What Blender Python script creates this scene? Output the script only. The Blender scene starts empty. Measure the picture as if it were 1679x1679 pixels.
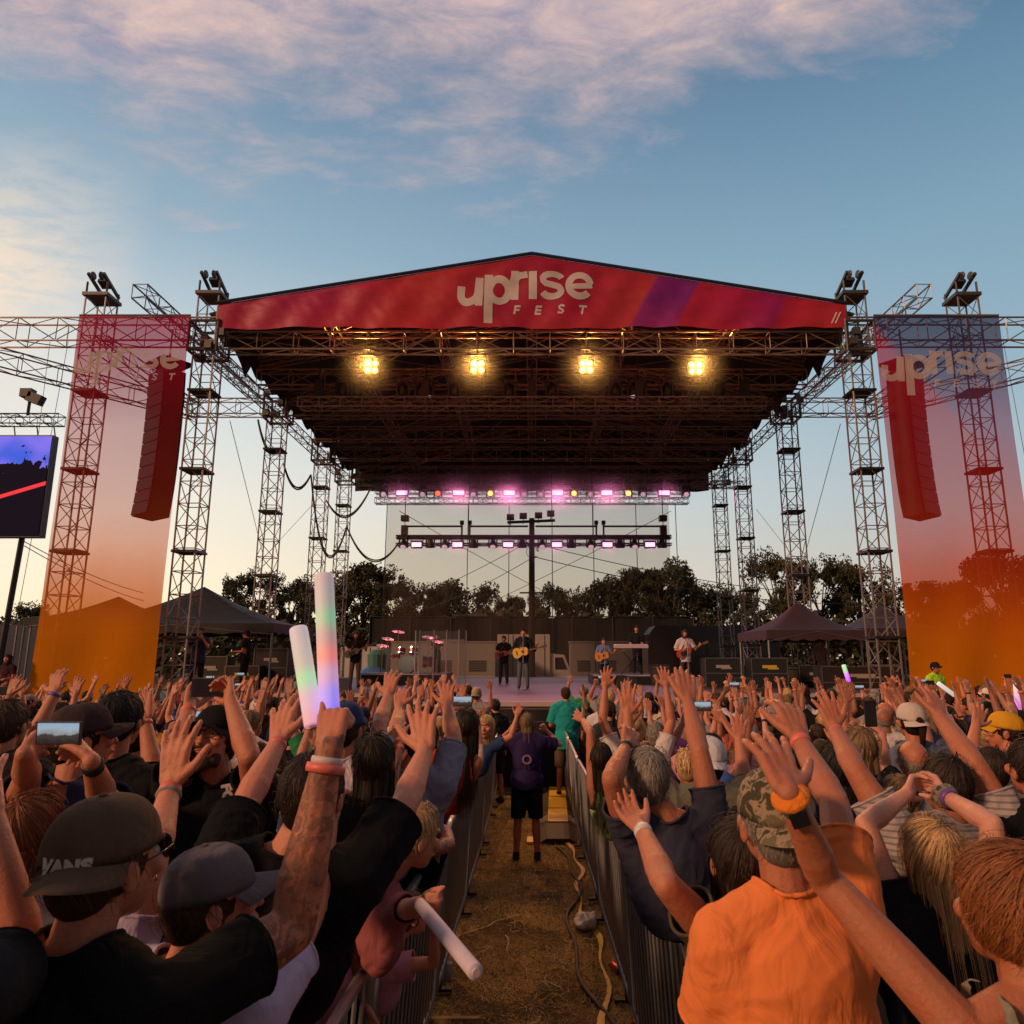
import bpy, bmesh, math, random
import numpy as np
from mathutils import Vector, Matrix, noise as mnoise
R = math.radians
sc = bpy.context.scene
# ---------------- camera
FPX = 1180.0; HC = 2.38; CX = 872.0; CY = 839.5
PT = math.atan((1077 - CY) / FPX); CP = math.cos(PT); SP = math.sin(PT)
cam = bpy.data.cameras.new('camera'); camo = bpy.data.objects.new('camera', cam)
sc.collection.objects.link(camo); sc.camera = camo
camo.location = (0, 0, HC); camo.rotation_euler = (math.pi / 2 + PT, 0, 0)
cam.sensor_width = 36; cam.lens = FPX / 1679 * 36
cam.shift_x = -(CX - 839.5) / 1679; cam.clip_start = 0.05; cam.clip_end = 3000
cam.dof.use_dof = True; cam.dof.focus_distance = 9.0; cam.dof.aperture_fstop = 9.0
# ---------------- world
def lin(r, g, b):
    f = lambda c: ((c / 255 + .055) / 1.055) ** 2.4 if c > 10 else c / 255 / 12.92
    return (f(r), f(g), f(b), 1)
world = bpy.data.worlds.new('World'); sc.world = world; world.use_nodes = True
nt = world.node_tree; nt.nodes.clear()
class NT:
    def __init__(s, t): s.t = t
    def n(s, typ, **k):
        x = s.t.nodes.new(typ)
        for a, v in k.items():
            if a.startswith('i_'):
                x.inputs[a[2:].replace('_', ' ')].default_value = v
            else: setattr(x, a, v)
        return x
    def l(s, a, b): s.t.links.new(a, b)
    def m(s, op, a, b=None, c=None, clamp=False):
        x = s.t.nodes.new('ShaderNodeMath'); x.operation = op; x.use_clamp = clamp
        for i, v in enumerate((a, b, c)):
            if v is None: continue
            if isinstance(v, (int, float)): x.inputs[i].default_value = v
            else: s.l(v, x.inputs[i])
        return x.outputs[0]
    def mix(s, f, a, b, blend='MIX'):
        x = s.t.nodes.new('ShaderNodeMix'); x.data_type = 'RGBA'; x.blend_type = blend
        for i, v in ((0, f), (6, a), (7, b)):
            if isinstance(v, (int, float)): x.inputs[i].default_value = v
            elif isinstance(v, tuple): x.inputs[i].default_value = v
            else: s.l(v, x.inputs[i])
        return x.outputs[2]
    def ramp(s, f, stops, interp='EASE'):
        x = s.t.nodes.new('ShaderNodeValToRGB'); cr = x.color_ramp; cr.interpolation = interp
        while len(cr.elements) < len(stops): cr.elements.new(.5)
        for e, (p, c) in zip(cr.elements, stops): e.position = p; e.color = c if len(c) == 4 else (*c, 1)
        s.l(f, x.inputs[0]); return x.outputs[0]
    def noise(s, vec, scale, detail=4, rough=.5, dist=0, out=0):
        x = s.t.nodes.new('ShaderNodeTexNoise'); x.inputs['Scale'].default_value = scale
        x.inputs['Detail'].default_value = detail; x.inputs['Roughness'].default_value = rough
        x.inputs['Distortion'].default_value = dist
        if vec is not None: s.l(vec, x.inputs['Vector'])
        return x.outputs[out]
W = NT(nt)
tc = W.n('ShaderNodeTexCoord'); sep = W.n('ShaderNodeSeparateXYZ'); W.l(tc.outputs['Generated'], sep.inputs[0])
X, Y, Z = sep.outputs
side = W.m('MULTIPLY_ADD', X, 0.95, 0.5, clamp=True)
rl = W.ramp(Z, [(0.0, lin(250, 228, 188)), (.09, lin(246, 234, 208)), (.2, lin(236, 232, 220)), (.33, lin(214, 222, 224)), (.5, lin(152, 178, 196)), (.62, lin(128, 154, 178)), (.75, lin(98, 124, 154)), (1, lin(70, 96, 130))], 'LINEAR')
rr = W.ramp(Z, [(0.0, lin(196, 176, 160)), (.08, lin(200, 192, 180)), (.2, lin(178, 192, 198)), (.33, lin(152, 180, 196)), (.5, lin(126, 161, 183)), (.62, lin(100, 136, 164)), (.75, lin(62, 96, 128)), (1, lin(50, 80, 116))], 'LINEAR')
base = W.mix(side, rl, rr)
yy = W.m('MAXIMUM', Y, .05)
u = W.m('DIVIDE', X, yy); v = W.m('DIVIDE', Z, yy)
# cloud sheet: noise on a plane overhead, wispy and stretched
cz = W.m('MAXIMUM', Z, .04)
comb = W.n('ShaderNodeCombineXYZ'); W.l(W.m('DIVIDE', X, cz), comb.inputs[0]); W.l(W.m('DIVIDE', Y, cz), comb.inputs[1])
mp = W.n('ShaderNodeMapping'); W.l(comb.outputs[0], mp.inputs[0]); mp.inputs['Rotation'].default_value = (0, 0, R(-38)); mp.inputs['Scale'].default_value = (1.1, 2.0, 1); mp.inputs['Location'].default_value = (3.4, 1.2, 0)
n1 = W.noise(mp.outputs[0], 1.25, 9, .6, .45)
n2 = W.noise(mp.outputs[0], 6.0, 7, .66, .35)
n3 = W.noise(comb.outputs[0], .55, 3, .5, .3)
# shape: cover is thick overhead, its lower edge sinks to the left of the stage
edge = W.m('ADD', W.m('MULTIPLY', W.m('MAXIMUM', W.m('SUBTRACT', W.m('ABSOLUTE', W.m('ADD', u, .25)), .35), 0), .55), .83)
cov = W.m('MULTIPLY', W.m('SUBTRACT', v, edge), 3.6)
cov = W.m('ADD', cov, W.m('MULTIPLY', W.m('SUBTRACT', n1, .5), 2.5))
cov = W.m('ADD', cov, W.m('MULTIPLY', W.m('SUBTRACT', n2, .5), .8))
cov = W.m('ADD', cov, W.m('MULTIPLY', W.m('SUBTRACT', n3, .5), 1.0))
c1 = W.m('MULTIPLY', W.m('SMOOTH_MIN', W.m('MAXIMUM', W.m('ADD', cov, .40), 0), 1.0, .2), .95, clamp=True)
# low bank at far left, glowing
lf = W.m('MULTIPLY', W.m('SUBTRACT', W.m('MULTIPLY', u, -1), .58), 4.5, clamp=True)
lv = W.m('SUBTRACT', 1, W.m('MULTIPLY', W.m('ABSOLUTE', W.m('SUBTRACT', v, .56)), 3.6), clamp=True)
c2 = W.m('MULTIPLY', W.m('MULTIPLY', W.m('MULTIPLY', lf, lv), W.m('MULTIPLY_ADD', n2, 3.2, -.8, clamp=True)), .9, clamp=True)
ccol = W.mix(W.m('MULTIPLY_ADD', n2, 2.6, -.85, clamp=True), lin(160, 154, 174), lin(232, 198, 186))
col = W.mix(c1, base, ccol)
col = W.mix(c2, col, lin(250, 226, 200))
sky = W.n('ShaderNodeTexSky', sky_type='NISHITA', sun_disc=False, sun_elevation=R(6), sun_rotation=R(-28))
nis = W.mix(1.0, sky.outputs[0], (.05, .05, .05, 1), 'MULTIPLY')
col = W.mix(.06, col, nis)
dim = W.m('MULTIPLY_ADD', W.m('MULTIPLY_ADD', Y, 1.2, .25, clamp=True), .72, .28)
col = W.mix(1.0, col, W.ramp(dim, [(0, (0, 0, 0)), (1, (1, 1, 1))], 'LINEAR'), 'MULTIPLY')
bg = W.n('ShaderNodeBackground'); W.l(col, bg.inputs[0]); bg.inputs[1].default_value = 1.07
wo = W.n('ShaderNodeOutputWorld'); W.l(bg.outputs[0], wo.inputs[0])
# ---------------- sun: low and warm
sl = bpy.data.lights.new('sun', 'SUN'); so = bpy.data.objects.new('sun', sl); sc.collection.objects.link(so)
sl.energy = 2.4; sl.angle = R(7); sl.color = (1, .55, .30)
so.rotation_euler = Vector((.62, .48, -.34)).to_track_quat('-Z', 'Y').to_euler()
sc.view_settings.view_transform = 'Standard'; sc.view_settings.look = 'None'; sc.view_settings.exposure = 0.0; sc.view_settings.gamma = 1
sc.cycles.max_bounces = 6; sc.cycles.transparent_max_bounces = 24; sc.cycles.diffuse_bounces = 2; sc.cycles.glossy_bounces = 2
sc.cycles.use_denoising = True; sc.cycles.sample_clamp_indirect = 4
# ---------------- helpers
def U(px, py, Y):
    v = (CY - py) / FPX; Zc = Y * (SP + v * CP) / (CP - v * SP); dep = Y * CP + Zc * SP
    return Vector(((px - CX) * dep / FPX, Y, Zc + HC))
def G(px, py, z=0.0):
    v = (CY - py) / FPX; k = (SP + v * CP) / (CP - v * SP); return U(px, py, (z - HC) / k)
def zg(y): return 0.0 if y > 9.5 else .03 * (9.5 - y)
RAYO = Vector((0, 0, HC))
def ray(px, py): return (U(px, py, 1.0) - RAYO).normalized()
def tag(o, label=None, cat=None, group=None, kind=None):
    if label: o['label'] = label
    if cat: o['category'] = cat
    if group: o['group'] = group
    if kind: o['kind'] = kind
    return o
def link(o, parent=None):
    sc.collection.objects.link(o)
    if parent is not None: o.parent = parent
    return o
def thing(name, label, cat, loc=(0, 0, 0), rz=0, group=None):
    o = bpy.data.objects.new(name, None); link(o); o.location = loc; o.rotation_euler = (0, 0, rz); o.empty_display_size = .1
    return tag(o, label, cat, group)
def copy_tree(o, parent=None):
    c = o.copy(); link(c)
    if parent is not None: c.parent = parent
    for ch in list(o.children): copy_tree(ch, c)
    return c
MATS = {}
def mat(name, col=(.5, .5, .5), rough=.6, metal=0, var=.15, vscale=6, bump=0, bscale=40, emit=None, estr=0, spec=.5, sheen=0, objcol=False):
    if name in MATS: return MATS[name]
    m = bpy.data.materials.new(name); m.use_nodes = True; N = NT(m.node_tree)
    b = m.node_tree.nodes['Principled BSDF']
    t = N.n('ShaderNodeTexCoord')
    nz = N.noise(t.outputs['Object'], vscale, 5, .6)
    f = N.m('MULTIPLY_ADD', nz, 2 * var, 1 - var)
    if objcol:
        oi = N.n('ShaderNodeObjectInfo'); c0 = oi.outputs['Color']
    else: c0 = (*col[:3], 1)
    hs = N.n('ShaderNodeHueSaturation'); N.l(f, hs.inputs['Value'])
    if isinstance(c0, tuple): hs.inputs['Color'].default_value = c0
    else: N.l(c0, hs.inputs['Color'])
    N.l(hs.outputs[0], b.inputs['Base Color'])
    b.inputs['Roughness'].default_value = rough; b.inputs['Metallic'].default_value = metal
    b.inputs['Specular IOR Level'].default_value = spec
    if sheen: b.inputs['Sheen Weight'].default_value = sheen
    if bump:
        bp = N.n('ShaderNodeBump', i_Strength=bump, i_Distance=.02); N.l(N.noise(t.outputs['Object'], bscale, 6, .6), bp.inputs['Height']); N.l(bp.outputs[0], b.inputs['Normal'])
    if emit:
        b.inputs['Emission Color'].default_value = (*emit[:3], 1); b.inputs['Emission Strength'].default_value = estr
    MATS[name] = m; return m
class MB:
    def __init__(s): s.v = []; s.f = []; s.m = []
    def add(s, vs, fs, mi=0):
        o = len(s.v); s.v += [tuple(x) for x in vs]; s.f += [tuple(i + o for i in f) for f in fs]; s.m += [mi] * len(fs)
    def box(s, c, d, rot=None, mi=0):
        hx, hy, hz = d[0] / 2, d[1] / 2, d[2] / 2
        P = [Vector((x, y, z)) for x in (-hx, hx) for y in (-hy, hy) for z in (-hz, hz)]
        if rot is not None: P = [rot @ p for p in P]
        c = Vector(c); s.add([p + c for p in P], [(0, 1, 3, 2), (4, 6, 7, 5), (0, 4, 5, 1), (2, 3, 7, 6), (0, 2, 6, 4), (1, 5, 7, 3)], mi)
    def tube(s, a, b, r0, r1=None, n=6, caps=True, mi=0):
        a = Vector(a); b = Vector(b); r1 = r0 if r1 is None else r1; d = b - a
        if d.length < 1e-6: return
        d.normalize(); q = Vector((0, 0, 1)) if abs(d.z) < .9 else Vector((1, 0, 0))
        x = d.cross(q).normalized(); y = d.cross(x)
        V = []
        for p, r in ((a, r0), (b, r1)):
            for i in range(n):
                t = 2 * math.pi * i / n; V.append(p + x * (math.cos(t) * r) + y * (math.sin(t) * r))
        F = [(i, (i + 1) % n, n + (i + 1) % n, n + i) for i in range(n)]
        if caps: F += [tuple(range(n))[::-1], tuple(range(n, 2 * n))]
        s.add(V, F, mi)
    def path(s, pts, r, n=6, mi=0):
        pts = [Vector(p) for p in pts]; V = []; F = []
        m = len(pts)
        rr = r if isinstance(r, (list, tuple)) else [r] * m
        x = None
        for k, p in enumerate(pts):
            d = (pts[min(k + 1, m - 1)] - pts[max(k - 1, 0)]).normalized()
            if x is None:
                q = Vector((0, 0, 1)) if abs(d.z) < .9 else Vector((1, 0, 0)); x = d.cross(q).normalized()
            else: x = (x - d * x.dot(d)).normalized()
            y = d.cross(x)
            for i in range(n):
                t = 2 * math.pi * i / n; V.append(p + (x * math.cos(t) + y * math.sin(t)) * rr[k])
        for k in range(m - 1):
            for i in range(n): F.append((k * n + i, k * n + (i + 1) % n, (k + 1) * n + (i + 1) % n, (k + 1) * n + i))
        F += [tuple(range(n))[::-1], tuple(range((m - 1) * n, m * n))]
        s.add(V, F, mi)
    def lathe(s, prof, c=(0, 0, 0), n=16, ax=None, mi=0):
        V = []; F = []; c = Vector(c)
        rot = Vector((0, 0, 1)).rotation_difference(Vector(ax)).to_matrix() if ax is not None else Matrix.Identity(3)
        for (r, z) in prof:
            for i in range(n):
                t = 2 * math.pi * i / n; V.append(c + rot @ Vector((r * math.cos(t), r * math.sin(t), z)))
        for k in range(len(prof) - 1):
            for i in range(n): F.append((k * n + i, k * n + (i + 1) % n, (k + 1) * n + (i + 1) % n, (k + 1) * n + i))
        F += [tuple(range(n))[::-1], tuple(range((len(prof) - 1) * n, len(prof) * n))]
        s.add(V, F, mi)
    def sphere(s, c, r, n=10, mi=0):
        r = Vector((r, r, r)) if isinstance(r, (int, float)) else Vector(r); c = Vector(c); V = []; F = []; m = n // 2 + 1
        for j in range(m + 1):
            ph = math.pi * j / m
            for i in range(n):
                t = 2 * math.pi * i / n; V.append(c + Vector((r.x * math.sin(ph) * math.cos(t), r.y * math.sin(ph) * math.sin(t), r.z * math.cos(ph))))
        for j in range(m):
            for i in range(n): F.append((j * n + i, j * n + (i + 1) % n, (j + 1) * n + (i + 1) % n, (j + 1) * n + i))
        s.add(V, F, mi)
    def mesh(s, name, mats, smooth=False):
        me = bpy.data.meshes.new(name); me.from_pydata(s.v, [], s.f)
        for m_ in (mats if isinstance(mats, (list, tuple)) else [mats]): me.materials.append(m_)
        me.polygons.foreach_set('material_index', s.m)
        if smooth: me.polygons.foreach_set('use_smooth', [True] * len(me.polygons))
        me.update(); return me
    def build(s, name, mats, parent=None, smooth=False, kind=None):
        o = bpy.data.objects.new(name, s.mesh(name, mats, smooth)); link(o, parent)
        if kind: o['kind'] = kind
        return o
def truss(A, B, w=.4, h=.4, bay=.6, r=.024, rd=.013, up=None, mb=None):
    mb = mb or MB(); A = Vector(A); B = Vector(B); d = (B - A); L = d.length; d.normalize()
    up = Vector(up) if up is not None else (Vector((0, 0, 1)) if abs(d.z) < .9 else Vector((0, 1, 0)))
    sx = d.cross(up).normalized(); uy = sx.cross(d).normalized()
    cs = [sx * (a * w / 2) + uy * (b * h / 2) for a, b in ((-1, -1), (1, -1), (1, 1), (-1, 1))]
    for c in cs: mb.tube(A + c, B + c, r, n=5)
    n = max(1, round(L / bay)); st = L / n
    for i in range(n + 1):
        for k in range(4): mb.tube(A + d * (i * st) + cs[k], A + d * (i * st) + cs[(k + 1) % 4], rd, n=4, caps=False)
    for i in range(n):
        for k in range(4):
            a, b = (k, (k + 1) % 4) if i % 2 else ((k + 1) % 4, k)
            mb.tube(A + d * (i * st) + cs[a], A + d * ((i + 1) * st) + cs[b], rd, n=4, caps=False)
    return mb
def text_mesh(s, size, bold=0, shear=0, space=1.0, align='CENTER', ext=.002):
    cu = bpy.data.curves.new('lettering', 'FONT'); cu.body = s; cu.size = size; cu.offset = bold; cu.shear = shear; cu.space_character = space
    cu.align_x = align; cu.align_y = 'CENTER'; cu.extrude = ext; cu.resolution_u = 3
    o = bpy.data.objects.new('lettering', cu); link(o)
    dg = bpy.context.evaluated_depsgraph_get(); me = bpy.data.meshes.new_from_object(o.evaluated_get(dg))
    bpy.data.objects.remove(o); return me
# ================= materials of the setting
ALU = mat('truss_aluminium', (.25, .215, .21), .45, .5, .2, 3)
ALUD = mat('truss_dark', (.10, .085, .08), .5, .5, .3, 3)
BLK = mat('black_steel', (.018, .017, .018), .5, .2, .3, 8)
BLKP = mat('black_plastic', (.02, .02, .021), .42, 0, .3, 12)
TARP = mat('black_tarp', (.022, .017, .017), .75, 0, .35, 1.5, bump=.3, bscale=3)
RUB = mat('cable_rubber', (.012, .012, .014), .55, 0, .1)
GREY = mat('steel_grey', (.22, .22, .23), .35, .8, .3, 10)
# ================= ground
m = bpy.data.materials.new('dry_grass_ground'); m.use_nodes = True; N = NT(m.node_tree); b = m.node_tree.nodes['Principled BSDF']
t = N.n('ShaderNodeTexCoord')
mpg = N.n('ShaderNodeMapping'); N.l(t.outputs['Object'], mpg.inputs[0]); mpg.inputs['Scale'].default_value = (.8, 1.6, 1)
a1 = N.noise(mpg.outputs[0], 2.2, 8, .7, .6); a2 = N.noise(t.outputs['Object'], 45, 6, .75, 1.5); a3 = N.noise(t.outputs['Object'], .9, 4, .6)
c = N.ramp(a1, [(.36, (.035, .02, .010)), (.47, (.13, .07, .025)), (.56, (.34, .19, .06)), (.7, (.55, .34, .12))])
c = N.mix(N.m('MULTIPLY_ADD', a2, 3, -1.1, clamp=True), c, N.mix(.5, c, (.34, .23, .09, 1)))
c = N.mix(N.m('MULTIPLY', N.m('MULTIPLY_ADD', a3, 3, -1.2, clamp=True), .5), c, (.10, .065, .02, 1))
N.l(c, b.inputs['Base Color']); b.inputs['Roughness'].default_value = .95
bp = N.n('ShaderNodeBump', i_Strength=1.0, i_Distance=.05); N.l(a2, bp.inputs['Height']); N.l(bp.outputs[0], b.inputs['Normal'])
g = MB(); ys = [-30, 0, 2, 4, 6, 8, 9.5, 12, 20, 60, 200, 900]; xs = [-700, -60, -10, -2, 2, 10, 60, 700]
g.add([(x, y, zg(max(y, 0)) if y > 0 else .285) for y in ys for x in xs], [(j * 8 + i, j * 8 + i + 1, j * 8 + 9 + i, j * 8 + 8 + i) for j in range(11) for i in range(7)])
tag(g.build('ground', m), kind='structure')
# ================= truss towers
rnd = random.Random(4)
def tower(x, y, top, w, label, cat='truss tower', head=True, plates=True):
    t = thing('truss_tower', label, cat, (x, y, 0), 0, 'truss towers of the stage and wings')
    mb = truss((0, 0, .25), (0, 0, top), w, w, .62, .027, .014); mb.build('mast', ALU, t)
    b = MB(); b.box((0, 0, .14), (w + .35, w + .35, .12)); 
    for a in (45, 135, 225, 315):
        c, s = math.cos(R(a)), math.sin(R(a)); b.tube((c * .3, s * .3, .14), (c * 1.1, s * 1.1, .1), .035); b.tube((c * 1.1, s * 1.1, .1), (c * w * .62, s * w * .62, 1.7), .02); b.lathe([(.1, 0), (.1, .03), (.02, .04), (.02, .2)], (c * 1.1, s * 1.1, 0), 8)
    b.build('base', ALU, t)
    if plates:
        for z in np.arange(2.9, top - 1, 2.35): q = MB(); q.box((0, 0, z), (w + .1, w + .1, .07)); q.build('joint_plate', BLK, t)
    if head:
        h = MB(); h.box((0, 0, top + .05), (w + .16, w + .16, .1)); h.tube((-w / 2, -w / 2, top), (-w / 2, -w / 2, top + .45), .03); h.tube((w / 2, -w / 2, top), (w / 2, -w / 2, top + .45), .03)
        rot = Matrix.Rotation(R(-22), 3, 'X')
        for k in (-1, 1): h.box((k * w * .38, 0, top + .48), (.07, w + .35, .09), rot); h.tube((k * w / 2, w / 2, top), (k * w / 2, w / 2, top + .36), .025)
        h.box((0, .05, top + .58), (w * .5, w * .5, .12), rot)
        for k in (-1, 1): h.lathe([(.11, -.03), (.13, 0), (.11, .03)], (k * .12, -.35, top + .62), 10, (1, 0, 0))
        h.build('head_block', ALUD, t)
    return t
for s, sd in ((-1, 'left'), (1, 'right')):
    tower(s * 9.6, 20, 12.95, .6, f'tall truss tower at the {sd} front corner of the roof beside the speaker array')
    for y, w_ in ((26, 'second'), (32, 'third'), (36, 'fourth')):
        tower(s * 9.62, y, 11.6, .58, f'{w_} aluminium truss tower from the front under the {sd} eave of the stage roof', head=False)
    tower(s * 12.95, 20, 12.9, .6, f'outer aluminium truss tower behind the outer edge of the {sd} gradient banner')
# sleeve blocks of the roof, one per tower (parts of the roof)
roof = thing('stage_roof', 'wide gabled concert stage roof with red festival fascia and black underside', 'stage roof', (0, 20, 11.8))
def RP(*a): return Vector(a) - Vector((0, 20, 11.8))
sb = MB(); rnd = random.Random(8)
for s in (-1, 1):
    for y in (20.0, 26, 32, 36):
        cx = s * 9.6
        for z0 in (11.15, 12.05):
            for a, b_ in (((-.42, -.42), (.42, -.42)), ((.42, -.42), (.42, .42)), ((.42, .42), (-.42, .42)), ((-.42, .42), (-.42, -.42))): sb.tube(RP(cx + a[0], y + a[1], z0), RP(cx + b_[0], y + b_[1], z0), .045)
        for a in ((-.42, -.42), (.42, -.42), (.42, .42), (-.42, .42)): sb.tube(RP(cx + a[0], y + a[1], 11.1), RP(cx + a[0], y + a[1], 12.1), .04)
        for k in range(5): sb.box(RP(cx + rnd.uniform(-.5, .5), y + rnd.uniform(-.5, .2), rnd.uniform(11, 12.1)), (.2, .16, .22))
sb.build('sleeve_block', ALUD, roof)
# roof cover: two slopes, closed thin sheet
EZ, AZ, EX = 12.38, 14.20, 9.3
rc = MB(); nx = 24; ny = 10
for lay in (0, 1):
    V = []
    for j in range(ny + 1):
        for i in range(nx + 1):
            x = -EX - .25 + (2 * EX + .5) * i / nx; y = 19.72 + 17.6 * j / ny
            z = AZ - (AZ - EZ) * abs(x) / EX - .06 * math.sin(abs(x) * 2.0) * math.sin(y * 1.05) ** 2 + (0 if lay == 0 else .04)
            V.append(RP(x, y, z))
    F = [(j * (nx + 1) + i, j * (nx + 1) + i + 1, (j + 1) * (nx + 1) + i + 1, (j + 1) * (nx + 1) + i) for j in range(ny) for i in range(nx)]
    rc.add(V, F)
for s in (-1, 1):   # short side walls of tarp at the eaves with a ragged lower edge
    V = []; 
    for k in range(41):
        y = 20.3 + 16.6 * k / 40; d = .55 + .12 * math.sin(k * 1.9) + (.45 if k % 10 == 5 else 0)
        V += [RP(s * (EX + .1), y, EZ - .02), RP(s * (EX + .16), y, EZ - d)]
    rc.add(V, [(2 * k, 2 * k + 1, 2 * k + 3, 2 * k + 2) for k in range(40)])
gv = []
for k in range(31):
    x = -9.4 + 18.8 * k / 30; gv += [RP(x, 37.2, AZ + .05 - (AZ - EZ) * abs(x) / EX), RP(x, 37.28 + .06 * math.sin(k), 11.0 + .05 * math.sin(k * 1.7))]
rc.add(gv, [(2 * k, 2 * k + 1, 2 * k + 3, 2 * k + 2) for k in range(30)])
rc.build('roof_cover', TARP, roof, smooth=True)
# fascia
def folds(x, z):
    return .6 * (.05 * math.sin(x * 2.3 + z * 1.7) + .035 * math.sin(x * 5.1 - z * 3.1 + 1) + .025 * math.sin(x * .9 + z * 6) + .05 * mnoise.noise((x * 1.2, z * 1.9, 3)) + .03 * mnoise.noise((x * 3.5 + z * 3, z * 4, 7)))
FY = 19.62
def ftop(x): return AZ - .02 - (AZ - 12.60) * abs(x - 0) / 9.25
def fbot(x): return 11.84 - .03 * math.sin(x * 1.3) - .02 * math.sin(x * 3.7)
fm = bpy.data.materials.new('printed_red_vinyl'); fm.use_nodes = True; N = NT(fm.node_tree); b = fm.node_tree.nodes['Principled BSDF']
t = N.n('ShaderNodeTexCoord'); sp = N.n('ShaderNodeSeparateXYZ'); N.l(t.outputs['Object'], sp.inputs[0]); fx, fy_, fz = sp.outputs
sl_ = N.m('MULTIPLY_ADD', fz, -.55, fx)   # slanted bands of the print
bandf = N.m('MULTIPLY_ADD', sl_, 1 / 19, .5)
A_ = lambda *q: (*q, 1)
c = N.ramp(bandf, [(0, A_(.40, .014, .04)), (.12, A_(.43, .016, .055)), (.28, A_(.50, .036, .02)), (.44, A_(.36, .011, .026)), (.55, A_(.40, .013, .028)), (.645, A_(.42, .045, .022)), (.652, A_(.23, .016, .11)), (.715, A_(.20, .018, .13)), (.722, A_(.44, .016, .03)), (.80, A_(.40, .011, .045)), (.86, A_(.32, .011, .08)), (.875, A_(.44, .02, .03)), (1, A_(.43, .03, .02))], 'LINEAR')
gz = N.m('MULTIPLY_ADD', N.m('ADD', fz, N.m('MULTIPLY', N.noise(t.outputs['Object'], .35, 3), -1.6)), -.9, -.1, clamp=True)
c = N.mix(N.m('MULTIPLY', gz, .4), c, A_(.55, .06, .02))
c = N.mix(1.0, c, A_(.92, .60, 1.55), 'MULTIPLY')
N.l(c, b.inputs['Base Color']); b.inputs['Roughness'].default_value = .5; b.inputs['Specular IOR Level'].default_value = .35
bp = N.n('ShaderNodeBump', i_Strength=.45, i_Distance=.03); mm = N.n('ShaderNodeMapping'); N.l(t.outputs['Object'], mm.inputs[0]); mm.inputs['Rotation'].default_value = (0, R(35), 0); mm.inputs['Scale'].default_value = (.8, 1, 2.6)
N.l(N.noise(mm.outputs[0], 2.2, 6, .6, .8), bp.inputs['Height']); N.l(bp.outputs[0], b.inputs['Normal'])
fa = MB(); V = []; nx, nz = 260, 26
for i in range(nx + 1):
    x = -9.25 + 18.5 * i / nx
    for j in range(nz + 1):
        z = fbot(x) + (ftop(x) - fbot(x)) * j / nz; e = min(1, (nz - j) / 4) * min(1, i / 8, (nx - i) / 8)
        V.append(RP(x, FY + folds(x, z) * e, z))
fa.add(V, [(i * (nz + 1) + j, (i + 1) * (nz + 1) + j, (i + 1) * (nz + 1) + j + 1, i * (nz + 1) + j + 1) for i in range(nx) for j in range(nz)])
fas = fa.build('fascia_banner', fm, roof, smooth=True); fas['label'] = 'red fascia banner with slanted orange and purple bands'
tr_ = MB(); pts = [RP(-9.3 + 18.6 * i / 60, FY - .02, ftop(-9.3 + 18.6 * i / 60) + .05) for i in range(61)]; tr_.path(pts, .05, 6); tr_.build('edge_trim', mat('navy_trim', (.012, .014, .04), .5), roof)
# ---- the logo, drawn as thick strokes in a unit box (1679 x 691 crop of it measured)
def stroke(pts, w, off, nsub=5):
    P = []
    for k in range(len(pts) - 1):
        a, b_ = Vector(pts[k]), Vector(pts[k + 1]); n = max(1, int((b_ - a).length / 12))
        for i in range(n): P.append(a.lerp(b_, i / n))
    P.append(Vector(pts[-1])); V = []; F = []
    for k, p in enumerate(P):
        d = (P[min(k + 1, len(P) - 1)] - P[max(k - 1, 0)]).normalized(); nrm = Vector((-d.y, d.x))
        ww = w(k / (len(P) - 1)) if callable(w) else w
        for j in range(nsub + 1):
            q = p + nrm * (ww * (j / nsub - .5)); V.append((q.x, q.y, off))
    for k in range(len(P) - 1):
        for j in range(nsub): F.append((k * (nsub + 1) + j, k * (nsub + 1) + j + 1, (k + 1) * (nsub + 1) + j + 1, (k + 1) * (nsub + 1) + j))
    return V, F
def arc(cx, cy, rx, ry, a0, a1, n=18): return [(cx + rx * math.cos(R(a0 + (a1 - a0) * i / n)), cy + ry * math.sin(R(a0 + (a1 - a0) * i / n))) for i in range(n + 1)]
def logo_strokes():
    S = []
    # coordinates in crop pixels, y down (u leans upward to the right as in the print)
    S.append(([(282, 250), (276, 330)] + [(283, 352), (300, 371), (325, 379), (352, 374), (380, 360), (402, 340), (412, 315), (420, 240), (428, 172)], 62))
    S.append(([(428, 172), (424, 300), (418, 408)], 62))
    S.append(([(502, 148), (498, 340), (494, 543)], 70))
    S.append((arc(583, 275, 78, 88, 170, 530, 30), 60))
    S.append(([(715, 122), (712, 235), (708, 348)], 64))
    S.append(([(712, 215), (724, 178), (752, 158), (815, 150)], 56))
    S.append(([(640, 330), (668, 290), (690, 240), (708, 180)], 60))
    S.append(([(858, 124), (858, 348)], 66))
    S.append((arc(1015, 186, 78, 38, -12, -165, 12) + [(942, 205), (965, 226), (1015, 236), (1066, 250), (1084, 278)] + arc(1012, 284, 76, 44, 5, 166, 12), 52))
    S.append((arc(1236, 236, 92, 88, 22, -12, 3)[:1] + [], 0))
    S.append((arc(1236, 240, 88, 86, -8, -322, 34), 56))
    S.append(([(1160, 250), (1340, 238)], 44))
    return [(p, w) for p, w in S if len(p) > 1]
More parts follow.
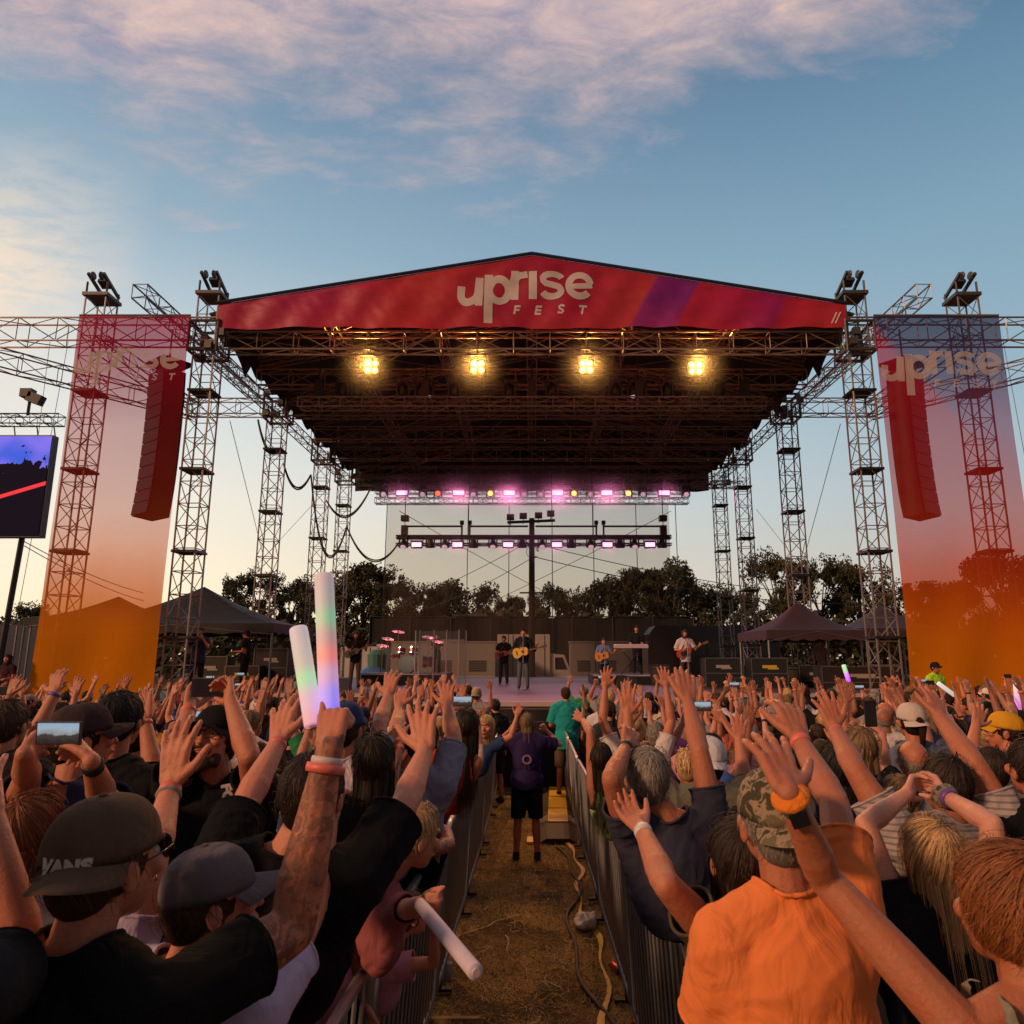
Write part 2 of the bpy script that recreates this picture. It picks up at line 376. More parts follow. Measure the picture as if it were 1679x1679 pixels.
def make_logo(name, parent, matl, mapf, fest=True):
    mb = MB()
    for k, (p, w) in enumerate(logo_strokes()):
        V, F = stroke(p, w, k * .0006); mb.add([mapf(*q) for q in V], F)
    if fest:
        for ch, xx in zip('FEST', (727, 903, 1084, 1262)):
            segs = {'F': [((-20, 38), (-8, -36)), ((-8, -28), (32, -28)), ((-14, 2), (22, 2))], 'E': [((-24, 38), (-12, -36)), ((-12, -28), (28, -28)), ((-18, 2), (22, 2)), ((-22, 31), (20, 31))], 'S': [((30, -24), (4, -33), (-16, -22), (-10, -6), (12, 4), (20, 18), (4, 32), (-26, 26))], 'T': [((-30, -28), (36, -28)), ((4, -28), (-8, 38))]}[ch]
            for k, sg in enumerate(segs):
                V, F = stroke([(xx + a, 433 + b_) for a, b_ in sg], 17, .001 * k); mb.add([mapf(*q) for q in V], F)
    return mb.build(name, matl, parent, smooth=True)
WHT = mat('white_print', (.56, .47, .46), .6, 0, .12, 2.2, bump=.5, bscale=2.4)
def fmap(cx, cy, off):
    q = U(700 + cx * 340 / 1679, 420 + cy * 140 / 691, FY); return RP(q.x, FY + folds(q.x, q.z) - .007 - off, q.z)
lo = make_logo('lettering', fas, WHT, fmap)
dd = MB()
for k in (0, 1):
    V, F = stroke([(3275 + k * 30, 545), (3316 + k * 30, 455)], 11, .001); dd.add([fmap(*q) for q in V], F)
dd.build('printed_mark', WHT, fas)
# roof trusses
for y in (20.05, 22.9, 26, 29, 32, 35.4, 37):
    mb = truss(RP(-9.2, y, 11.55), RP(9.2, y, 11.55), .42, .55, 1.1, .03, .016)
    for s in (-1, 1): truss(RP(s * 9.2, y, 12.1), RP(0, y, 13.85), .3, .3, 1.0, .024, .012, mb=mb)
    for x in (-6, -3, 0, 3, 6): mb.tube(RP(x, y, 11.8), RP(x, y, 13.8 - 1.7 * abs(x) / 9.2), .024, n=5)
    for x in (-6, -3, 3, 6): mb.tube(RP(x, y, 11.8), RP(x + (1.6 if x < 0 else -1.6), y, 13.7 - 1.7 * abs(x) / 9.2), .018, n=5)
    mb.build('cross_truss', mat('roof_truss_metal', (.26, .19, .165), .5, .25, .2, 3), roof)
for x in (-9.95, -6.1, -3.05, 0, 3.05, 6.1, 9.95):
    z = 11.7 if abs(x) > 9 else 13.45 - 1.7 * abs(x) / 9.2
    truss(RP(x, 20.1, z), RP(x, 37.2, z), .36, .36, .85, .024, .013).build('long_truss', MATS['roof_truss_metal'] if abs(x) < 9 else ALU, roof)
bz = MB()
for y0, y1 in ((20, 26), (26, 32), (32, 37)):
    for s in (-1, 1):
        bz.tube(RP(s * 9.2, y0, 11.8), RP(s * 3, y1, 13.2), .02, n=4); bz.tube(RP(s * 9.2, y1, 11.8), RP(s * 3, y0, 13.2), .02, n=4); bz.tube(RP(s * 3, y0, 11.8), RP(s * 8, y1, 11.8), .02, n=4)
bz.build('brace', MATS['roof_truss_metal'], roof)
# ================= wings: frames of box truss, one per side
for s, sd in ((-1, 'left'), (1, 'right')):
    fr = thing('wing_frame', f'box truss frame of the {sd} speaker wing joining the towers beyond the gradient banner', 'truss frame', (s * 11.2, 20, 11.8))
    q = Vector((s * 11.2, 20, 11.8)); B_ = lambda *a: Vector(a) - q
    truss(B_(s * 9.3, 19.95, 11.85), B_(s * 21, 19.95, 11.85), .5, .72, 1.15, .03, .016).build('front_beam', ALU, fr)
    truss(B_(s * 9.3, 26, 11.65), B_(s * 13.0, 26, 11.65), .45, .6, 1.0, .028, .015).build('rear_beam', ALU, fr)
    truss(B_(s * 17.2, 20.9, 11.6), B_(s * 12.9, 26.2, 11.6), .45, .62, 1.1, .028, .015).build('outer_beam', ALU, fr)
    truss(B_(s * 12.9, 26.2, 11.6), B_(s * 12.95, 20.2, 11.6), .4, .5, 1.1, .026, .014).build('side_beam', ALU, fr)
    truss(B_(s * 11.2, 18.9, 12.62), B_(s * 11.0, 27, 12.62), .42, .42, .7, .026, .014).build('hanging_beam', ALU, fr)
    # line array hung behind the banner
    ax, ay = (-11.05 if s < 0 else 11.3), 20.6
    ar = thing('speaker_array', f'long curved black line array of loudspeakers hanging behind the {sd} gradient banner', 'speaker array', (ax, ay, 11.15), R(s * 36))
    fl = MB(); fl.box((0, 0, -.05), (1.1, .9, .1)); fl.tube((0, 0, .0), (0, 0, 1.1), .03); fl.box((0, 0, -.2), (.5, .5, .2)); fl.build('fly_frame', BLK, ar)
    y0, z0, an = 0, -.35, 2
    for k in range(12):
        c_ = MB(); rot = Matrix.Rotation(R(an), 3, 'X'); h = .37
        dn = rot @ Vector((0, 0, -1)); c_.box(Vector((0, y0, z0)) + dn * h / 2, (.98, .60, h + .004), rot)
        c_.box(Vector((0, y0, z0)) + dn * h / 2 + rot @ Vector((0, -.34, 0)), (.90, .03, h * .9), rot)
        c_.build('cabinet', BLKP, ar); y0 += dn.y * h; z0 += dn.z * h; an += -.45 if k < 8 else -1.3
# ================= gradient banners (thin mesh fabric: part see-through)
def scrim_mat(name, stops, hole):
    m = bpy.data.materials.new(name); m.use_nodes = True; N = NT(m.node_tree); m.node_tree.nodes.clear()
    t = N.n('ShaderNodeTexCoord'); sp = N.n('ShaderNodeSeparateXYZ'); N.l(t.outputs['Object'], sp.inputs[0])
    mp_ = N.n('ShaderNodeMapping'); N.l(t.outputs['Object'], mp_.inputs[0]); mp_.inputs['Scale'].default_value = (.5, 1, .12)
    w_ = N.m('MULTIPLY', N.m('SUBTRACT', N.noise(mp_.outputs[0], .9, 2), .5), 1.6)
    f = N.m('MULTIPLY_ADD', N.m('ADD', sp.outputs[2], w_), 1 / 12, 0, clamp=True)
    c = N.ramp(f, stops[0], 'LINEAR')
    if len(stops) > 1:
        dg_ = N.m('MULTIPLY_ADD', N.m('ADD', sp.outputs[0], N.m('MULTIPLY', sp.outputs[2], .75)), 2.2, -8.3 * 2.2 + .0, clamp=True)
        c = N.mix(dg_, c, N.ramp(f, stops[1], 'LINEAR'))
    d1 = N.n('ShaderNodeBsdfDiffuse'); N.l(c, d1.inputs[0]); d2 = N.n('ShaderNodeBsdfTranslucent'); N.l(c, d2.inputs[0])
    a = N.n('ShaderNodeMixShader'); a.inputs[0].default_value = .4; N.l(d1.outputs[0], a.inputs[1]); N.l(d2.outputs[0], a.inputs[2])
    tr = N.n('ShaderNodeBsdfTransparent'); N.l(N.ramp(f, stops[-1] if len(stops) > 2 else stops[0], 'LINEAR'), tr.inputs[0])
    tcol = N.mix(N.ramp(f, [(0, (.15, .15, .15)), (.3, (.3, .3, .3)), (.5, (.62, .62, .62)), (1, (.45, .45, .45))], 'LINEAR'), c, (1, 1, 1, 1)); N.l(tcol, tr.inputs[0])
    mx = N.n('ShaderNodeMixShader'); N.l(N.ramp(f, hole, 'LINEAR'), mx.inputs[0]); N.l(a.outputs[0], mx.inputs[1]); N.l(tr.outputs[0], mx.inputs[2])
    o = N.n('ShaderNodeOutputMaterial'); N.l(mx.outputs[0], o.inputs[0]); return m
hl = [(0, (.10,) * 3), (.25, (.24,) * 3), (.42, (.66,) * 3), (.7, (.73,) * 3), (.85, (.46,) * 3), (1, (.36,) * 3)]
hr = [(0, (.08,) * 3), (.25, (.2,) * 3), (.42, (.48,) * 3), (.7, (.52,) * 3), (.85, (.36,) * 3), (1, (.34,) * 3)]
SL = scrim_mat('scrim_print_left', [[(0, A_(.80, .27, .008)), (.22, A_(.86, .27, .010)), (.38, A_(.72, .15, .015)), (.55, A_(.56, .05, .02)), (.78, A_(.52, .02, .045)), (.9, A_(.52, .015, .09)), (1, A_(.55, .012, .08))]], hl)
SR = scrim_mat('scrim_print_right', [[(0, A_(.85, .30, .008)), (.2, A_(.92, .25, .01)), (.38, A_(.80, .08, .015)), (.6, A_(.66, .03, .03)), (.8, A_(.64, .02, .06)), (1, A_(.66, .02, .10))], [(0, A_(.85, .30, .008)), (.2, A_(.92, .25, .01)), (.38, A_(.80, .08, .015)), (.6, A_(.62, .03, .06)), (.72, A_(.42, .10, .26)), (.82, A_(.15, .09, .22)), (1, A_(.05, .06, .16))]], hr)
SW = bpy.data.materials.new('scrim_white_print'); SW.use_nodes = True; N = NT(SW.node_tree); N.t.nodes.clear(); d1 = N.n('ShaderNodeBsdfDiffuse'); d1.inputs[0].default_value = (.60, .50, .50, 1); tr = N.n('ShaderNodeBsdfTransparent'); mx = N.n('ShaderNodeMixShader'); mx.inputs[0].default_value = .45; N.l(d1.outputs[0], mx.inputs[1]); N.l(tr.outputs[0], mx.inputs[2]); o = N.n('ShaderNodeOutputMaterial'); N.l(mx.outputs[0], o.inputs[0])
for px0, px1, m_, sd in ((-13.12, -9.9, SL, 'left'), (9.92, 13.55, SR, 'right')):
    zt, zb = 12.08, .35; yb = 19.35; cx = (px0 + px1) / 2
    bn = MB(); V = []; n1_, n2_ = 24, 70
    def wob(x, z): return .04 * math.sin(x * 2.1 + z * .5) + .05 * math.sin(x * 3.4 - z * 1.1) * max(0, 1 - z / 7)
    for i in range(n1_ + 1):
        for j in range(n2_ + 1):
            x = px0 + (px1 - px0) * i / n1_; z = zb + (zt - zb) * j / n2_; V.append((x - px0, wob(x, z), z - zb))
    bn.add(V, [(i * (n2_ + 1) + j, (i + 1) * (n2_ + 1) + j, (i + 1) * (n2_ + 1) + j + 1, i * (n2_ + 1) + j + 1) for i in range(n1_) for j in range(n2_)])
    bo = bn.build('mesh_banner', m_, None, smooth=True); bo.location = (px0, yb, zb)
    tag(bo, f'tall see-through festival banner fading from {"pink" if sd == "left" else "purple and red"} to orange, on the {sd} speaker wing', 'banner', 'gradient banners on the speaker wings')
    sc_ = (px1 - px0) * .97 / 1120
    ly = U(0, 588 if sd == 'left' else 596, yb).z
    def bmap(cx_, cy_, off, sc_=sc_, px0=px0, zb=zb, ly=ly, sd=sd):
        x = px0 + (px1 - px0) * .015 + (cx_ - 240) * sc_ - (.0 if sd == 'right' else .05); z = ly + (240 - cy_) * sc_
        return (x - px0, wob(x, z) - .012 - off, z - zb)
    make_logo('lettering', bo, SW, bmap)
    hm = MB(); hm.tube((0, 0, zt - zb + .02), (px1 - px0, 0, zt - zb + .02), .03); hm.build('top_rail', ALU, bo)
# ================= hanging trusses with lights
EM = lambda n, c, s: mat(n, (.8, .8, .8), .4, emit=c, estr=s)
E_AMB = EM('lamp_amber', (1, .66, .26), 8); E_PINK = EM('lamp_pink', (1, .28, .60), 3.2); E_ORG = EM('lamp_orange', (1, .36, .06), 5); E_RED = EM('lamp_red', (1, .10, .03), 2); E_LENS = mat('glass_lens', (.5, .42, .5), .12, .3, emit=(1, .6, .7), estr=.5)
def spot(loc, col, power, size=.15, down=None):
    l = bpy.data.lights.new('lamp', 'SPOT' if down else 'POINT'); l.energy = power; l.color = col; l.shadow_soft_size = size
    o = bpy.data.objects.new('lamp_light', l); link(o); o.location = loc
    if down: l.spot_size = R(130); l.spot_blend = .8; o.rotation_euler = Vector(down).to_track_quat('-Z', 'Y').to_euler()
    return o
ft = thing('lighting_truss', 'front lighting truss hanging under the roof behind the four amber lamps', 'lighting truss', (0, 22.4, 10.5))
truss((-7.6, 0, 0), (7.6, 0, 0), .45, .32, .7, .026, .014).build('box_truss', MATS['roof_truss_metal'], ft)
for x in (-7, -3.5, 0, 3.5, 7): mb = MB(); mb.tube((x, 0, .8), (x, 0, 2.2), .02); mb.box((x, 0, .5), (.25, .25, .6)); mb.build('chain_hoist', BLK, ft)
def lampbody(kind, q, parent_thing=None):
    pass
names4 = ('first', 'second', 'third', 'fourth')
for i, px in enumerate((609, 783, 961, 1140)):
    p = U(px, 602 + (2 if i == 3 else 0), 22.0)
    t = thing('blinder_lamp', f'{names4[i]} from the left of the four bright amber four-bulb lamps under the roof', 'stage light', p, 0, 'amber blinder lamps')
    h = MB(); h.box((0, .1, 0), (.5, .16, .5)); h.tube((-.27, .1, -.1), (-.27, .1, .42), .015); h.tube((.27, .1, -.1), (.27, .1, .42), .015); h.tube((-.27, .1, .42), (.27, .1, .42), .015); h.build('housing', BLK, t)
    for a in (-1, 1):
        for b_ in (-1, 1):
            e = MB(); e.lathe([(.055, -.03), (.085, -.045), (.115, -.02), (.11, .02)], (a * .118, -.01, b_ * .118), 14, (0, 1, 0)); o_ = e.build('reflector', EM('reflector_amber', (1, .42, .03), 1.6), t); e = MB(); e.lathe([(.005, -.05), (.05, -.045), (.07, -.032), (.07, -.02)], (a * .118, -.01, b_ * .118), 14, (0, 1, 0)); e.build('bulb', E_AMB, o_)
    o = spot(p + Vector((0, -.35, 0)), (1, .46, .10), 1500, .15, (0, -1, -.45)); o.parent = t; o.location = (0, -.35, 0)
def wash(px, py, Yd, col, label, group, w=.62, kind='wash_light', power=0):
    p = U(px, py, Yd); t = thing(kind, label, 'stage light', p, 0, group)
    h = MB(); h.box((0, .1, .02), (w + .08, .2, .36)); h.tube((-w / 2 - .07, .1, 0), (-w / 2 - .07, .1, .34), .02); h.tube((w / 2 + .07, .1, 0), (w / 2 + .07, .1, .34), .02); h.build('housing', BLK, t)
    e = MB(); e.box((0, -.02, 0), (w, .03, .2)); e.build('lamp_face', col, t)
    return t
def mhead(px, py, Yd, col, label, group, tilt=25, lit=True):
    p = U(px, py, Yd); t = thing('moving_head_light', label, 'stage light', p, 0, group)
    y_ = MB(); y_.box((0, .1, .36), (.34, .3, .12)); y_.box((-.19, .1, .12), (.06, .14, .46)); y_.box((.19, .1, .12), (.06, .14, .46)); y_.build('yoke', BLK, t)
    h = MB(); ax = Vector((0, -math.cos(R(tilt + 40)), -math.sin(R(tilt + 40)))); h.lathe([(.06, -.24), (.13, -.2), (.155, 0), (.165, .16), (.15, .18)], (0, .1, .06), 14, ax); h.build('head', BLK, t, smooth=True)
    e = MB(); e.lathe([(.005, .19), (.13, .188), (.13, .2), (.005, .215)], (0, .1, .06), 14, ax); e.build('lens', col, t)
    return t
rt = thing('lighting_truss', 'rear lighting truss with the upper row of pink lamps at the back of the roof', 'lighting truss', (0, 36, 10.3))
truss((-8.0, 0, -.10), (8.0, 0, -.10), .4, .3, .5, .026, .014).build('box_truss', ALU, rt); truss((-8.0, 0, .42), (8.0, 0, .42), .4, .3, .5, .026, .014).build('box_truss', ALU, rt)
mb = MB()
for x in (-7.6, -4, 0, 4, 7.6): mb.tube((x, 0, .2), (x, 0, 1.6), .03)
mb.build('hanger', BLK, rt)
truss((8.0, -1, .5), (10.5, -1, .5), .4, .3, .5, .026, .014).build('side_truss', ALU, rt)
for i, px in enumerate((659, 752, 835, 914, 995, 1089)):
    t = wash(px, 808, 35.6, E_PINK, f'{("first","second","third","fourth","fifth","sixth")[i]} glowing pink lamp from the left on the upper rear truss', 'pink lamps on the upper rear truss', .52)
    o = spot((0, 0, 0), (1, .22, .50), 260, .3, (0, -.6, -.5)); o.parent = t; o.location = (0, -.3, -.1)
for i, (px, c_, w_) in enumerate(((718, E_RED, 'red'), (804, E_ORG, 'orange'), (941, E_ORG, 'orange-white'), (1030, E_ORG, 'deep orange'))):
    t = mhead(px, 811, 35.5, c_, f'moving lamp shining {w_} on the upper rear truss, {"first second third fourth".split()[i]} warm one from the left', 'warm moving heads on the upper rear truss', -35)
for i, px in enumerate((629, 693, 776, 859, 886, 968, 1054, 1125)):
    mhead(px, 810, 35.5, E_LENS, f'{"first second third fourth fifth sixth seventh eighth".split()[i]} from the left of the pale-lensed moving lamps on the upper rear truss', 'pale moving heads on the upper rear truss', -10)
lt = thing('lighting_truss', 'lower lighting truss with pipe frames hanging in front of the gauze backdrop', 'lighting truss', (0, 34, U(0, 884, 34).z))
z0 = U(0, 884, 34).z; zz = lambda py: U(0, py, 34).z - z0; xx = lambda px, py=884: U(px, py, 34).x
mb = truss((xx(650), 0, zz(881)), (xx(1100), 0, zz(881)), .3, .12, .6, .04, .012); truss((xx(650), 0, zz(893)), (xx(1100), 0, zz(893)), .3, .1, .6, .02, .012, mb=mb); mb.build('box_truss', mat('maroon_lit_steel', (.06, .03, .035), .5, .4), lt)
mb = MB()
for a, b_ in ((665, 757), (770, 866), (878, 980), (990, 1083)):
    mb.tube((xx(a), 0, zz(863)), (xx(b_), 0, zz(863)), .05); 
for px in (757, 770, 978, 990): mb.tube((xx(px), 0, zz(858)), (xx(px), 0, zz(886)), .05); mb.box((xx(px), 0, zz(857)), (.18, .2, .18))
for px in (663, 1088):
    mb.box((xx(px), 0, zz(872)), (.3, .3, .6)); mb.box((xx(px), 0, zz(850)), (.36, .36, .26)); mb.tube((xx(px), 0, zz(880)), (xx(px), 0, 3), .02)
for px in (768, 905, 972): mb.tube((xx(px), 0, zz(880)), (xx(px), 0, 3.2), .012)
mb.build('pipe_frame', MATS['maroon_lit_steel'], lt)
for i, px in enumerate((683, 750, 833, 913, 996, 1066)):
    t = wash(px, 893, 33.8, E_PINK, f'{("first","second","third","fourth","fifth","sixth")[i]} glowing pink lamp from the left on the lower hanging truss', 'pink lamps on the lower truss', .44)
    o = spot((0, 0, 0), (1, .24, .52), 110, .3, (0, -.6, -.6)); o.parent = t; o.location = (0, -.3, -.1)
for i, px in enumerate((661, 705, 729, 776, 808, 856, 889, 937, 969, 1017, 1041, 1086)):
    mhead(px, 894, 33.8, E_LENS, f'black moving head lamp hanging from the lower truss, {"first second third fourth fifth sixth seventh eighth ninth tenth eleventh twelfth".split()[i]} from its left end', 'moving heads on the lower truss', 10 + 50 * (i % 2))
# moving heads hung dark under the front truss
for i, px in enumerate((560, 585, 660, 690, 700, 745, 835, 905, 1010, 1040, 1050, 1095, 1180)):
    mhead(px, 642, 22.4, E_LENS if i in (4, 9) else MATS['black_plastic'], f'{"first second third fourth fifth sixth seventh eighth ninth tenth eleventh twelfth thirteenth".split()[i]} from the left of the unlit lamps under the front lighting truss', 'unlit lamps under the front truss', 50)
# ================= gauze backdrop
gm = bpy.data.materials.new('black_gauze'); gm.use_nodes = True; N = NT(gm.node_tree); gm.node_tree.nodes.clear()
d = N.n('ShaderNodeBsdfDiffuse'); d.inputs[0].default_value = (.16, .12, .115, 1); tr = N.n('ShaderNodeBsdfTransparent'); tr.inputs[0].default_value = (.82, .78, .73, 1)
mx = N.n('ShaderNodeMixShader'); mx.inputs[0].default_value = .80; N.l(d.outputs[0], mx.inputs[1]); N.l(tr.outputs[0], mx.inputs[2]); o = N.n('ShaderNodeOutputMaterial'); N.l(mx.outputs[0], o.inputs[0])
gz_ = MB(); V = []
for i in range(41):
    for j in range(2): V.append((-7.5 + 14.6 * i / 40, 36.6 + .06 * math.sin(i * 1.1), (1.45, 10.2)[j]))
gz_.add(V, [(2 * i, 2 * i + 2, 2 * i + 3, 2 * i + 1) for i in range(40)])
go = gz_.build('gauze_backdrop', gm); tag(go, 'see-through dark gauze backdrop closing the rear of the stage', 'backdrop')
cbm = MB()
for px in (635, 768, 835, 905, 972, 1042, 1107): q = U(px, 830, 36.55).x; cbm.tube((q, 36.52, 1.45), (q, 36.52, 10.2), .02, n=4)
cbm.build('seam_cable', BLK, go)
# ================= stage deck
dk = thing('stage_deck', 'low concert stage deck with black skirt and a thrust toward the crowd aisle', 'stage', (0, 27, 0))
DZ = 1.40
dm = mat('deck_laminate', (.13, .10, .10), .45, 0, .2, 1.2, bump=.15, bscale=4)
mb = MB(); mb.box((0, 1.4, DZ - .08), (19.4, 16.4, .16)); mb.box((.8, -8.65, DZ - .083), (6.4, 3.7, .16)); mb.build('platform', dm, dk)
sk = MB()
def drape(sk, a, b_, z1, z0=0, amp=.05):
    a = Vector(a); b_ = Vector(b_); L = (b_ - a).length; n = max(4, int(L / .12)); d = (b_ - a).normalized(); nr = Vector((d.y, -d.x, 0)); V = []
    for k in range(n + 1):
        p = a + d * (L * k / n); w_ = amp * math.sin(k * 1.3) + amp * .6 * math.sin(k * .53)
        V += [(p + nr * (w_ + .05) + Vector((0, 0, z0 - .0))), (p + nr * .03 + Vector((0, 0, z1)))]
    sk.add(V, [(2 * k, 2 * k + 2, 2 * k + 3, 2 * k + 1) for k in range(n)])
drape(sk, (-2.35, -10.5, 0), (3.95, -10.5, 0), DZ - .165); drape(sk, (-9.7, -6.8, 0), (-2.4, -6.8, 0), DZ - .165); drape(sk, (4.0, -6.8, 0), (9.7, -6.8, 0), DZ - .165); drape(sk, (-2.4, -6.8, 0), (-2.4, -10.5, 0), DZ - .165); drape(sk, (4, -10.5, 0), (4, -6.8, 0), DZ - .165)
sk.build('skirt', mat('black_drape', (.012, .011, .012), .85, 0, .2, 3), dk, smooth=True)
ed = MB(); ed.box((.8, -10.52, DZ - .045), (6.44, .05, .1)); ed.box((-6, -6.83, DZ - .045), (7.2, .05, .1)); ed.box((6.9, -6.83, DZ - .045), (5.8, .05, .1)); ed.build('edge_rail', mat('pale_edge', (.55, .42, .42), .4, .1), dk)
# riser & floor gear
def gear(name, label, cat, loc, fn, group=None, rz=0):
    t = thing(name, label, cat, loc, rz, group); fn(t); return t
def wedge(t):
    b_ = MB(); V = [(-.3, -.22, 0), (.3, -.22, 0), (.3, .22, 0), (-.3, .22, 0), (-.3, -.1, .36), (.3, -.1, .36), (.3, .18, .16), (-.3, .18, .16)]
    b_.add(V, [(0, 3, 2, 1), (0, 1, 5, 4), (4, 5, 6, 7), (7, 6, 2, 3), (1, 2, 6, 5), (0, 4, 7, 3)]); b_.build('cabinet', BLKP, t)
    g_ = MB(); g_.box((0, .045, .27), (.52, .02, .3), Matrix.Rotation(R(-54), 3, 'X')); g_.build('grille', GREY, t)
for i, (x, y) in enumerate(((2.9, 22.6), (6.3, 21.9), (-5.6, 21.6))):
    gear('floor_monitor', f'black wedge monitor on the stage floor, {"one before the crouching acoustic player;one before the guitarist in white;one before the left guitarist".split(";")[i]}', 'stage monitor', (x, y, DZ), wedge, 'floor monitors')
def amp(t):
    b_ = MB(); b_.box((0, 0, .35), (.7, .32, .7)); b_.build('cabinet', BLKP, t); g_ = MB(); g_.box((0, -.165, .3), (.62, .012, .5)); g_.build('grille_cloth', mat('grille_cloth', (.06, .05, .05), .9), t); k_ = MB(); k_.box((0, -.168, .62), (.6, .012, .07)); k_.build('control_panel', GREY, t)
for i, (x, y) in enumerate(((-7.2, 26), (4.6, 26.5), (7.8, 26), (8.6, 24.5), (-8.4, 24.5))):
    gear('guitar_amplifier', f'black guitar amplifier at the back of the deck, {"first second third fourth fifth".split()[i]} of those standing there', 'amplifier', (x, y, DZ), amp, 'guitar amplifiers')
rz_ = thing('drum_riser', 'low black riser under the drum kit', 'riser', (-4.6, 27.6, DZ)); mb = MB(); mb.box((0, 0, .2), (3.0, 2.6, .4)); mb.build('platform', BLK, rz_); mb = MB(); mb.box((0, -1.31, .37), (3.0, .02, .05)); mb.build('edge_strip', MATS['pale_edge'], rz_)
CH = mat('chrome', (.7, .68, .68), .18, 1, .05); DR = mat('drum_shell', (.22, .02, .03), .25, .1); SK = mat('drum_skin', (.7, .66, .62), .5)
dt = thing('drum_kit', 'red drum kit behind clear screens on its riser', 'drum kit', (-4.6, 27.6, DZ + .4))
def drum(nm, c_, r, h, ax):
    b_ = MB(); b_.lathe([(r, -h / 2), (r, h / 2)], c_, 18, ax); o = b_.build(nm, DR, dt, smooth=False)
    s_ = MB(); a_ = Vector(ax).normalized(); s_.lathe([(r * .97, h / 2 + .002), (r * .97, h / 2 + .006)], c_, 18, ax); s_.lathe([(r * .97, -h / 2 - .006), (r * .97, -h / 2 - .002)], c_, 18, ax); s_.build('drum_skin', SK, o)
    k_ = MB(); k_.lathe([(r + .012, h / 2 - .03), (r + .012, h / 2 + .01)], c_, 18, ax); k_.build('hoop', CH, o); k_ = MB(); k_.lathe([(r + .012, -h / 2 - .01), (r + .012, -h / 2 + .03)], c_, 18, ax); k_.build('hoop', CH, o)
drum('bass_drum', (0, -.3, .3), .3, .45, (0, 1, 0)); drum('tom_drum', (-.25, -.35, .8), .15, .2, (0, .3, 1)); drum('tom_drum', (.2, -.35, .8), .17, .22, (0, .3, 1)); drum('floor_tom', (.7, .1, .4), .22, .42, (0, 0, 1)); drum('snare_drum', (-.55, .05, .6), .18, .15, (0, 0, 1))
for c_ in ((-.8, -.2, 1.25), (.75, -.35, 1.3), (-.35, -.55, 1.5), (1.05, .1, 1.15), (-1.05, .1, 1.0)):
    b_ = MB(); b_.lathe([(.24, -.01), (.06, .015), (.04, .03), (.01, .035)], c_, 16, (.15, -.25, 1)); b_.tube(c_, (c_[0], c_[1], 0), .012); b_.build('cymbal', mat('bronze', (.5, .33, .12), .3, .9), dt)
st_ = MB(); st_.lathe([(.17, .48), (.18, .55)], (0, .55, 0), 12); st_.tube((0, .55, 0), (0, .55, .5), .03); st_.build('stool', BLK, dt)
dsm = bpy.data.materials.new('clear_acrylic'); dsm.use_nodes = True; N = NT(dsm.node_tree); dsm.node_tree.nodes.clear(); gl = N.n('ShaderNodeBsdfGlossy'); gl.inputs['Roughness'].default_value = .1; gl.inputs[0].default_value = (.8, .7, .75, 1); df = N.n('ShaderNodeBsdfDiffuse'); df.inputs[0].default_value = (.35, .25, .28, 1); m0 = N.n('ShaderNodeMixShader'); m0.inputs[0].default_value = .5; N.l(gl.outputs[0], m0.inputs[1]); N.l(df.outputs[0], m0.inputs[2]); tr = N.n('ShaderNodeBsdfTransparent'); mx = N.n('ShaderNodeMixShader'); mx.inputs[0].default_value = .82; N.l(m0.outputs[0], mx.inputs[1]); N.l(tr.outputs[0], mx.inputs[2]); o = N.n('ShaderNodeOutputMaterial'); N.l(mx.outputs[0], o.inputs[0])
ds = thing('drum_screen', 'clear acrylic screens with pale posts standing round the drums', 'drum screen', (-4.6, 26.2, DZ))
pxs = (674, 687, 711, 732, 752, 760)
pp = [U(px, 1080, 26.0) for px in pxs]; zt_ = U(0, 1035, 26).z; yo = [.9, 0, -.05, -.05, 0, .9]
for k in range(5):
    a = Vector((pp[k].x, 26 + yo[k], 0)); b_ = Vector((pp[k + 1].x, 26 + yo[k + 1], 0)); o0 = Vector((-4.6, 26.2, DZ)); mb = MB()
    A3 = [a + Vector((0, 0, DZ + .05)), b_ + Vector((0, 0, DZ + .05)), b_ + Vector((0, 0, zt_)), a + Vector((0, 0, zt_))]; mb.add([q - o0 for q in A3], [(0, 1, 2, 3)]); mb.build('acrylic_panel', dsm, ds)
mb = MB()
for k in range(6): mb.tube(Vector((pp[k].x, 26 + yo[k], DZ)) - o0, Vector((pp[k].x, 26 + yo[k], zt_ + .05)) - o0, .022)
mb.build('post', mat('pale_post', (.6, .5, .52), .4), ds)
# ================= behind the stage: utility pole, lines, vehicles, wall
POLE = mat('weathered_pole', (.06, .035, .032), .9, 0, .3, 5)
up_ = thing('utility_pole', 'tall wooden utility pole with four floodlights standing behind the gauze', 'utility pole', (0, 40, 0))
q = lambda px, py: U(px, py, 40) - Vector((0, 40, 0))
mb = MB(); mb.tube((0, 0, 0), q(872, 850), .2, .16, 10); mb.build('pole', POLE, up_)
mb = MB(); mb.box((q(835, 857) + q(907, 853)) / 2, (2.7, .12, .14), Matrix.Rotation(R(-2.5), 3, 'Y')); mb.build('crossarm', POLE, up_)
mb = MB(); mb.box(q(872, 972), (1.35, .1, .08)); mb.build('crossarm', POLE, up_)
for px, py in ((837, 848), (858, 846), (883, 845), (903, 842)):
    mb = MB(); p_ = q(px, py); mb.box(p_, (.42, .25, .36), Matrix.Rotation(R(12), 3, 'X')); mb.tube(p_, p_ + Vector((0, .05, -.45)), .03); mb.build('floodlight', POLE, up_)
mb = MB()
for k in range(3): mb.path([q(872, 905) + Vector((.3 * math.cos(a) * (1 - .2 * k) + .1 * k, -.1, .35 * math.sin(a))) for a in [i * .5 for i in range(12)]], .015, 4)
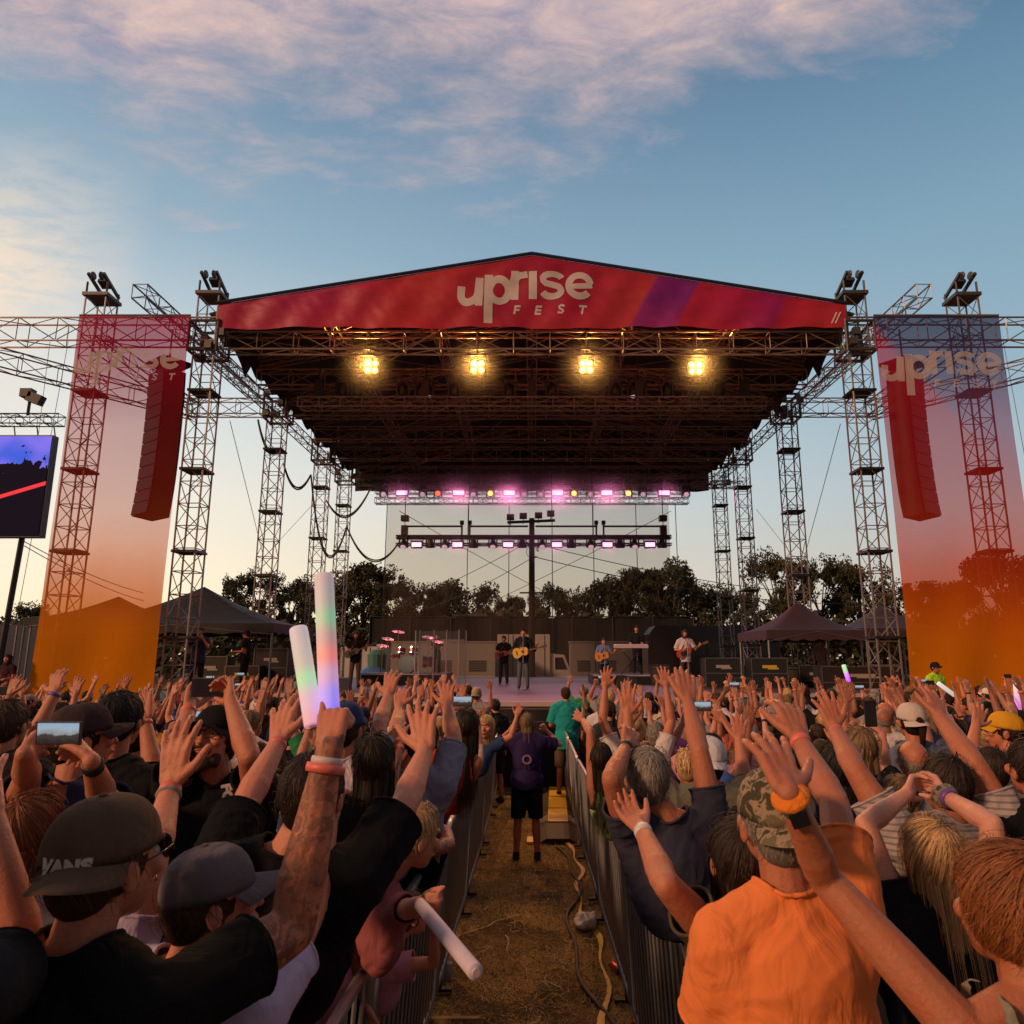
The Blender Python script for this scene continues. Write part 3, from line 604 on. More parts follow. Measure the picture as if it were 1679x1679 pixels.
mb.build('wire_coil', RUB, up_)
def wire(a, b_, sag, label, n=14, r=.02):
    r *= .6; mb = MB(); a = Vector(a); b_ = Vector(b_); mb.path([a.lerp(b_, t) - Vector((0, 0, sag * 4 * t * (1 - t))) for t in [i / n for i in range(n + 1)]], r, 4); return tag(mb.build('power_line', RUB), label, 'power line', 'overhead lines and guy wires')
wire(U(872, 885, 40), U(660, 985, 60), .3, 'overhead line running down left from the wooden pole, upper one', r=.035); wire(U(872, 915, 40), U(690, 1000, 60), .3, 'overhead line running down left from the wooden pole, lower one', r=.035)
wire(U(872, 890, 40), U(1430, 975, 60), .8, 'overhead line running right from the pole toward the trees, upper one', r=.04); wire(U(872, 912, 40), U(1430, 990, 60), .8, 'overhead line running right from the pole toward the trees, lower one', r=.04)
wire(U(655, 838, 37), U(950, 1000, 50), .1, 'thin guy wire crossing the sky left of the wooden pole', r=.03); wire(U(1100, 838, 37), U(800, 990, 50), .1, 'thin guy wire crossing the sky right of the wooden pole', r=.03)
wire(U(377, 690, 21), U(430, 905, 30), 0, 'guy wire dropping from the left rear beam outside the stage', r=.018); wire(U(510, 830, 33), U(395, 955, 34), 0, 'guy wire slanting down left from the third left tower', r=.018)
wire(U(1378, 695, 21), U(1305, 965, 30), 0, 'guy wire dropping from the right rear beam outside the stage', r=.018); wire(U(1240, 835, 33), U(1330, 950, 34), 0, 'guy wire slanting down right from the second right tower', r=.018)
wire(U(40, 888, 26), U(235, 972, 40), .2, 'thin line behind the left banner, upper one', r=.03); wire(U(40, 895, 26), U(235, 985, 40), .2, 'thin line behind the left banner, lower one', r=.03)
wire(U(112, 560, 26), U(30, 1000, 26), 0, 'vertical guy wire between the video screen and the left banner', r=.02); wire(U(82, 560, 28), U(62, 720, 28), 0, 'short guy wire above the video screen', r=.02)
wire(U(1645, 560, 26), U(1690, 800, 26), 0, 'guy wire at the right of the right banner', r=.02)
def loop(p0, p1, sag, label, r=.035, Y0=27, Y1=None):
    a = U(*p0, Y0); b_ = U(*p1, Y1 or Y0); mb = MB()
    for k in (0, .08): mb.path([a.lerp(b_, t) - Vector((0, 0, (sag + k) * 4 * t * (1 - t))) for t in [i / 18 for i in range(19)]], r, 6)
    tag(mb.build('power_cable', RUB), label, 'cable', 'black cable loops hanging between the left towers')
loop((423, 688), (455, 740), .45, 'black cable loop hanging at the top of the second left tower', Y0=26)
loop((465, 760), (510, 778), .75, 'black cable loop between the second and third left towers', Y0=28)
loop((510, 780), (568, 865), 2.2, 'long black cable loop between the third and fourth left towers', Y0=30)
loop((535, 820), (608, 800), 1.0, 'upper black cable loop right of the third left tower', Y0=32)
loop((568, 862), (655, 888), 1.25, 'black cable loop reaching the lower hanging light truss', Y0=34)
# vehicles behind
def vmat(n, c): return mat(n, c, .4, 0, .15, 1.5)
def boxtruck(px0, px1, pyt, pyb, Yd, label, col, cab=None):
    a = U(px0, pyb, Yd); b_ = U(px1, pyt, Yd); w_ = b_.x - a.x; h = b_.z; t = thing('box_truck', label, 'truck', ((a.x + b_.x) / 2, Yd, 0))
    cw = w_ * .72 if cab else w_
    off = (w_ - cw) / 2 * (-1 if cab == 'right' else 1) if cab else 0
    mb = MB(); mb.box((off, 1.2, (h + .9) / 2), (cw, 2.4, h - .9)); mb.build('cargo_box', vmat('truck_paint_%d' % int(col[0] * 1000), col), t)
    mb = MB(); 
    for k in range(5): mb.box((off - cw / 2 + cw * (k + .5) / 5, -.005, (h + .9) / 2), (.05, .03, h - 1.0))
    mb.build('side_rib', GREY, t)
    mb = MB(); mb.box((0, 1.2, .75), (w_, 2.0, .2)); mb.build('chassis', BLK, t)
    if cab:
        cx = (w_ / 2 - (w_ - cw) / 2) * (1 if cab == 'right' else -1); cl = w_ - cw; mb = MB(); s_ = 1 if cab == 'right' else -1
        pr = [(-cl / 2 * s_, .6), (cl / 2 * s_, .6), (cl / 2 * s_, 1.5), (cl * .2 * s_, 2.5), (-cl / 2 * s_, 2.6)]
        V = [(cx + x, y, z) for y in (.1, 2.3) for x, z in pr]; mb.add(V, [tuple(range(5)), tuple(range(9, 4, -1))] + [(i, i + 5, (i + 1) % 5 + 5, (i + 1) % 5) for i in range(5)]); mb.build('cab', MATS['truck_paint_%d' % int(col[0] * 1000)], t)
        mb = MB(); pr2 = [(-cl * .25 * s_, 1.6), (cl * .35 * s_, 1.6), (cl * .12 * s_, 2.35), (-cl * .25 * s_, 2.35)]; mb.add([(cx + x, .09, z) for x, z in pr2], [(0, 1, 2, 3)]); mb.build('window', mat('dark_glass', (.02, .02, .03), .1), t)
    for x in (-w_ * .3, w_ * .36):
        mb = MB(); mb.lathe([(.5, -.15), (.5, .15)], (x, .1, .5), 18, (0, 1, 0)); wv = mb.build('wheel', RUB, t); mb = MB(); mb.lathe([(.25, -.17), (.28, -.15)], (x, .1, .5), 14, (0, 1, 0)); mb.build('rim', GREY, wv)
    return t
boxtruck(815, 935, 1040, 1092, 46, 'white box truck with its cab to the right, parked behind the singer', (.50, .46, .45), 'right')
boxtruck(556, 628, 1060, 1098, 44, 'white truck parked behind the left guitarist', (.5, .5, .52))
def genset(px0, px1, pyt, Yd, label):
    a = U(px0, 1095, Yd); b_ = U(px1, pyt, Yd); w_ = b_.x - a.x; t = thing('generator_trailer', label, 'generator', ((a.x + b_.x) / 2, Yd, 0)); h = b_.z
    mb = MB(); mb.box((0, 1, (h + .7) / 2), (w_, 2, h - .7)); mb.box((0, 1, h + .02), (w_ + .1, 2.1, .08)); mb.build('housing', vmat('genset_grey', (.34, .31, .30)), t)
    n = max(3, int(w_ / 1.6))
    for k in range(n):
        mb = MB(); x = -w_ / 2 + w_ * (k + .5) / n
        for j in range(6): mb.box((x, -.01, .7 + (h - .7) * .35 + j * .11), (w_ / n * .5, .03, .06))
        mb.build('vent_grille', BLK, t)
    mb = MB()
    for x in (-w_ * .25, w_ * .25): mb.lathe([(.38, -.12), (.38, .12)], (x, .05, .38), 14, (0, 1, 0))
    mb.build('wheel', RUB, t); mb = MB(); mb.box((0, 1, .6), (w_, 1.9, .15)); mb.build('frame', BLK, t)
genset(640, 812, 1053, 43, 'long pale generator trailer behind the drums'); genset(936, 1062, 1053, 43, 'pale generator trailer behind the acoustic player'); genset(700, 760, 1050, 49, 'second generator trailer peeping over the first')
bus = thing('tour_bus', 'dark tour bus parked behind the right side of the stage', 'bus', (U(1172, 1090, 44).x, 44, 0)); bw = U(1282, 1090, 44).x - U(1064, 1090, 44).x; bh = U(0, 1026, 44).z
mb = MB(); pr = [(-bw / 2, .4), (bw / 2, .4), (bw / 2, bh - .1), (bw / 2 - .2, bh), (-bw / 2 + .5, bh), (-bw / 2 + .1, bh - .5), (-bw / 2 - .05, 1.4)]
V = [(x, y, z) for y in (0, 2.5) for x, z in pr]; n = len(pr); mb.add(V, [tuple(range(n)), tuple(range(2 * n - 1, n - 1, -1))] + [(i, i + n, (i + 1) % n + n, (i + 1) % n) for i in range(n)]); mb.build('body', mat('bus_paint', (.03, .028, .035), .25, .2), bus)
for k in range(5): mb = MB(); mb.box((-bw / 2 + 1.2 + k * (bw - 1.6) / 5 + .4, -.01, bh * .68), ((bw - 1.6) / 5 - .2, .03, .8)); mb.build('window', mat('dark_glass', (.02, .02, .03), .1), bus)
for x in (-bw * .32, bw * .3):
    mb = MB(); mb.lathe([(.52, -.15), (.52, .12)], (x, .02, .52), 18, (0, 1, 0)); wv = mb.build('wheel', RUB, bus); mb = MB(); mb.lathe([(.2, -.2), (.3, -.16)], (x, .02, .52), 14, (0, 1, 0)); mb.build('rim', CH, wv)
cv = thing('draped_crate', 'blue tarpaulin heap with a green drum behind the left guitarist', 'covered pile', (U(613, 1095, 40).x, 40, 0)); mb = MB(); mb.sphere((0, 0, .9), (1.1, .8, 1.0), 14); mb.build('tarpaulin', mat('blue_tarp', (.05, .12, .30), .5, 0, .3, 2, bump=.6, bscale=3), cv, smooth=True)
mb = MB(); mb.lathe([(.5, 1.6), (.55, 2.5), (.3, 2.75), (.05, 2.8)], (.1, .3, 0), 14); mb.build('drum', mat('green_plastic', (.05, .14, .11), .5), cv)
# dark windbreak fence behind vehicles
wf = thing('windbreak_fence', 'long dark cloth-covered fence running behind the parked vehicles', 'fence', (0, 54, 0)); mb = MB(); 
z1 = U(0, 1012, 54).z; V = []
for i in range(61): x = -12 + i * .4; V += [(x, .05 * math.sin(i), 0), (x, .05 * math.sin(i * 1.3), z1 + .06 * math.sin(i * .7))]
mb.add(V, [(2 * i, 2 * i + 2, 2 * i + 3, 2 * i + 1) for i in range(60)]); mb.build('cloth', mat('fence_cloth', (.010, .008, .008), .9), wf)
mb = MB(); mb.tube((-12, -.05, z1 + .03), (12, -.05, z1 + .03), .05)
for x in range(-12, 13, 3): mb.tube((x, -.06, 0), (x, -.06, z1), .05)
mb.build('post_frame', BLK, wf)


def halo(nm, dens, boxes, lab, aniso=.3):  # scattering volumes added round the stage lamps to give them glowing halos
    m = bpy.data.materials.new(nm); m.use_nodes = True; N = NT(m.node_tree); m.node_tree.nodes.clear(); pv = N.n('ShaderNodeVolumeScatter'); pv.inputs['Color'].default_value = (.9, .87, .85, 1); pv.inputs['Anisotropy'].default_value = aniso
    t = N.n('ShaderNodeTexCoord'); g = N.n('ShaderNodeTexGradient', gradient_type='SPHERICAL'); mp = N.n('ShaderNodeMapping'); N.l(t.outputs['Object'], mp.inputs[0]); mp.inputs['Scale'].default_value = [2 / q for q in boxes[0][1]]; N.l(mp.outputs[0], g.inputs[0])
    N.l(N.m('MULTIPLY', N.m('POWER', g.outputs['Fac'], 1.6), dens), pv.inputs['Density']); o = N.n('ShaderNodeOutputMaterial'); N.l(pv.outputs[0], o.inputs['Volume'])
    for i, (c, d) in enumerate(boxes):
        mb = MB(); mb.sphere((0, 0, 0), Vector(d) / 2, 20); mb.f = [q[::-1] for q in mb.f]; o = mb.build('smoke', m); o.location = c; tag(o, lab[i], 'smoke', 'puffs of stage smoke', kind='stuff')
halo('smoke_amber', .075, [(U(px, 603, 21.4), (2.6, 2.2, 2.6)) for px in (609, 783, 961, 1140)], [f'wisp of smoke round the {q} amber lamp from the left' for q in ('first', 'second', 'third', 'fourth')])
halo('smoke_low', .20, [((0, 33.6, U(0, 893, 33.6).z), (19, 2.4, 2.4))], ['thin smoke along the pink lamps of the lower hanging truss'])
halo('smoke_pink', .6, [((0, 34.6, 10.6), (19, 3.4, 3.6))], ['thin smoke along the pink lamps of the upper rear truss'])
# ================= people
DG = bpy.context.evaluated_depsgraph_get
def remesh(mb, vox, smooth=4, fac=.5):
    me = mb.mesh('tmp', []); o = bpy.data.objects.new('tmp', me); link(o)
    r = o.modifiers.new('r', 'REMESH'); r.mode = 'VOXEL'; r.voxel_size = vox; r.adaptivity = 0
    if smooth: s_ = o.modifiers.new('s', 'SMOOTH'); s_.iterations = smooth; s_.factor = fac
    dg = DG(); dg.update(); out = bpy.data.meshes.new_from_object(o.evaluated_get(dg))
    bpy.data.objects.remove(o); bpy.data.meshes.remove(me); out.materials.clear()
    out.polygons.foreach_set('use_smooth', [True] * len(out.polygons)); return out
def skinmat(tattoo=False):
    nm = 'skin_tattooed' if tattoo else 'skin'
    if nm in MATS: return MATS[nm]
    m = bpy.data.materials.new(nm); m.use_nodes = True; N = NT(m.node_tree); b = m.node_tree.nodes['Principled BSDF']
    t = N.n('ShaderNodeTexCoord'); oi = N.n('ShaderNodeObjectInfo')
    n = N.noise(t.outputs['Object'], 9, 5, .6); n2_ = N.noise(t.outputs['Object'], 60, 4, .6)
    c = N.mix(N.m('MULTIPLY_ADD', n, 1.6, -.45, clamp=True), oi.outputs['Color'], N.mix(1.0, oi.outputs['Color'], (1.0, .72, .62, 1), 'MULTIPLY'))
    c = N.mix(N.m('MULTIPLY', N.m('GREATER_THAN', n2_, .66), .25), c, (.25, .09, .04, 1))
    if tattoo:
        at = N.n('ShaderNodeAttribute', attribute_name='tattoo'); w = N.n('ShaderNodeTexWave', i_Scale=9, i_Distortion=16, i_Detail=4); w.inputs['Detail Scale'].default_value = 2.2; N.l(t.outputs['Object'], w.inputs['Vector'])
        v_ = N.n('ShaderNodeTexVoronoi', i_Scale=13); N.l(t.outputs['Object'], v_.inputs['Vector'])
        k = N.m('MAXIMUM', N.m('LESS_THAN', w.outputs['Fac'], .45), N.m('MULTIPLY', N.m('LESS_THAN', v_.outputs['Distance'], .27), .9)); k = N.m('MULTIPLY', k, N.m('MULTIPLY_ADD', N.noise(t.outputs['Object'], 14, 4), 1.3, -.1, clamp=True))
        shade = N.m('MULTIPLY_ADD', N.noise(t.outputs['Object'], 20, 5, .6), 2.4, -.9, clamp=True)
        k = N.m('MAXIMUM', k, N.m('MULTIPLY', shade, .75))
        c = N.mix(N.m('MULTIPLY', N.m('MULTIPLY', k, at.outputs['Fac']), .93), c, (.018, .014, .018, 1))
    c = N.mix(N.m('MULTIPLY_ADD', N.noise(t.outputs['Object'], 28, 5, .7, .8), 1.4, -.45, clamp=True), c, N.mix(1.0, c, (1.25, .80, .70, 1), 'MULTIPLY'))
    N.l(c, b.inputs['Base Color']); N.l(N.m('MULTIPLY_ADD', N.noise(t.outputs['Object'], 45, 4, .6), .5, .2), b.inputs['Roughness']); b.inputs['Specular IOR Level'].default_value = .4
    b.inputs['Subsurface Weight'].default_value = .12; b.inputs['Subsurface Radius'].default_value = (.012, .004, .002); b.inputs['Subsurface Scale'].default_value = 1.0
    bp = N.n('ShaderNodeBump', i_Strength=.6, i_Distance=.004); N.l(N.m('ADD', N.noise(t.outputs['Object'], 110, 6, .75), N.m('MULTIPLY', N.noise(t.outputs['Object'], 22, 4, .6, 1.2), 1.6)), bp.inputs['Height']); N.l(bp.outputs[0], b.inputs['Normal'])
    MATS[nm] = m; return m
def clothmat(kind='plain'):
    nm = 'cloth_' + kind
    if nm in MATS: return MATS[nm]
    m = bpy.data.materials.new(nm); m.use_nodes = True; N = NT(m.node_tree); b = m.node_tree.nodes['Principled BSDF']
    t = N.n('ShaderNodeTexCoord'); oi = N.n('ShaderNodeObjectInfo'); c = oi.outputs['Color']
    f = N.m('MULTIPLY_ADD', N.noise(t.outputs['Object'], 3, 4), .4, .8)
    if kind == 'stripe':
        sp_ = N.n('ShaderNodeSeparateXYZ'); N.l(t.outputs['Object'], sp_.inputs[0]); f = N.m('MULTIPLY', f, N.m('MULTIPLY_ADD', N.m('GREATER_THAN', N.m('SINE', N.m('MULTIPLY', sp_.outputs[2], 260)), .5), -.45, 1))
    if kind == 'check':
        sp_ = N.n('ShaderNodeSeparateXYZ'); N.l(t.outputs['Object'], sp_.inputs[0]); f = N.m('MULTIPLY', f, N.m('MULTIPLY', N.m('MULTIPLY_ADD', N.m('GREATER_THAN', N.m('SINE', N.m('MULTIPLY', sp_.outputs[2], 150)), .2), -.6, 1), N.m('MULTIPLY_ADD', N.m('GREATER_THAN', N.m('SINE', N.m('MULTIPLY', sp_.outputs[0], 150)), .2), -.6, 1)))
    if kind == 'tiedye': c = N.mix(N.m('MULTIPLY_ADD', N.noise(t.outputs['Object'], 7, 4, .6, 2), 5, -2, clamp=True), c, (.55, .12, .10, 1))
    if kind == 'camo':
        c = N.ramp(N.noise(t.outputs['Object'], 26, 3, .5, 1.2), [(0, (.06, .05, .03)), (.42, (.09, .075, .045)), (.47, (.30, .22, .14)), (.56, (.30, .22, .14)), (.58, (.15, .12, .07)), (1, (.38, .30, .2))], 'CONSTANT')
    hs = N.n('ShaderNodeHueSaturation'); N.l(f, hs.inputs['Value']); N.l(c, hs.inputs['Color']); N.l(hs.outputs[0], b.inputs['Base Color'])
    b.inputs['Roughness'].default_value = .9; b.inputs['Specular IOR Level'].default_value = .12
    mp_ = N.n('ShaderNodeMapping'); N.l(t.outputs['Object'], mp_.inputs[0]); mp_.inputs['Scale'].default_value = (1, 1, .55); mp_.inputs['Rotation'].default_value = (0, R(25), 0)
    hgt = N.m('ADD', N.m('MULTIPLY', N.noise(mp_.outputs[0], 9, 3, .5, 1.5), 1.0), N.m('MULTIPLY', N.noise(t.outputs['Object'], 420, 2), .035))
    bp = N.n('ShaderNodeBump', i_Strength=.7, i_Distance=.02); N.l(hgt, bp.inputs['Height']); N.l(bp.outputs[0], b.inputs['Normal'])
    MATS[nm] = m; return m
def hairmat():
    if 'hair' in MATS: return MATS['hair']
    m = bpy.data.materials.new('hair'); m.use_nodes = True; N = NT(m.node_tree); b = m.node_tree.nodes['Principled BSDF']
    oi = N.n('ShaderNodeObjectInfo'); ge = N.n('ShaderNodeNewGeometry'); t = N.n('ShaderNodeTexCoord')
    f = N.m('ADD', N.m('MULTIPLY_ADD', ge.outputs['Random Per Island'], .7, .5), N.m('MULTIPLY', N.m('SUBTRACT', N.noise(t.outputs['Object'], 18, 3), .5), .9))
    hs = N.n('ShaderNodeHueSaturation'); N.l(f, hs.inputs['Value']); N.l(oi.outputs['Color'], hs.inputs['Color']); N.l(hs.outputs[0], b.inputs['Base Color'])
    b.inputs['Roughness'].default_value = .58; b.inputs['Specular IOR Level'].default_value = .35
    MATS['hair'] = m; return m
def hairbase():
    if 'hair_base' in MATS: return MATS['hair_base']
    m = mat('hair_base', rough=.8, var=.3, vscale=40, spec=.1, objcol=True); [l for l in m.node_tree.links if l.to_socket.name == 'Value' and l.to_node.type == 'HUE_SAT'][0].from_node.inputs[2].default_value = .25; m.node_tree.nodes['Hue/Saturation/Value'].inputs['Saturation'].default_value = 1.0; return m
SKIN = skinmat(); CLOTH = clothmat(); HAIR = hairmat()
def V3(*a): return Vector(a)
def cap(mb, a, b, r0, r1, n=12):
    a = Vector(a); b = Vector(b); mb.tube(a, b, r0, r1, n)
    mb.sphere(a, r0, n); mb.sphere(b, r1, n)
NAILS = None
def hand(mb, w, d, pn, thumb, pose='open', s=1.0, nseg=8):
    """w wrist, d direction to the middle knuckle, pn palm normal, thumb +1/-1 side along cross(d,pn)"""
    w = Vector(w); d = Vector(d).normalized(); pn = Vector(pn); pn = (pn - d * pn.dot(d)).normalized(); ac = d.cross(pn).normalized() * thumb   # ac points to the thumb side
    curls = {'open': (8, 10, 8), 'relax': (22, 24, 16), 'cup': (38, 35, 25), 'grip': (72, 78, 40), 'fist': (85, 95, 60), 'flat': (3, 4, 3), 'point': (85, 95, 60), 'phone': (40, 55, 35)}[pose]
    spread = {'open': 1.0, 'flat': .35, 'relax': .7, 'cup': .4, 'grip': .1, 'fist': 0, 'point': 0, 'phone': .5}[pose]
    L = (.078, .087, .080, .062); sp = (9, 2.5, -4, -12); kn = (.092, .096, .091, .082)
    for i in range(4):
        off = (1.5 - i) * .0205 * s; k = w + d * kn[i] * s + ac * off
        cap(mb, w + d * .012 * s + ac * off * .62, k, .0145 * s, .0125 * s, nseg)
        cu = curls if not (pose == 'point' and i == 0) else (5, 5, 3)
        a = R(sp[i] * spread * 1.5); fd = (d * math.cos(a) + ac * math.sin(a)).normalized(); an = 0; p = k; r = .0108 * s
        for j, fr in enumerate((.45, .30, .25)):
            an += cu[j] * (1 + .08 * (i - 1)); q = p + (fd * math.cos(R(an)) + pn * math.sin(R(an))) * (L[i] * fr * s)
            r2 = r * (.93 if j < 2 else .8); cap(mb, p, q, r, r2, nseg); bk = -(pn * math.cos(R(an)) - fd * math.sin(R(an))); mb.sphere(p + bk * .0022 * s, r * 1.04, nseg)
            if j == 2 and NAILS is not None: NAILS.append((q - (q - p).normalized() * .002 * s + bk * r2 * .62, (q - p).normalized(), bk, r2))
            p = q; r = r2
    cap(mb, w + d * .05 * s - ac * .008 * s + pn * .004 * s, w + d * .04 * s + ac * .018 * s + pn * .006 * s, .018 * s, .018 * s, nseg)
    ta = {'open': 48, 'flat': 30, 'relax': 38, 'cup': 35, 'grip': 30, 'fist': 25, 'point': 25, 'phone': 35}[pose]; tf = {'open': .15, 'flat': .2, 'relax': .4, 'cup': .7, 'grip': 1.3, 'fist': 1.3, 'point': 1.2, 'phone': .8}[pose]
    td = (d * math.cos(R(ta)) + ac * math.sin(R(ta)) + pn * tf * .5).normalized(); b_ = w + d * .022 * s + ac * .022 * s; q = b_ + td * .046 * s
    cap(mb, b_, q, .0175 * s, .0135 * s, nseg); td2 = (td + d * .35 + pn * tf * .3 - ac * .12).normalized(); q2 = q + td2 * .034 * s; cap(mb, q, q2, .0125 * s, .0115 * s, nseg); q3 = q2 + (td2 + d * .1).normalized() * .024 * s; cap(mb, q2, q3, .0115 * s, .009 * s, nseg)
    return w + d * .09 * s + pn * .02 * s
class Fig:
    """A standing figure about its feet (0,0,0), facing +Y before yaw."""
    def __init__(f, Ht=1.75, yaw=0, girth=1.0, female=False, lean=(0, 0), headyaw=0, headtilt=0, shoulder=1.0, child=False):
        f.s = s = Ht / 1.75; f.Ht = Ht; f.g = girth; f.female = female
        f.F = V3(-math.sin(R(yaw)), math.cos(R(yaw)), 0); f.Rt = V3(math.cos(R(yaw)), math.sin(R(yaw)), 0); f.yaw = yaw
        hk = 1.25 if child else 1.0; f.hk = hk
        L = f.F * lean[1] + f.Rt * lean[0]
        f.hip = V3(0, 0, .93 * s); f.neck = V3(0, 0, (1.75 - .265 * hk) * s) + L * .8 - f.F * .015 * s; f.head = V3(0, 0, (1.75 - .118 * hk) * s) + L + f.F * .02 * s
        f.hy = yaw + headyaw; f.HF = V3(-math.sin(R(f.hy)), math.cos(R(f.hy)), math.sin(R(headtilt))).normalized(); f.HR = V3(math.cos(R(f.hy)), math.sin(R(f.hy)), 0); f.HU = f.HR.cross(f.HF); f.HFl = V3(f.HF.x, f.HF.y, 0).normalized()
        sw = (.165 if female else .188) * min(s, 1.03) * shoulder; f.sh = {1: f.neck + f.Rt * sw - V3(0, 0, .085 * s), -1: f.neck - f.Rt * sw - V3(0, 0, .085 * s)}
        f.s = s = min(s, 1.03); f.arms = {}; f.la, f.lf = .285 * s, .25 * s
        f.stance = .11
    def H(f, x, y, z): k = f.s * f.hk; return f.head + (f.HR * x + f.HF * y + f.HU * z) * k
    def arm(f, side, elbow, wrist, tip=None, palm=None, pose='open', hs=1.0):
        sh = f.sh[side]; el = Vector(elbow); wr = Vector(wrist)
        up = max(0, (el - sh).normalized().z); f.sh[side] = sh = sh + V3(0, 0, .045 * f.s * up) - f.Rt * side * .012 * up * f.s
        d = (Vector(tip) - wr).normalized() if tip is not None else (wr - el).normalized()
        f.arms[side] = dict(el=el, wr=wr, d=d, pn=Vector(palm) if palm is not None else f.F.copy(), pose=pose, hs=hs)
    def armdir(f, side, a1, a2, palm=None, pose='open', hd=None, hs=1.0):
        """directions given as (right*side, forward, up)"""
        def D(a): return (f.Rt * a[0] * side + f.F * a[1] + V3(0, 0, a[2])).normalized()
        sh = f.sh[side]; el = sh + V3(0, 0, .045 * f.s * max(0, D(a1).z)) + D(a1) * f.la; wr = el + D(a2) * f.lf
        f.arm(side, el, wr, None if hd is None else wr + D(hd) * .1, D(palm) if palm else None, pose, hs)
    def torso(f, mb, inf=0.0, legs=True, sleeves=None):
        s, g = f.s, f.g; F, Rt = f.F, f.Rt; up = V3(0, 0, 1)
        def ell(c, rx, ry, rz):
            o = len(mb.v); mb.sphere((0, 0, 0), 1, 20)
            for i in range(o, len(mb.v)):
                v = mb.v[i]; mb.v[i] = tuple(c + Rt * (v[0] * (rx * s + inf)) + F * (v[1] * (ry * s + inf)) + up * (v[2] * (rz * s + inf)))
        ch = f.neck - up * .21 * s; wd = .150 if f.female else .168
        ell(ch, wd * (.6 + .4 * g), .105 * g, .19); ell(f.neck - up * .12 * s, wd * .98, .085, .10)
        mid = f.hip.lerp(f.neck, .35); ell(mid, (.125 if f.female else .15) * g, .10 * g, .16)
        if inf > .002: ell(f.hip.lerp(f.neck, .45) - F * .012 * s, (.140 if f.female else .172) * (.5 + .5 * g), .108 * g, .22); ell(f.hip.lerp(f.neck, .12), (.150 if f.female else .168) * (.5 + .5 * g), .112 * g, .18); ell(f.hip + up * .02 * s, (.162 if f.female else .155) * g, .115 * g, .13)
        if f.female: ell(ch + F * .07 * s - up * .03 * s, .11, .055, .06)
        else: ell(ch - F * .05 * s + up * .06 * s, .13, .06, .1)
        if inf > 0: cap(mb, f.neck - up * .01 * s, f.neck - up * .06 * s, .062 * s + inf * .6, .075 * s + inf)
        for k in (-1, 1):
            cap(mb, f.neck + up * .012 * s, f.sh[k] + up * .012 * s - Rt * k * .02 * s, .05 * s + inf * .7, .052 * s + inf)
            cap(mb, ch + Rt * k * .10 * s + up * .02 * s, f.sh[k], .07 * s + inf, .058 * s + inf)   # lat to shoulder
    def body(f, vox=.006, attr_tattoo=None, legs=True):
        s = f.s; mb = MB(); f.torso(mb, -.010 if legs != 'bare' else 0)
        # head
        k = s * f.hk
        def ell(c, rx, ry, rz, n=18):
            o = len(mb.v); mb.sphere((0, 0, 0), 1, n)
            for i in range(o, len(mb.v)):
                v = mb.v[i]; mb.v[i] = tuple(f.H(c[0] + v[0] * rx, c[1] + v[1] * ry, c[2] + v[2] * rz))
        ell((0, -.008, .022), .077, .096, .092); ell((0, .028, -.035), .060, .066, .075); ell((0, .045, -.085), .036, .036, .028)
        ell((0, .098, -.022), .011, .016, .018, 10); ell((0, .106, -.034), .015, .012, .010, 10); ell((0, .088, .022), .05, .014, .012, 10)   # nose, brow
        ell((0, .092, -.064), .024, .010, .009, 10)                                                         # lips
        for e in (-1, 1): ell((e * .079, -.008, -.012), .010, .020, .033, 10); ell((e * .045, .07, -.02), .022, .02, .022, 10)
        cap(mb, f.H(0, -.02, -.045), f.neck - V3(0, 0, .02 * s), .053 * k, .056 * s)
        for sd, a in f.arms.items():
            sh = f.sh[sd]; el, wr = a['el'], a['wr']; g = .5 + .5 * f.g; th = (.88 if f.female else 1.0) * getattr(f, 'armk', 1.0); th *= g
            m1 = sh.lerp(el, .45); cap(mb, sh, m1, .054 * s * th, .050 * s * th); cap(mb, m1, el, .050 * s * th, .038 * s * th)
            m2 = el.lerp(wr, .28); cap(mb, el, m2, .037 * s * th, .0415 * s * th); cap(mb, m2, wr, .0405 * s * th, .0245 * s * th); bd = ((el - sh).normalized() - (wr - el).normalized()); bd = bd.normalized() if bd.length > .1 else V3(0, 0, -1); mb.sphere(el + bd * .013 * s, .027 * s * th, 12); cap(mb, el.lerp(wr, .08) + f.Rt * sd * .012 * s, el.lerp(wr, .42) + f.Rt * sd * .009 * s, .030 * s * th, .026 * s * th)
            cap(mb, wr - (wr - el).normalized() * .01 * s, wr + a['d'] * .025 * s, .0235 * s * th, .021 * s)
            # which side of d x pn is the thumb: toward -side for forward palms
            ac = a['d'].cross(a['pn']); tsgn = a.get('thumb')
            if tsgn is None: tsgn = -1 if ac.dot(f.Rt * sd) > 0 else 1
            a['grip'] = hand(mb, wr, a['d'], a['pn'], tsgn, a['pose'], s * a['hs'] * (.92 if f.female else 1.0) * .97)
        if legs:
            for sd in (-1, 1):
                hp = f.hip + f.Rt * sd * .085 * s - V3(0, 0, .04 * s); kn = V3(0, 0, .49 * s) + f.Rt * sd * (f.stance + .0) * s + f.F * .02 * s; an = V3(0, 0, .085 * s) + f.Rt * sd * (f.stance + .02) * s
                cap(mb, hp, kn, .085 * s * f.g, .05 * s); cap(mb, kn, kn.lerp(an, .35) - f.F * .015 * s, .05 * s, .053 * s); cap(mb, kn.lerp(an, .35) - f.F * .015 * s, an, .053 * s, .034 * s); cap(mb, an - V3(0, 0, .04 * s) - f.F * .03 * s, an + f.F * .13 * s - V3(0, 0, .05 * s), .035 * s, .028 * s)
        me = remesh(mb, vox, 3, .5)
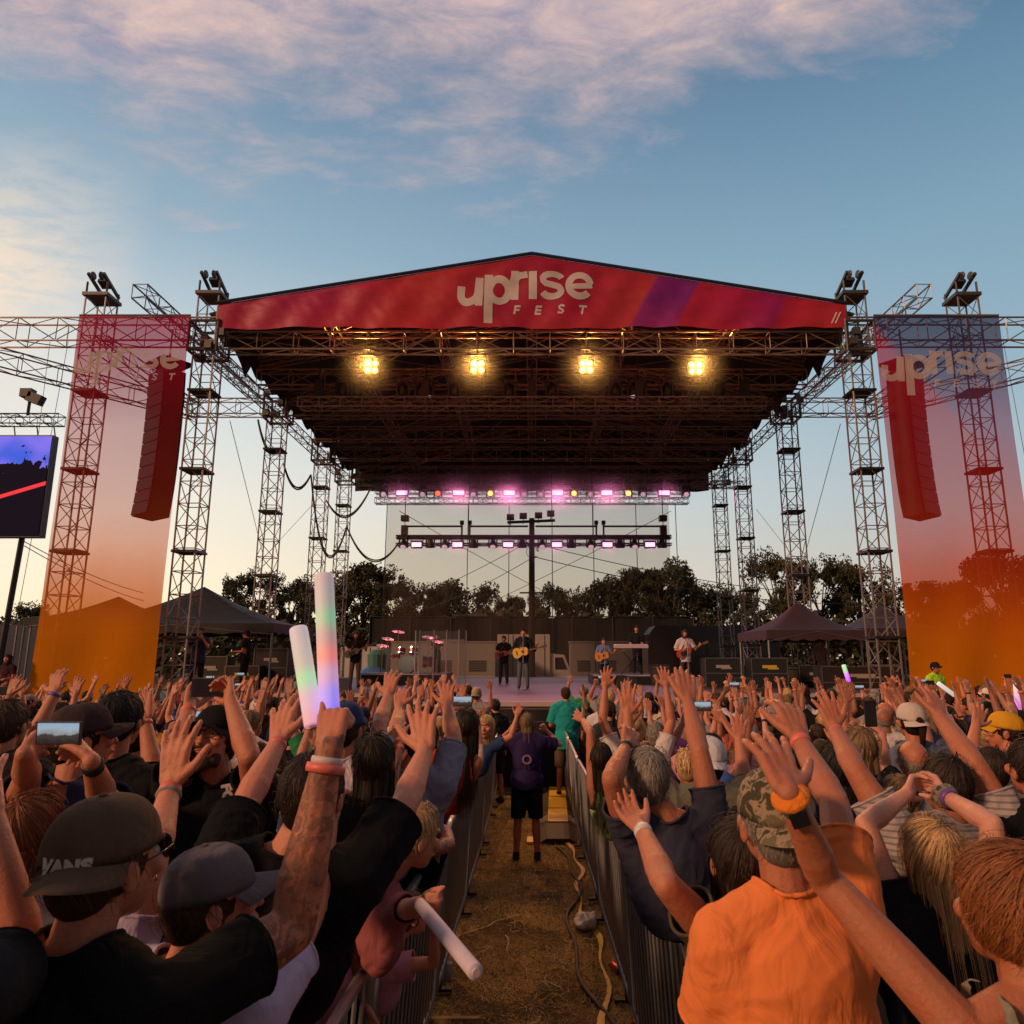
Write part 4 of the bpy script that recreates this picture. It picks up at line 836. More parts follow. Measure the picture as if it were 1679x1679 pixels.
        if attr_tattoo is not None:
            n = len(me.vertices); co = np.empty(n * 3); me.vertices.foreach_get('co', co); co = co.reshape(-1, 3); a = f.arms[attr_tattoo]
            def dseg(p, q): p = np.array(p); q = np.array(q); t_ = np.clip(((co - p) @ (q - p)) / ((q - p) @ (q - p)), 0, 1); return np.linalg.norm(co - (p + t_[:, None] * (q - p)), axis=1)
            dm_ = np.minimum(dseg(f.sh[attr_tattoo], a['el']), dseg(a['el'], a['wr'])); val = (dm_ < .075).astype(np.float32)
            hd = np.linalg.norm(co - np.array(a['wr'] + a['d'] * .06), axis=1); val[hd < .05] = 0
            at = me.attributes.new('tattoo', 'FLOAT', 'POINT'); at.data.foreach_set('value', val)
        me.materials.append(skinmat(True) if attr_tattoo is not None else SKIN); return me
    def shirt(f, sleeve=.62, hem=None, vox=.010, loose=.016, wr=.010, neckr=.085, tank=False, seed=0):
        s = f.s; mb = MB(); f.torso(mb, loose); cuts = []
        hemz = (.80 if hem is None else hem) * s
        cap(mb, f.hip, V3(f.hip.x, f.hip.y, hemz - .02) , (.16 * s * f.g + loose), (.15 * s * f.g + loose), 18) if not tank else None
        if not tank:
            for sd, a in f.arms.items():
                sh, el = f.sh[sd], a['el']; d = (el - sh); g = .5 + .5 * f.g; rr = (.060 if not f.female else .052) * s * g; L_ = min(sleeve, 1.0)
                c = sh + d * (L_ + .12); cap(mb, sh, sh + d * L_ * .5, rr + loose * .8, rr + loose * .9); cap(mb, sh + d * L_ * .5, c, rr + loose * .9, rr + loose * .95)
                if sleeve > 1.0:
                    d2 = a['wr'] - el; cap(mb, el, el + d2 * .95, rr * .85 + loose, .03 * s + loose); cuts.append((el + d2 * .88, d2.normalized(), .12 * s))
                else: cuts.append((sh + d * L_, d.normalized(), .13 * s))
        me = remesh(mb, vox, 3, .5)
        nd = (f.H(0, -.02, -.045) - f.neck).normalized(); nd = (nd + V3(0, 0, .5) - f.F * .0).normalized()
        cuts.append((f.neck + nd * (.012 if not tank else -.02) * s, nd, neckr * s * (1.3 if tank else .86), 'cyl'))
        if tank:
            for sd, a in f.arms.items(): cuts.append((f.sh[sd] - f.Rt * sd * .03 * s, (f.Rt * sd + V3(0, 0, .15)).normalized(), .16 * s))
        f.cutmesh(me, cuts, hemz); f.cuts = cuts
        # folds
        n = len(me.vertices); co = np.empty(n * 3); me.vertices.foreach_get('co', co); co = co.reshape(-1, 3); me.update(); nr = np.array([tuple(v.normal) for v in me.vertices])
        off = np.empty(n); sd_ = seed * 3.7; rot = Matrix.Rotation(R(20 + 25 * math.sin(seed)), 3, 'Y')
        for i in range(n):
            p = Vector(co[i]); q = rot @ p
            w_ = mnoise.noise((q.x * 3, q.y * 3 + sd_, q.z * 3)) * .12; a_ = max(0, 1 - abs(mnoise.noise((q.x * 4 + sd_ + w_ * 6, q.y * 4, (q.z + w_) * 10))) * 3.2) ** 2; b_ = max(0, 1 - abs(mnoise.noise((q.x * 9 + sd_, q.y * 9, (q.z + w_) * 19))) * 3) ** 2
            off[i] = wr * (.5 * a_ + .45 * b_ - .05)
        co += nr * off[:, None]; me.vertices.foreach_set('co', co.ravel()); me.update(); me.materials.append(CLOTH); return me
    def trims(f, me):
        """rolled collar and cuffs along the open edges of a shirt"""
        out = []; bm = bmesh.new(); bm.from_mesh(me); bv_ = [v.co.copy() for v in bm.verts if v.is_boundary]; bm.free()
        for (p, d, r, *cy) in f.cuts:
            e1 = d.orthogonal().normalized(); e2 = d.cross(e1); pts = []
            for c in bv_:
                q = c - p; h = q.dot(d); rad = (q - d * h).length
                if (cy and rad < r * 1.08 and -.05 < h < .3) or (not cy and abs(h) < .006 and rad < r * 1.1): pts.append((math.atan2(q.dot(e2), q.dot(e1)), c))
            if len(pts) < 12: continue
            mb = MB()
            bins = {}
            for a_, c in pts: bins.setdefault(int((a_ + math.pi) / (2 * math.pi) * 28), []).append(c)
            ring = [sum(bins[k], Vector()) / len(bins[k]) for k in sorted(bins)]
            if len(ring) < 14: continue
            n = len(ring); ring = [(ring[i - 1] + ring[i] * 2 + ring[(i + 1) % n]) / 4 for i in range(n)]; ring.append(ring[0]); mb.path(ring, .0055 * f.s, 6); out.append(('collar' if cy else 'cuff', mb.mesh('trim', CLOTH, True)))
        return out
    def cutmesh(f, me, cuts, hemz=None):
        bm = bmesh.new(); bm.from_mesh(me); kill = []
        for fc in bm.faces:
            c = fc.calc_center_median(); k = hemz is not None and c.z < hemz
            if not k:
                for (p, d, r, *cy) in cuts:
                    v = c - p; h = v.dot(d)
                    if h > 0 and (v - d * h).length < r and h < .35: k = True; break
            if k: kill.append(fc)
        bmesh.ops.delete(bm, geom=kill, context='FACES')
        for v in bm.verts:
            if v.is_boundary:
                best = None
                for (p, d, r, *cy) in cuts:
                    q = v.co - p; h = q.dot(d)
                    if cy:
                        rad = q - d * h
                        if h > -.03 and h < .3 and rad.length < r * 1.35: best = p + d * max(h, 0) + rad.normalized() * r; break
                    elif abs(h) < .03 and (q - d * h).length < r * 1.1: best = v.co - d * h; break
                if best is not None: v.co = best
                elif hemz is not None and abs(v.co.z - hemz) < .03: v.co.z = hemz
        for _ in range(2):
            nw = {}
            for v in bm.verts:
                if v.is_boundary:
                    nb = [e.other_vert(v).co for e in v.link_edges if e.is_boundary]
                    if len(nb) == 2: nw[v] = v.co * .5 + (nb[0] + nb[1]) * .25
            for v, c in nw.items(): v.co = c
        bmesh.ops.recalc_face_normals(bm, faces=bm.faces); bm.to_mesh(me); bm.free(); me.polygons.foreach_set('use_smooth', [True] * len(me.polygons))
    def pants(f, short=False, vox=.012, skirt=False):
        s = f.s; mb = MB(); up = V3(0, 0, 1); inf = .014
        o = len(mb.v); mb.sphere((0, 0, 0), 1, 18)
        for i in range(o, len(mb.v)): v = mb.v[i]; mb.v[i] = tuple(f.hip + up * .02 * s + f.Rt * (v[0] * (.158 * s * f.g + inf)) + f.F * (v[1] * (.118 * s * f.g + inf)) + up * v[2] * .14 * s)
        end = .62 * s if skirt else (.50 * s if short else .07 * s)
        for sd in (-1, 1):
            hp = f.hip + f.Rt * sd * .085 * s - up * .04 * s; kn = up * .49 * s + f.Rt * sd * f.stance * s + f.F * .02 * s; an = up * .085 * s + f.Rt * sd * (f.stance + .02) * s
            if short: cap(mb, hp, hp.lerp(kn, 1.05), .09 * s * f.g + inf, .075 * s + inf)
            else: cap(mb, hp, kn, .085 * s * f.g + inf, .058 * s + inf); cap(mb, kn, an, .058 * s + inf, .045 * s + inf)
        me = remesh(mb, vox, 3, .5)
        if short: f.cutmesh(me, [], end)
        me.materials.append(CLOTH); return me
    def shoes(f):
        s = f.s; mb = MB()
        for sd in (-1, 1):
            an = V3(0, 0, .085 * s) + f.Rt * sd * (f.stance + .02) * s; cap(mb, an - V3(0, 0, .035 * s) - f.F * .035 * s, an + f.F * .14 * s - V3(0, 0, .045 * s), .045 * s, .036 * s); cap(mb, an - V3(0, 0, .02 * s), an + V3(0, 0, .01 * s), .045 * s, .043 * s)
        me = remesh(mb, .012, 2); me.materials.append(CLOTH); return me
    # hair as many fine ribbons over a scalp shell
    def hair(f, style='short', n=2600, seed=0, width=.0016, length=None, vol=0.0, undercap=False):
        if undercap and style in ('short', 'buzz', 'messy'): length = .045; vol = -.002; n = int(n * 1.6)
        s = f.s * f.hk; rs = np.random.RandomState(seed); L = {'short': .055, 'buzz': .018, 'bob': .27, 'long': .46, 'pony': .12, 'bun': .12, 'messy': .09, 'bald': .03}[style] if length is None else length
        S = 9 if style in ('short', 'buzz', 'messy', 'bald') else 22
        C = np.array(f.head); HR, HF, HU = (np.array(q) for q in (f.HR, f.HF, f.HU))
        WM = np.array([[f.HR.dot(q) for q in (f.HR, f.HFl, V3(0, 0, 1))], [f.HF.dot(q) for q in (f.HR, f.HFl, V3(0, 0, 1))], [f.HU.dot(q) for q in (f.HR, f.HFl, V3(0, 0, 1))]])
        crown = np.array([0, -.35, .94]); crown /= np.linalg.norm(crown)
        rad = np.array([.083 + vol, .102 + vol, .098 + vol]); cen = np.array([0, -.010, .022])
        th0 = np.arccos(1 - rs.rand(n) * (1.62 if style != 'bald' else .1)); ph = rs.rand(n) * 2 * np.pi
        if style == 'bald': th0 = R(78) + rs.rand(n) * .5
        # frame about the crown
        e1 = np.cross(crown, [1, 0, 0]); e1 /= np.linalg.norm(e1); e2 = np.cross(crown, e1)
        def dirv(th, ph): return np.cos(th)[:, None] * crown + np.sin(th)[:, None] * (np.cos(ph)[:, None] * e1 + np.sin(ph)[:, None] * e2)
        d0 = dirv(th0, ph); 
        # keep off the face and below the nape line
        low = np.where(d0[:, 1] > .15, .30 - .05, np.where(np.abs(d0[:, 0]) > .75, -.35, -.62))
        ok = d0[:, 2] > low
        if undercap: ok &= (d0[:, 2] < (.12 if style in ('short', 'buzz', 'messy') else .3))
        th0 = th0[ok]; ph = ph[ok]; n = len(th0)
        P = np.zeros((n, S, 3)); Nn = np.zeros((n, S, 3)); seg = L / (S - 1) * (.75 + .5 * rs.rand(n)); th = th0.copy(); lift = vol * .3 + .002 + .004 * rs.rand(n) + .03 * (rs.rand(n) > .96) * rs.rand(n) + (.012 * rs.rand(n) if style == 'messy' else 0)
        phj = ph.copy(); curl = (rs.rand(n) - .5) * (1.6 if style in ('messy', 'short') else .5); pos = None; free = np.zeros(n, bool)
        tie = np.array([0, -.105 - vol, .035 if style == 'pony' else .06])
        for k in range(S):
            d_ = dirv(th, phj); surf = cen + d_ * rad * (1 + lift[:, None] * 9 * (1 if k else .3)) * np.array([1, 1, 1])
            if style in ('pony', 'bun'):
                t_ = k / (S - 1); base_ = cen + dirv(th0, ph) * rad; b2 = base_ * (1 - t_) + tie * t_; q_ = (b2 - cen) / rad; ln = np.linalg.norm(q_, axis=1)[:, None]; P[:, k] = cen + b2 * 0 + (b2 - cen) / ln * 1.04 * (1 - .0 * t_) ; Nn[:, k] = (b2 - cen) / np.linalg.norm(b2 - cen, axis=1)[:, None]; continue
            if k == 0: P[:, 0] = surf; Nn[:, 0] = d_; continue
            limit = surf[:, 2] < (-.055 if style in ('long', 'bob') else -9); front = d_[:, 1] > .35
            free |= limit | ((d_[:, 1] > .45) & (surf[:, 2] < .05))
            fall = P[:, k - 1] + np.stack([P[:, k - 1][:, 0] * .02 + .006 * np.sin(ph * 7 + k * .5), -.12 * seg + .0 * seg, -np.ones(n)], 1) * np.stack([np.ones(n), np.ones(n), seg], 1) * np.array([1, 1, 1])
            dl = np.array([0, -.16, -.985]) @ WM.T; fall = P[:, k - 1] + dl * seg[:, None] + np.stack([.0012 * np.sin(ph * 7 + k * .5), 0 * ph, 0 * ph], 1) + np.array([1, 0, 0]) * P[:, k - 1] * .004
            P[:, k] = np.where(free[:, None], fall, surf); Nn[:, k] = np.where(free[:, None], Nn[:, k - 1], d_)
            th = th + seg / .095; phj = phj + curl * seg / .095 * .35
        W_ = P @ np.stack([HR, HF, HU]) * s + C if True else None
        if style in ('long', 'bob'):   # gravity is world-down once free: shear back the tilt
            pass
        NW = Nn @ np.stack([HR, HF, HU]); T = np.gradient(W_, axis=1); Bn = np.cross(NW, T); ln = np.linalg.norm(Bn, axis=2, keepdims=True); Bn = Bn / np.maximum(ln, 1e-9)
        jit = (rs.rand(n, 1, 1) - .5) * 1.2; Bn = Bn + NW * jit; taper = np.linspace(1, .35, S)[None, :, None]; wd = width * s * taper
        A = W_ - Bn * wd; B = W_ + Bn * wd; VV = np.stack([A, B], 2).reshape(-1, 3)
        idx = np.arange(n * S).reshape(n, S) * 2; a = idx[:, :-1].ravel(); b = idx[:, 1:].ravel(); FF = np.stack([a, a + 1, b + 1, b], 1)
        # shell under the strands
        mb = MB(); o = 0
        def ell(c, rx, ry, rz, nn=20):
            o = len(mb.v); mb.sphere((0, 0, 0), 1, nn)
            for i in range(o, len(mb.v)): v = mb.v[i]; mb.v[i] = tuple(f.H(c[0] + v[0] * rx, c[1] + v[1] * ry, c[2] + v[2] * rz))
        if style not in ('bald',):
            ell((0, -.016, .028 if not undercap else .016), .082 + vol * .8, .097 + vol * .8, (.094 + vol * .8) if not undercap else .086); ell((0, -.05, -.018), .066 + vol * .6, .058, .068)
        if style == 'long' or style == 'bob':
            Lh = L * .72
            for x_ in (-.045, -.015, .015, .045): q0 = f.H(x_, -.065, -.02); cap(mb, q0, q0 + (V3(0, 0, -.985) - f.HFl * .16) * Lh * .55 * s, .026 * s, .012 * s)
        if style == 'pony': cap(mb, f.H(0, -.11, .035), f.H(0, -.15, .0), .022 * s, .026 * s); cap(mb, f.H(0, -.15, 0), f.H(.0, -.14, -.17), .026 * s, .008 * s)
        if style == 'bun': ell((0, -.115, .075), .042, .036, .04, 14)
        faces = mb.f; vs = np.array(mb.v) if mb.v else np.zeros((0, 3)); me = bpy.data.meshes.new('hair'); off = len(vs)
        me.from_pydata(np.vstack([vs, VV]).tolist(), [], list(faces) + [tuple(r_) for r_ in (FF + off).tolist()]); me.polygons.foreach_set('use_smooth', [True] * len(me.polygons)); me.materials.append(HAIR); me.materials.append(hairbase()); mi = np.zeros(len(me.polygons), np.int32); mi[:len(faces)] = 1; me.polygons.foreach_set('material_index', mi); me.update(); return me
    def capmesh(f, back=False, brimlen=.075, tall=0.0, side=0, bucket=False):
        """returns (dome, brim, button) meshes"""
        a0 = R((180 if back else 0) + side); bd = f.HF * math.cos(a0) + f.HR * math.sin(a0); br = f.HU.cross(bd) * -1
        s = f.s * f.hk; c = f.H(0, -.008, .040 + tall * .3); mb = MB(); n, m_ = 36, 12; Vv = []
        for lay in (0, 1):
            for j in range(m_ + 1):
                ph = math.pi / 2 * j / m_
                for i in range(n):
                    t_ = 2 * math.pi * i / n; k = 1 + .02 * math.cos(6 * t_) * math.cos(ph) - .03 * lay
                    z = math.sin(ph) ** .9 * (.088 + tall) - .016 * (1 - math.sin(ph)); Vv.append(c + (f.HR * math.cos(t_) * .0895 * k + f.HF * math.sin(t_) * .108 * k) * s * math.cos(ph) ** .75 + f.HU * z * s * (1 if lay == 0 else .96))
        M = m_ + 1; Fc = [(l * M * n + j * n + i, l * M * n + j * n + (i + 1) % n, l * M * n + (j + 1) * n + (i + 1) % n, l * M * n + (j + 1) * n + i) for l in (0, 1) for j in range(m_) for i in range(n)]
        Fc += [(i, M * n + i, M * n + (i + 1) % n, (i + 1) % n) for i in range(n)]; mb.add(Vv, Fc); dome = mb.mesh('cap', CLOTH, True)
        mb = MB(); Vv = []; nu, nv = 18, 6
        for lay in (0, 1):
            for iu in range(nu + 1):
                t_ = (iu / nu - .5) * R(125)
                for iv in range(nv + 1):
                    e = iv / nv; ex = .0885; ey = .104; r_ = 1 + e * (brimlen / .1) * math.cos(t_ * .72) ** .6; arch = -.030 * abs(math.sin(t_)) ** 1.5 * (.6 + e * .6) - .012 * e
                    Vv.append(c + (br * math.sin(t_) * ex * (1 + .05 * e) + bd * (math.cos(t_) * ey * r_ + 0)) * s + f.HU * (arch - .006 - .004 * lay) * s)
        K = (nu + 1) * (nv + 1); Fc = []
        for l in (0, 1): Fc += [(l * K + iu * (nv + 1) + iv, l * K + (iu + 1) * (nv + 1) + iv, l * K + (iu + 1) * (nv + 1) + iv + 1, l * K + iu * (nv + 1) + iv + 1) for iu in range(nu) for iv in range(nv)]
        Fc += [(iu * (nv + 1) + nv, (iu + 1) * (nv + 1) + nv, K + (iu + 1) * (nv + 1) + nv, K + iu * (nv + 1) + nv) for iu in range(nu)]; mb.add(Vv, Fc); brim = mb.mesh('brim', CLOTH, True)
        mb = MB(); mb.sphere(c + f.HU * (.089 + tall) * s, (.009 * s, .009 * s, .005 * s), 10); return dome, brim, mb.mesh('button', CLOTH, True)
def oset(name, me, parent, col=None):
    o = bpy.data.objects.new(name, me); link(o, parent)
    if col is not None: o.color = (*col[:3], 1)
    return o
# ================= hero people, placed by where their heads stand in the crowd
SKT = dict(fair=(.56, .27, .175), tan=(.43, .185, .10), warm=(.49, .22, .13), deep=(.22, .09, .05), pale=(.60, .34, .25), olive=(.36, .16, .085))
HCOL = dict(black=(.012, .009, .008), dark=(.035, .02, .013), brown=(.085, .042, .022), auburn=(.22, .07, .022), blond=(.66, .40, .18), grey=(.30, .26, .22), dblond=(.26, .16, .08), ginger=(.30, .10, .03))
SHOES = (.03, .03, .035)
HEROS = []
def solve_ray(c, L, px, far=True):
    """point seen at that pixel, at distance L from joint c"""
    d = ray(*px); oc = RAYO - c; b = oc.dot(d); disc = b * b - (oc.length_squared - L * L)
    if disc <= 0:
        return RAYO + d * (-b)
    return RAYO + d * (-b + (math.sqrt(disc) if far else -math.sqrt(disc)))
def band(t, name, a, b_, fr, r, w, m, n=14, bump=0):
    a = Vector(a); b_ = Vector(b_); d = (b_ - a).normalized(); c = a.lerp(b_, fr); mb = MB()
    prof = [(r - .004, -w / 2), (r, -w / 2), (r + .0015, 0), (r, w / 2), (r - .004, w / 2)] if not bump else [(r + bump * math.sin(math.pi * k / 8), -w / 2 + w * k / 8) for k in range(9)]
    mb.lathe(prof, c, n, d); return mb.build(name, m, t, True)
PINKB = mat('wristband_coral', (.75, .16, .11), .45, 0, .1)
def face(f, t, glasses=False, beard=False, sun=False, skin=None):
    EYE = mat('eye_white', (.5, .45, .42), .2, 0, 0); IR = mat('iris_dark', (.02, .012, .01), .15, 0, 0); s = f.s * f.hk
    mb = MB(); m2 = MB()
    for e in (-1, 1): mb.sphere(f.H(e * .032, .078, .0), .0125 * s, 10); m2.sphere(f.H(e * .032, .0865, -.001), .006 * s, 8)
    mb.build('eyes', EYE, t, True); m2.build('pupils', IR, t, True)
    mb = MB(); hc = mat('brow_hair', (.03, .018, .012), .8)
    for e in (-1, 1): mb.path([f.H(e * .016, .100, .020), f.H(e * .034, .098, .025), f.H(e * .052, .084, .020)], [.003 * s, .0045 * s, .002 * s], 6)
    mb.build('eyebrows', hc, t, True)
    mb = MB(); mb.path([f.H(-.024, .092, -.062), f.H(-.01, .101, -.0605), f.H(.01, .101, -.0605), f.H(.024, .092, -.062)], [.002 * s, .0035 * s, .0035 * s, .002 * s], 6); mb.build('mouth', mat('lips', (.28, .08, .06), .4), t, True)
    if beard:
        mb = MB()
        def e_(c, r_): 
            o = len(mb.v); mb.sphere((0, 0, 0), 1, 12)
            for i in range(o, len(mb.v)): v = mb.v[i]; mb.v[i] = tuple(f.H(c[0] + v[0] * r_[0], c[1] + v[1] * r_[1], c[2] + v[2] * r_[2]))
        e_((0, .062, -.102), (.040, .034, .030))
        for x in (-1, 1): e_((x * .042, .040, -.082), (.018, .03, .030)); e_((x * .026, .083, -.058), (.012, .010, .020))
        e_((0, .096, -.049), (.028, .009, .006)); me = remesh(mb, .005, 3); me.materials.append(mat('beard_hair', (.07, .035, .018), .9, 0, .4, 60, bump=1, bscale=200)); oset('beard', me, t)
    if glasses or sun:
        mb = MB(); gm_ = mat('black_frames', (.01, .01, .01), .25)
        for e in (-1, 1):
            pts = [f.H(e * .033 + .025 * math.cos(a), .104, .002 + .019 * math.sin(a)) for a in [i * math.pi / 8 for i in range(17)]]; mb.path(pts, .0022 * s, 5); mb.path([f.H(e * .058, .104, .008), f.H(e * .078, .06, .008), f.H(e * .082, -.01, .0)], .002 * s, 5)
            if sun: mb.lathe([(.001, 0), (.0245 * s, 0), (.0245 * s, .002), (.001, .002)], f.H(e * .033, .105, .002), 16, f.HF)
        mb.path([f.H(-.010, .104, .008), f.H(.010, .104, .008)], .0022 * s, 5); mb.build('glasses', gm_, t, True)
def hero(label, head, hs, shirt, skin='warm', hair=('short', 'brown'), yaw=0, R_=None, L_=None, Ht=None, female=False, girth=1.0, sleeve=.62, capc=None, capback=False, capside=0, tilt=8, hyaw=0, cloth='plain', pants=(.03, .035, .06), short=False, faced=False, loose=.016, vox=.006, lean=(0, 0), tattoo=None, tank=False, child=False, glasses=False, beard=False, sun=False, group='front of the crowd', feet=None, nhair=2600, shoulder=1.0, wr=.010, hcloth=None, cat='person', hem=None, grp=None, z0=None, seed=None, armk=None):
    if Ht is None or feet is None:
        hm = .235 * ((.94 if female else 1.0)) if not child else .235 * .8
        dep = FPX * hm / hs; r_ = ray(*head); ax = V3(0, CP, SP); P = RAYO + r_ * (dep / r_.dot(ax))
        gz0 = zg(P.y) if z0 is None else z0
        H_ = Ht or (P.z - gz0 + .118 * (P.z - gz0) / 1.63); H_ = max(.8, min(2.05, H_))
        base = V3(P.x, P.y, P.z + .118 * H_ / 1.75 * (1.25 if child else 1) - H_)
        if abs(P.x) < .90 and head[1] > 1150 and lean == (0, 0):   # those at the rail stand behind it and lean in
            mv = min(.45, .92 - abs(P.x)) * (1 if P.x > 0 else -1); base.x += mv; y_ = R(yaw); lean = (-mv * math.cos(y_), mv * math.sin(y_))
        elif lean != (0, 0): y_ = R(yaw); base -= V3(math.cos(y_), math.sin(y_), 0) * lean[0] + V3(-math.sin(y_), math.cos(y_), 0) * lean[1]
    else:
        H_ = Ht; base = V3(*feet)
    f = Fig(H_, yaw, girth, female, lean, hyaw, tilt, shoulder, child)
    f.armk = armk or (1.03 if hs > 90 else .97); t = thing('person', label, cat, base, 0, grp)
    for side, sp in ((1, R_), (-1, L_)):
        if sp is None: f.armdir(side, (.15, .05, -1), (.0, .25, -1), pose='relax'); continue
        if isinstance(sp, dict) and 'dirs' in sp: f.armdir(side, *sp['dirs'], pose=sp.get('pose', 'open'), palm=sp.get('palm')); continue
        k = dict(sp) if isinstance(sp, dict) else dict(p=sp)
        p = k['p']; fars = k.get('far', (True, True, True)); sh = f.sh[side] + base + V3(0, 0, .03 * f.s)
        el = solve_ray(sh, f.la, p[0], fars[0]); wr_ = solve_ray(el, f.lf, p[1], fars[1]); tp = solve_ray(wr_, .18 * f.s, p[2], fars[2])
        f.arm(side, el - base, wr_ - base, tp - base, k.get('palm'), k.get('pose', 'open'), k.get('hs', 1.0))
        if 'thumb' in k: f.arms[side]['thumb'] = k['thumb']
    seed = seed if seed is not None else len(HEROS)
    global NAILS
    NAILS = []
    bo = oset('body', f.body(vox, tattoo), t, SKT[skin] if isinstance(skin, str) else skin)
    so_ = oset('tank_top' if tank else 'shirt', f.shirt(sleeve, hem, loose=loose, tank=tank, seed=seed, wr=wr), t, shirt)
    if not tank:
        for nm_, tm_ in f.trims(so_.data): oset(nm_, tm_, so_, shirt)
    if hs > 60 and NAILS:
        mb = MB()
        for (p, d, n_, r) in NAILS:
            o = len(mb.v); mb.sphere((0, 0, 0), 1, 8); x = d.cross(n_).normalized()
            for i in range(o, len(mb.v)): v = mb.v[i]; mb.v[i] = tuple(p + x * v[0] * r * .62 + d * v[1] * r * .75 + n_ * v[2] * r * .38)
        mb.build('nails', mat('nail', (.60, .32, .24), .3, 0, .05), t, True)
    NAILS = None
    if cloth != 'plain': so_.data.materials[0] = clothmat(cloth)
    oset('shorts' if short else 'trousers', f.pants(short), t, pants); oset('shoes', f.shoes(), t, SHOES)
    if hair: oset('hair', f.hair(hair[0], int(nhair * (1.6 if hs < 120 else 2.8)), seed, vol=.004 if hair[0] == 'messy' else 0, undercap=capc is not None, length=.64 if hair == ('long', 'blond') else None, width=.0014 if hs < 120 else .0008), t, HCOL[hair[1]])
    if capc is not None:
        dm_, br, bt = f.capmesh(capback, side=capside); c_ = oset('cap', dm_, t, capc); b_ = oset('brim', br, c_, capc); oset('button', bt, c_, capc)
        if hcloth:
            dm_.materials[0] = clothmat(hcloth)
        t['capobj'] = 1
    if faced: face(f, t, glasses, beard, sun)
    elif sun or glasses: face(f, t, glasses, False, sun)
    f.base = base; f.t = t; HEROS.append((base.x, base.y)); return f
def wband(f, side, m, fr=.93, w=.022, r=None, name='wristband', bump=0):
    a = f.arms[side]; r = (r or (.0285 * f.s if fr > .85 else .037 * f.s)) * (1 + (getattr(f, 'armk', 1) - 1) * .9); return band(f.t, name, a['el'], a['wr'], fr, r * (.9 if f.female else 1), w, m, bump=bump)
def phone(pos, facing, up, label, w=.155, h=.075, lit=True, screen_to=None):
    t = thing('phone', label, 'phone', pos); z = Vector(facing).normalized(); x = Vector(up).cross(z).normalized(); y = z.cross(x); M_ = Matrix((x, y, z)).transposed()
    mb = MB(); mb.box((0, 0, 0), (w, h, .009), M_); mb.build('case', BLKP, t)
    mb = MB(); mb.box(M_ @ Vector((0, 0, .0055)), (w * .93, h * .9, .001), M_); mb.build('screen', screen_mat() if lit else mat('dark_glass', (.02, .02, .03), .1), t); return t
def screen_mat():
    if 'phone_screen' in MATS: return MATS['phone_screen']
    m = bpy.data.materials.new('phone_screen'); m.use_nodes = True; N = NT(m.node_tree); b = m.node_tree.nodes['Principled BSDF']; t = N.n('ShaderNodeTexCoord')
    sp_ = N.n('ShaderNodeSeparateXYZ'); N.l(t.outputs['Generated'], sp_.inputs[0])
    c = N.ramp(N.m('ADD', sp_.outputs[2], N.m('MULTIPLY', N.m('SUBTRACT', N.noise(t.outputs['Object'], 40, 4), .5), .5)), [(0, (.02, .015, .015)), (.4, (.05, .04, .04)), (.5, (.30, .30, .32)), (.8, (.35, .45, .55)), (1, (.30, .42, .55))])
    N.l(c, b.inputs['Emission Color']); b.inputs['Emission Strength'].default_value = .9; b.inputs['Base Color'].default_value = (.01, .01, .01, 1); b.inputs['Roughness'].default_value = .2; MATS['phone_screen'] = m; return m
N1 = (False, False, False); F1 = (True, True, True)
# --- left side
f = hero('man in a brown backwards cap, tattooed arm holding up two glowing foam sticks', (160, 1420), 196, (.008, .008, .009), 'warm', ('short', 'brown'), yaw=-14, R_=dict(p=((478, 1525), (541, 1228), (552, 1120)), pose='point', far=(True, True, True), hs=1.06), girth=1.0, capc=(.10, .065, .045), capback=True, capside=-25, hyaw=-10, tilt=6, sun=True, tattoo=1, armk=1.28, vox=.0045, sleeve=.68, nhair=3500, beard=False)

tm = text_mesh('VANS', .034, .0022, space=1.05, ext=.0006); from mathutils.bvhtree import BVHTree
cm = [c for c in f.t.children if c.name.startswith('cap')][0].data; bv = BVHTree.FromPolygons([v.co for v in cm.vertices], [tuple(p.vertices) for p in cm.polygons]); o3 = RAYO - f.base; hit = bv.ray_cast(o3, ray(104, 1424))
if hit[0] is None: hit = bv.ray_cast(o3, ray(118, 1420))
dN = V3(hit[1].x, hit[1].y, 0).normalized(); dN = dN if dN.dot(RAYO - f.base - hit[0]) > 0 else -dN; dT = V3(0, 0, 1).cross(dN).normalized()
for v_ in tm.vertices:
    q = hit[0] + dT * v_.co.x + V3(0, 0, 1) * v_.co.y + dN * .1; h2 = bv.ray_cast(q, -dN)
    v_.co = (h2[0] if h2[0] is not None else hit[0] + dT * v_.co.x + V3(0, 0, 1) * v_.co.y) + dN * (.0015 + v_.co.z)
tm.materials.append(mat('white_print', (.6, .52, .5))); o_ = bpy.data.objects.new('lettering', tm); link(o_, [c for c in f.t.children if c.name.startswith('cap')][0])
hA = f; wband(f, 1, mat('bracelet_white', (.6, .5, .48), .5), .93, .016); wband(f, 1, PINKB, .885, .02, r=.036)
hero('black sleeve person at the left edge, bent bare arm cut by the frame', (-190, 1330), 230, (.02, .02, .022), 'fair', ('short', 'dark'), R_=dict(p=((38, 1575), (-15, 1345), (-40, 1240))), sleeve=.4)
hero('person with auburn bobbed hair behind the brown cap', (42, 1372), 118, (.10, .09, .12), 'fair', ('bob', 'auburn'), female=True, hyaw=-10, L_=None, nhair=3500)
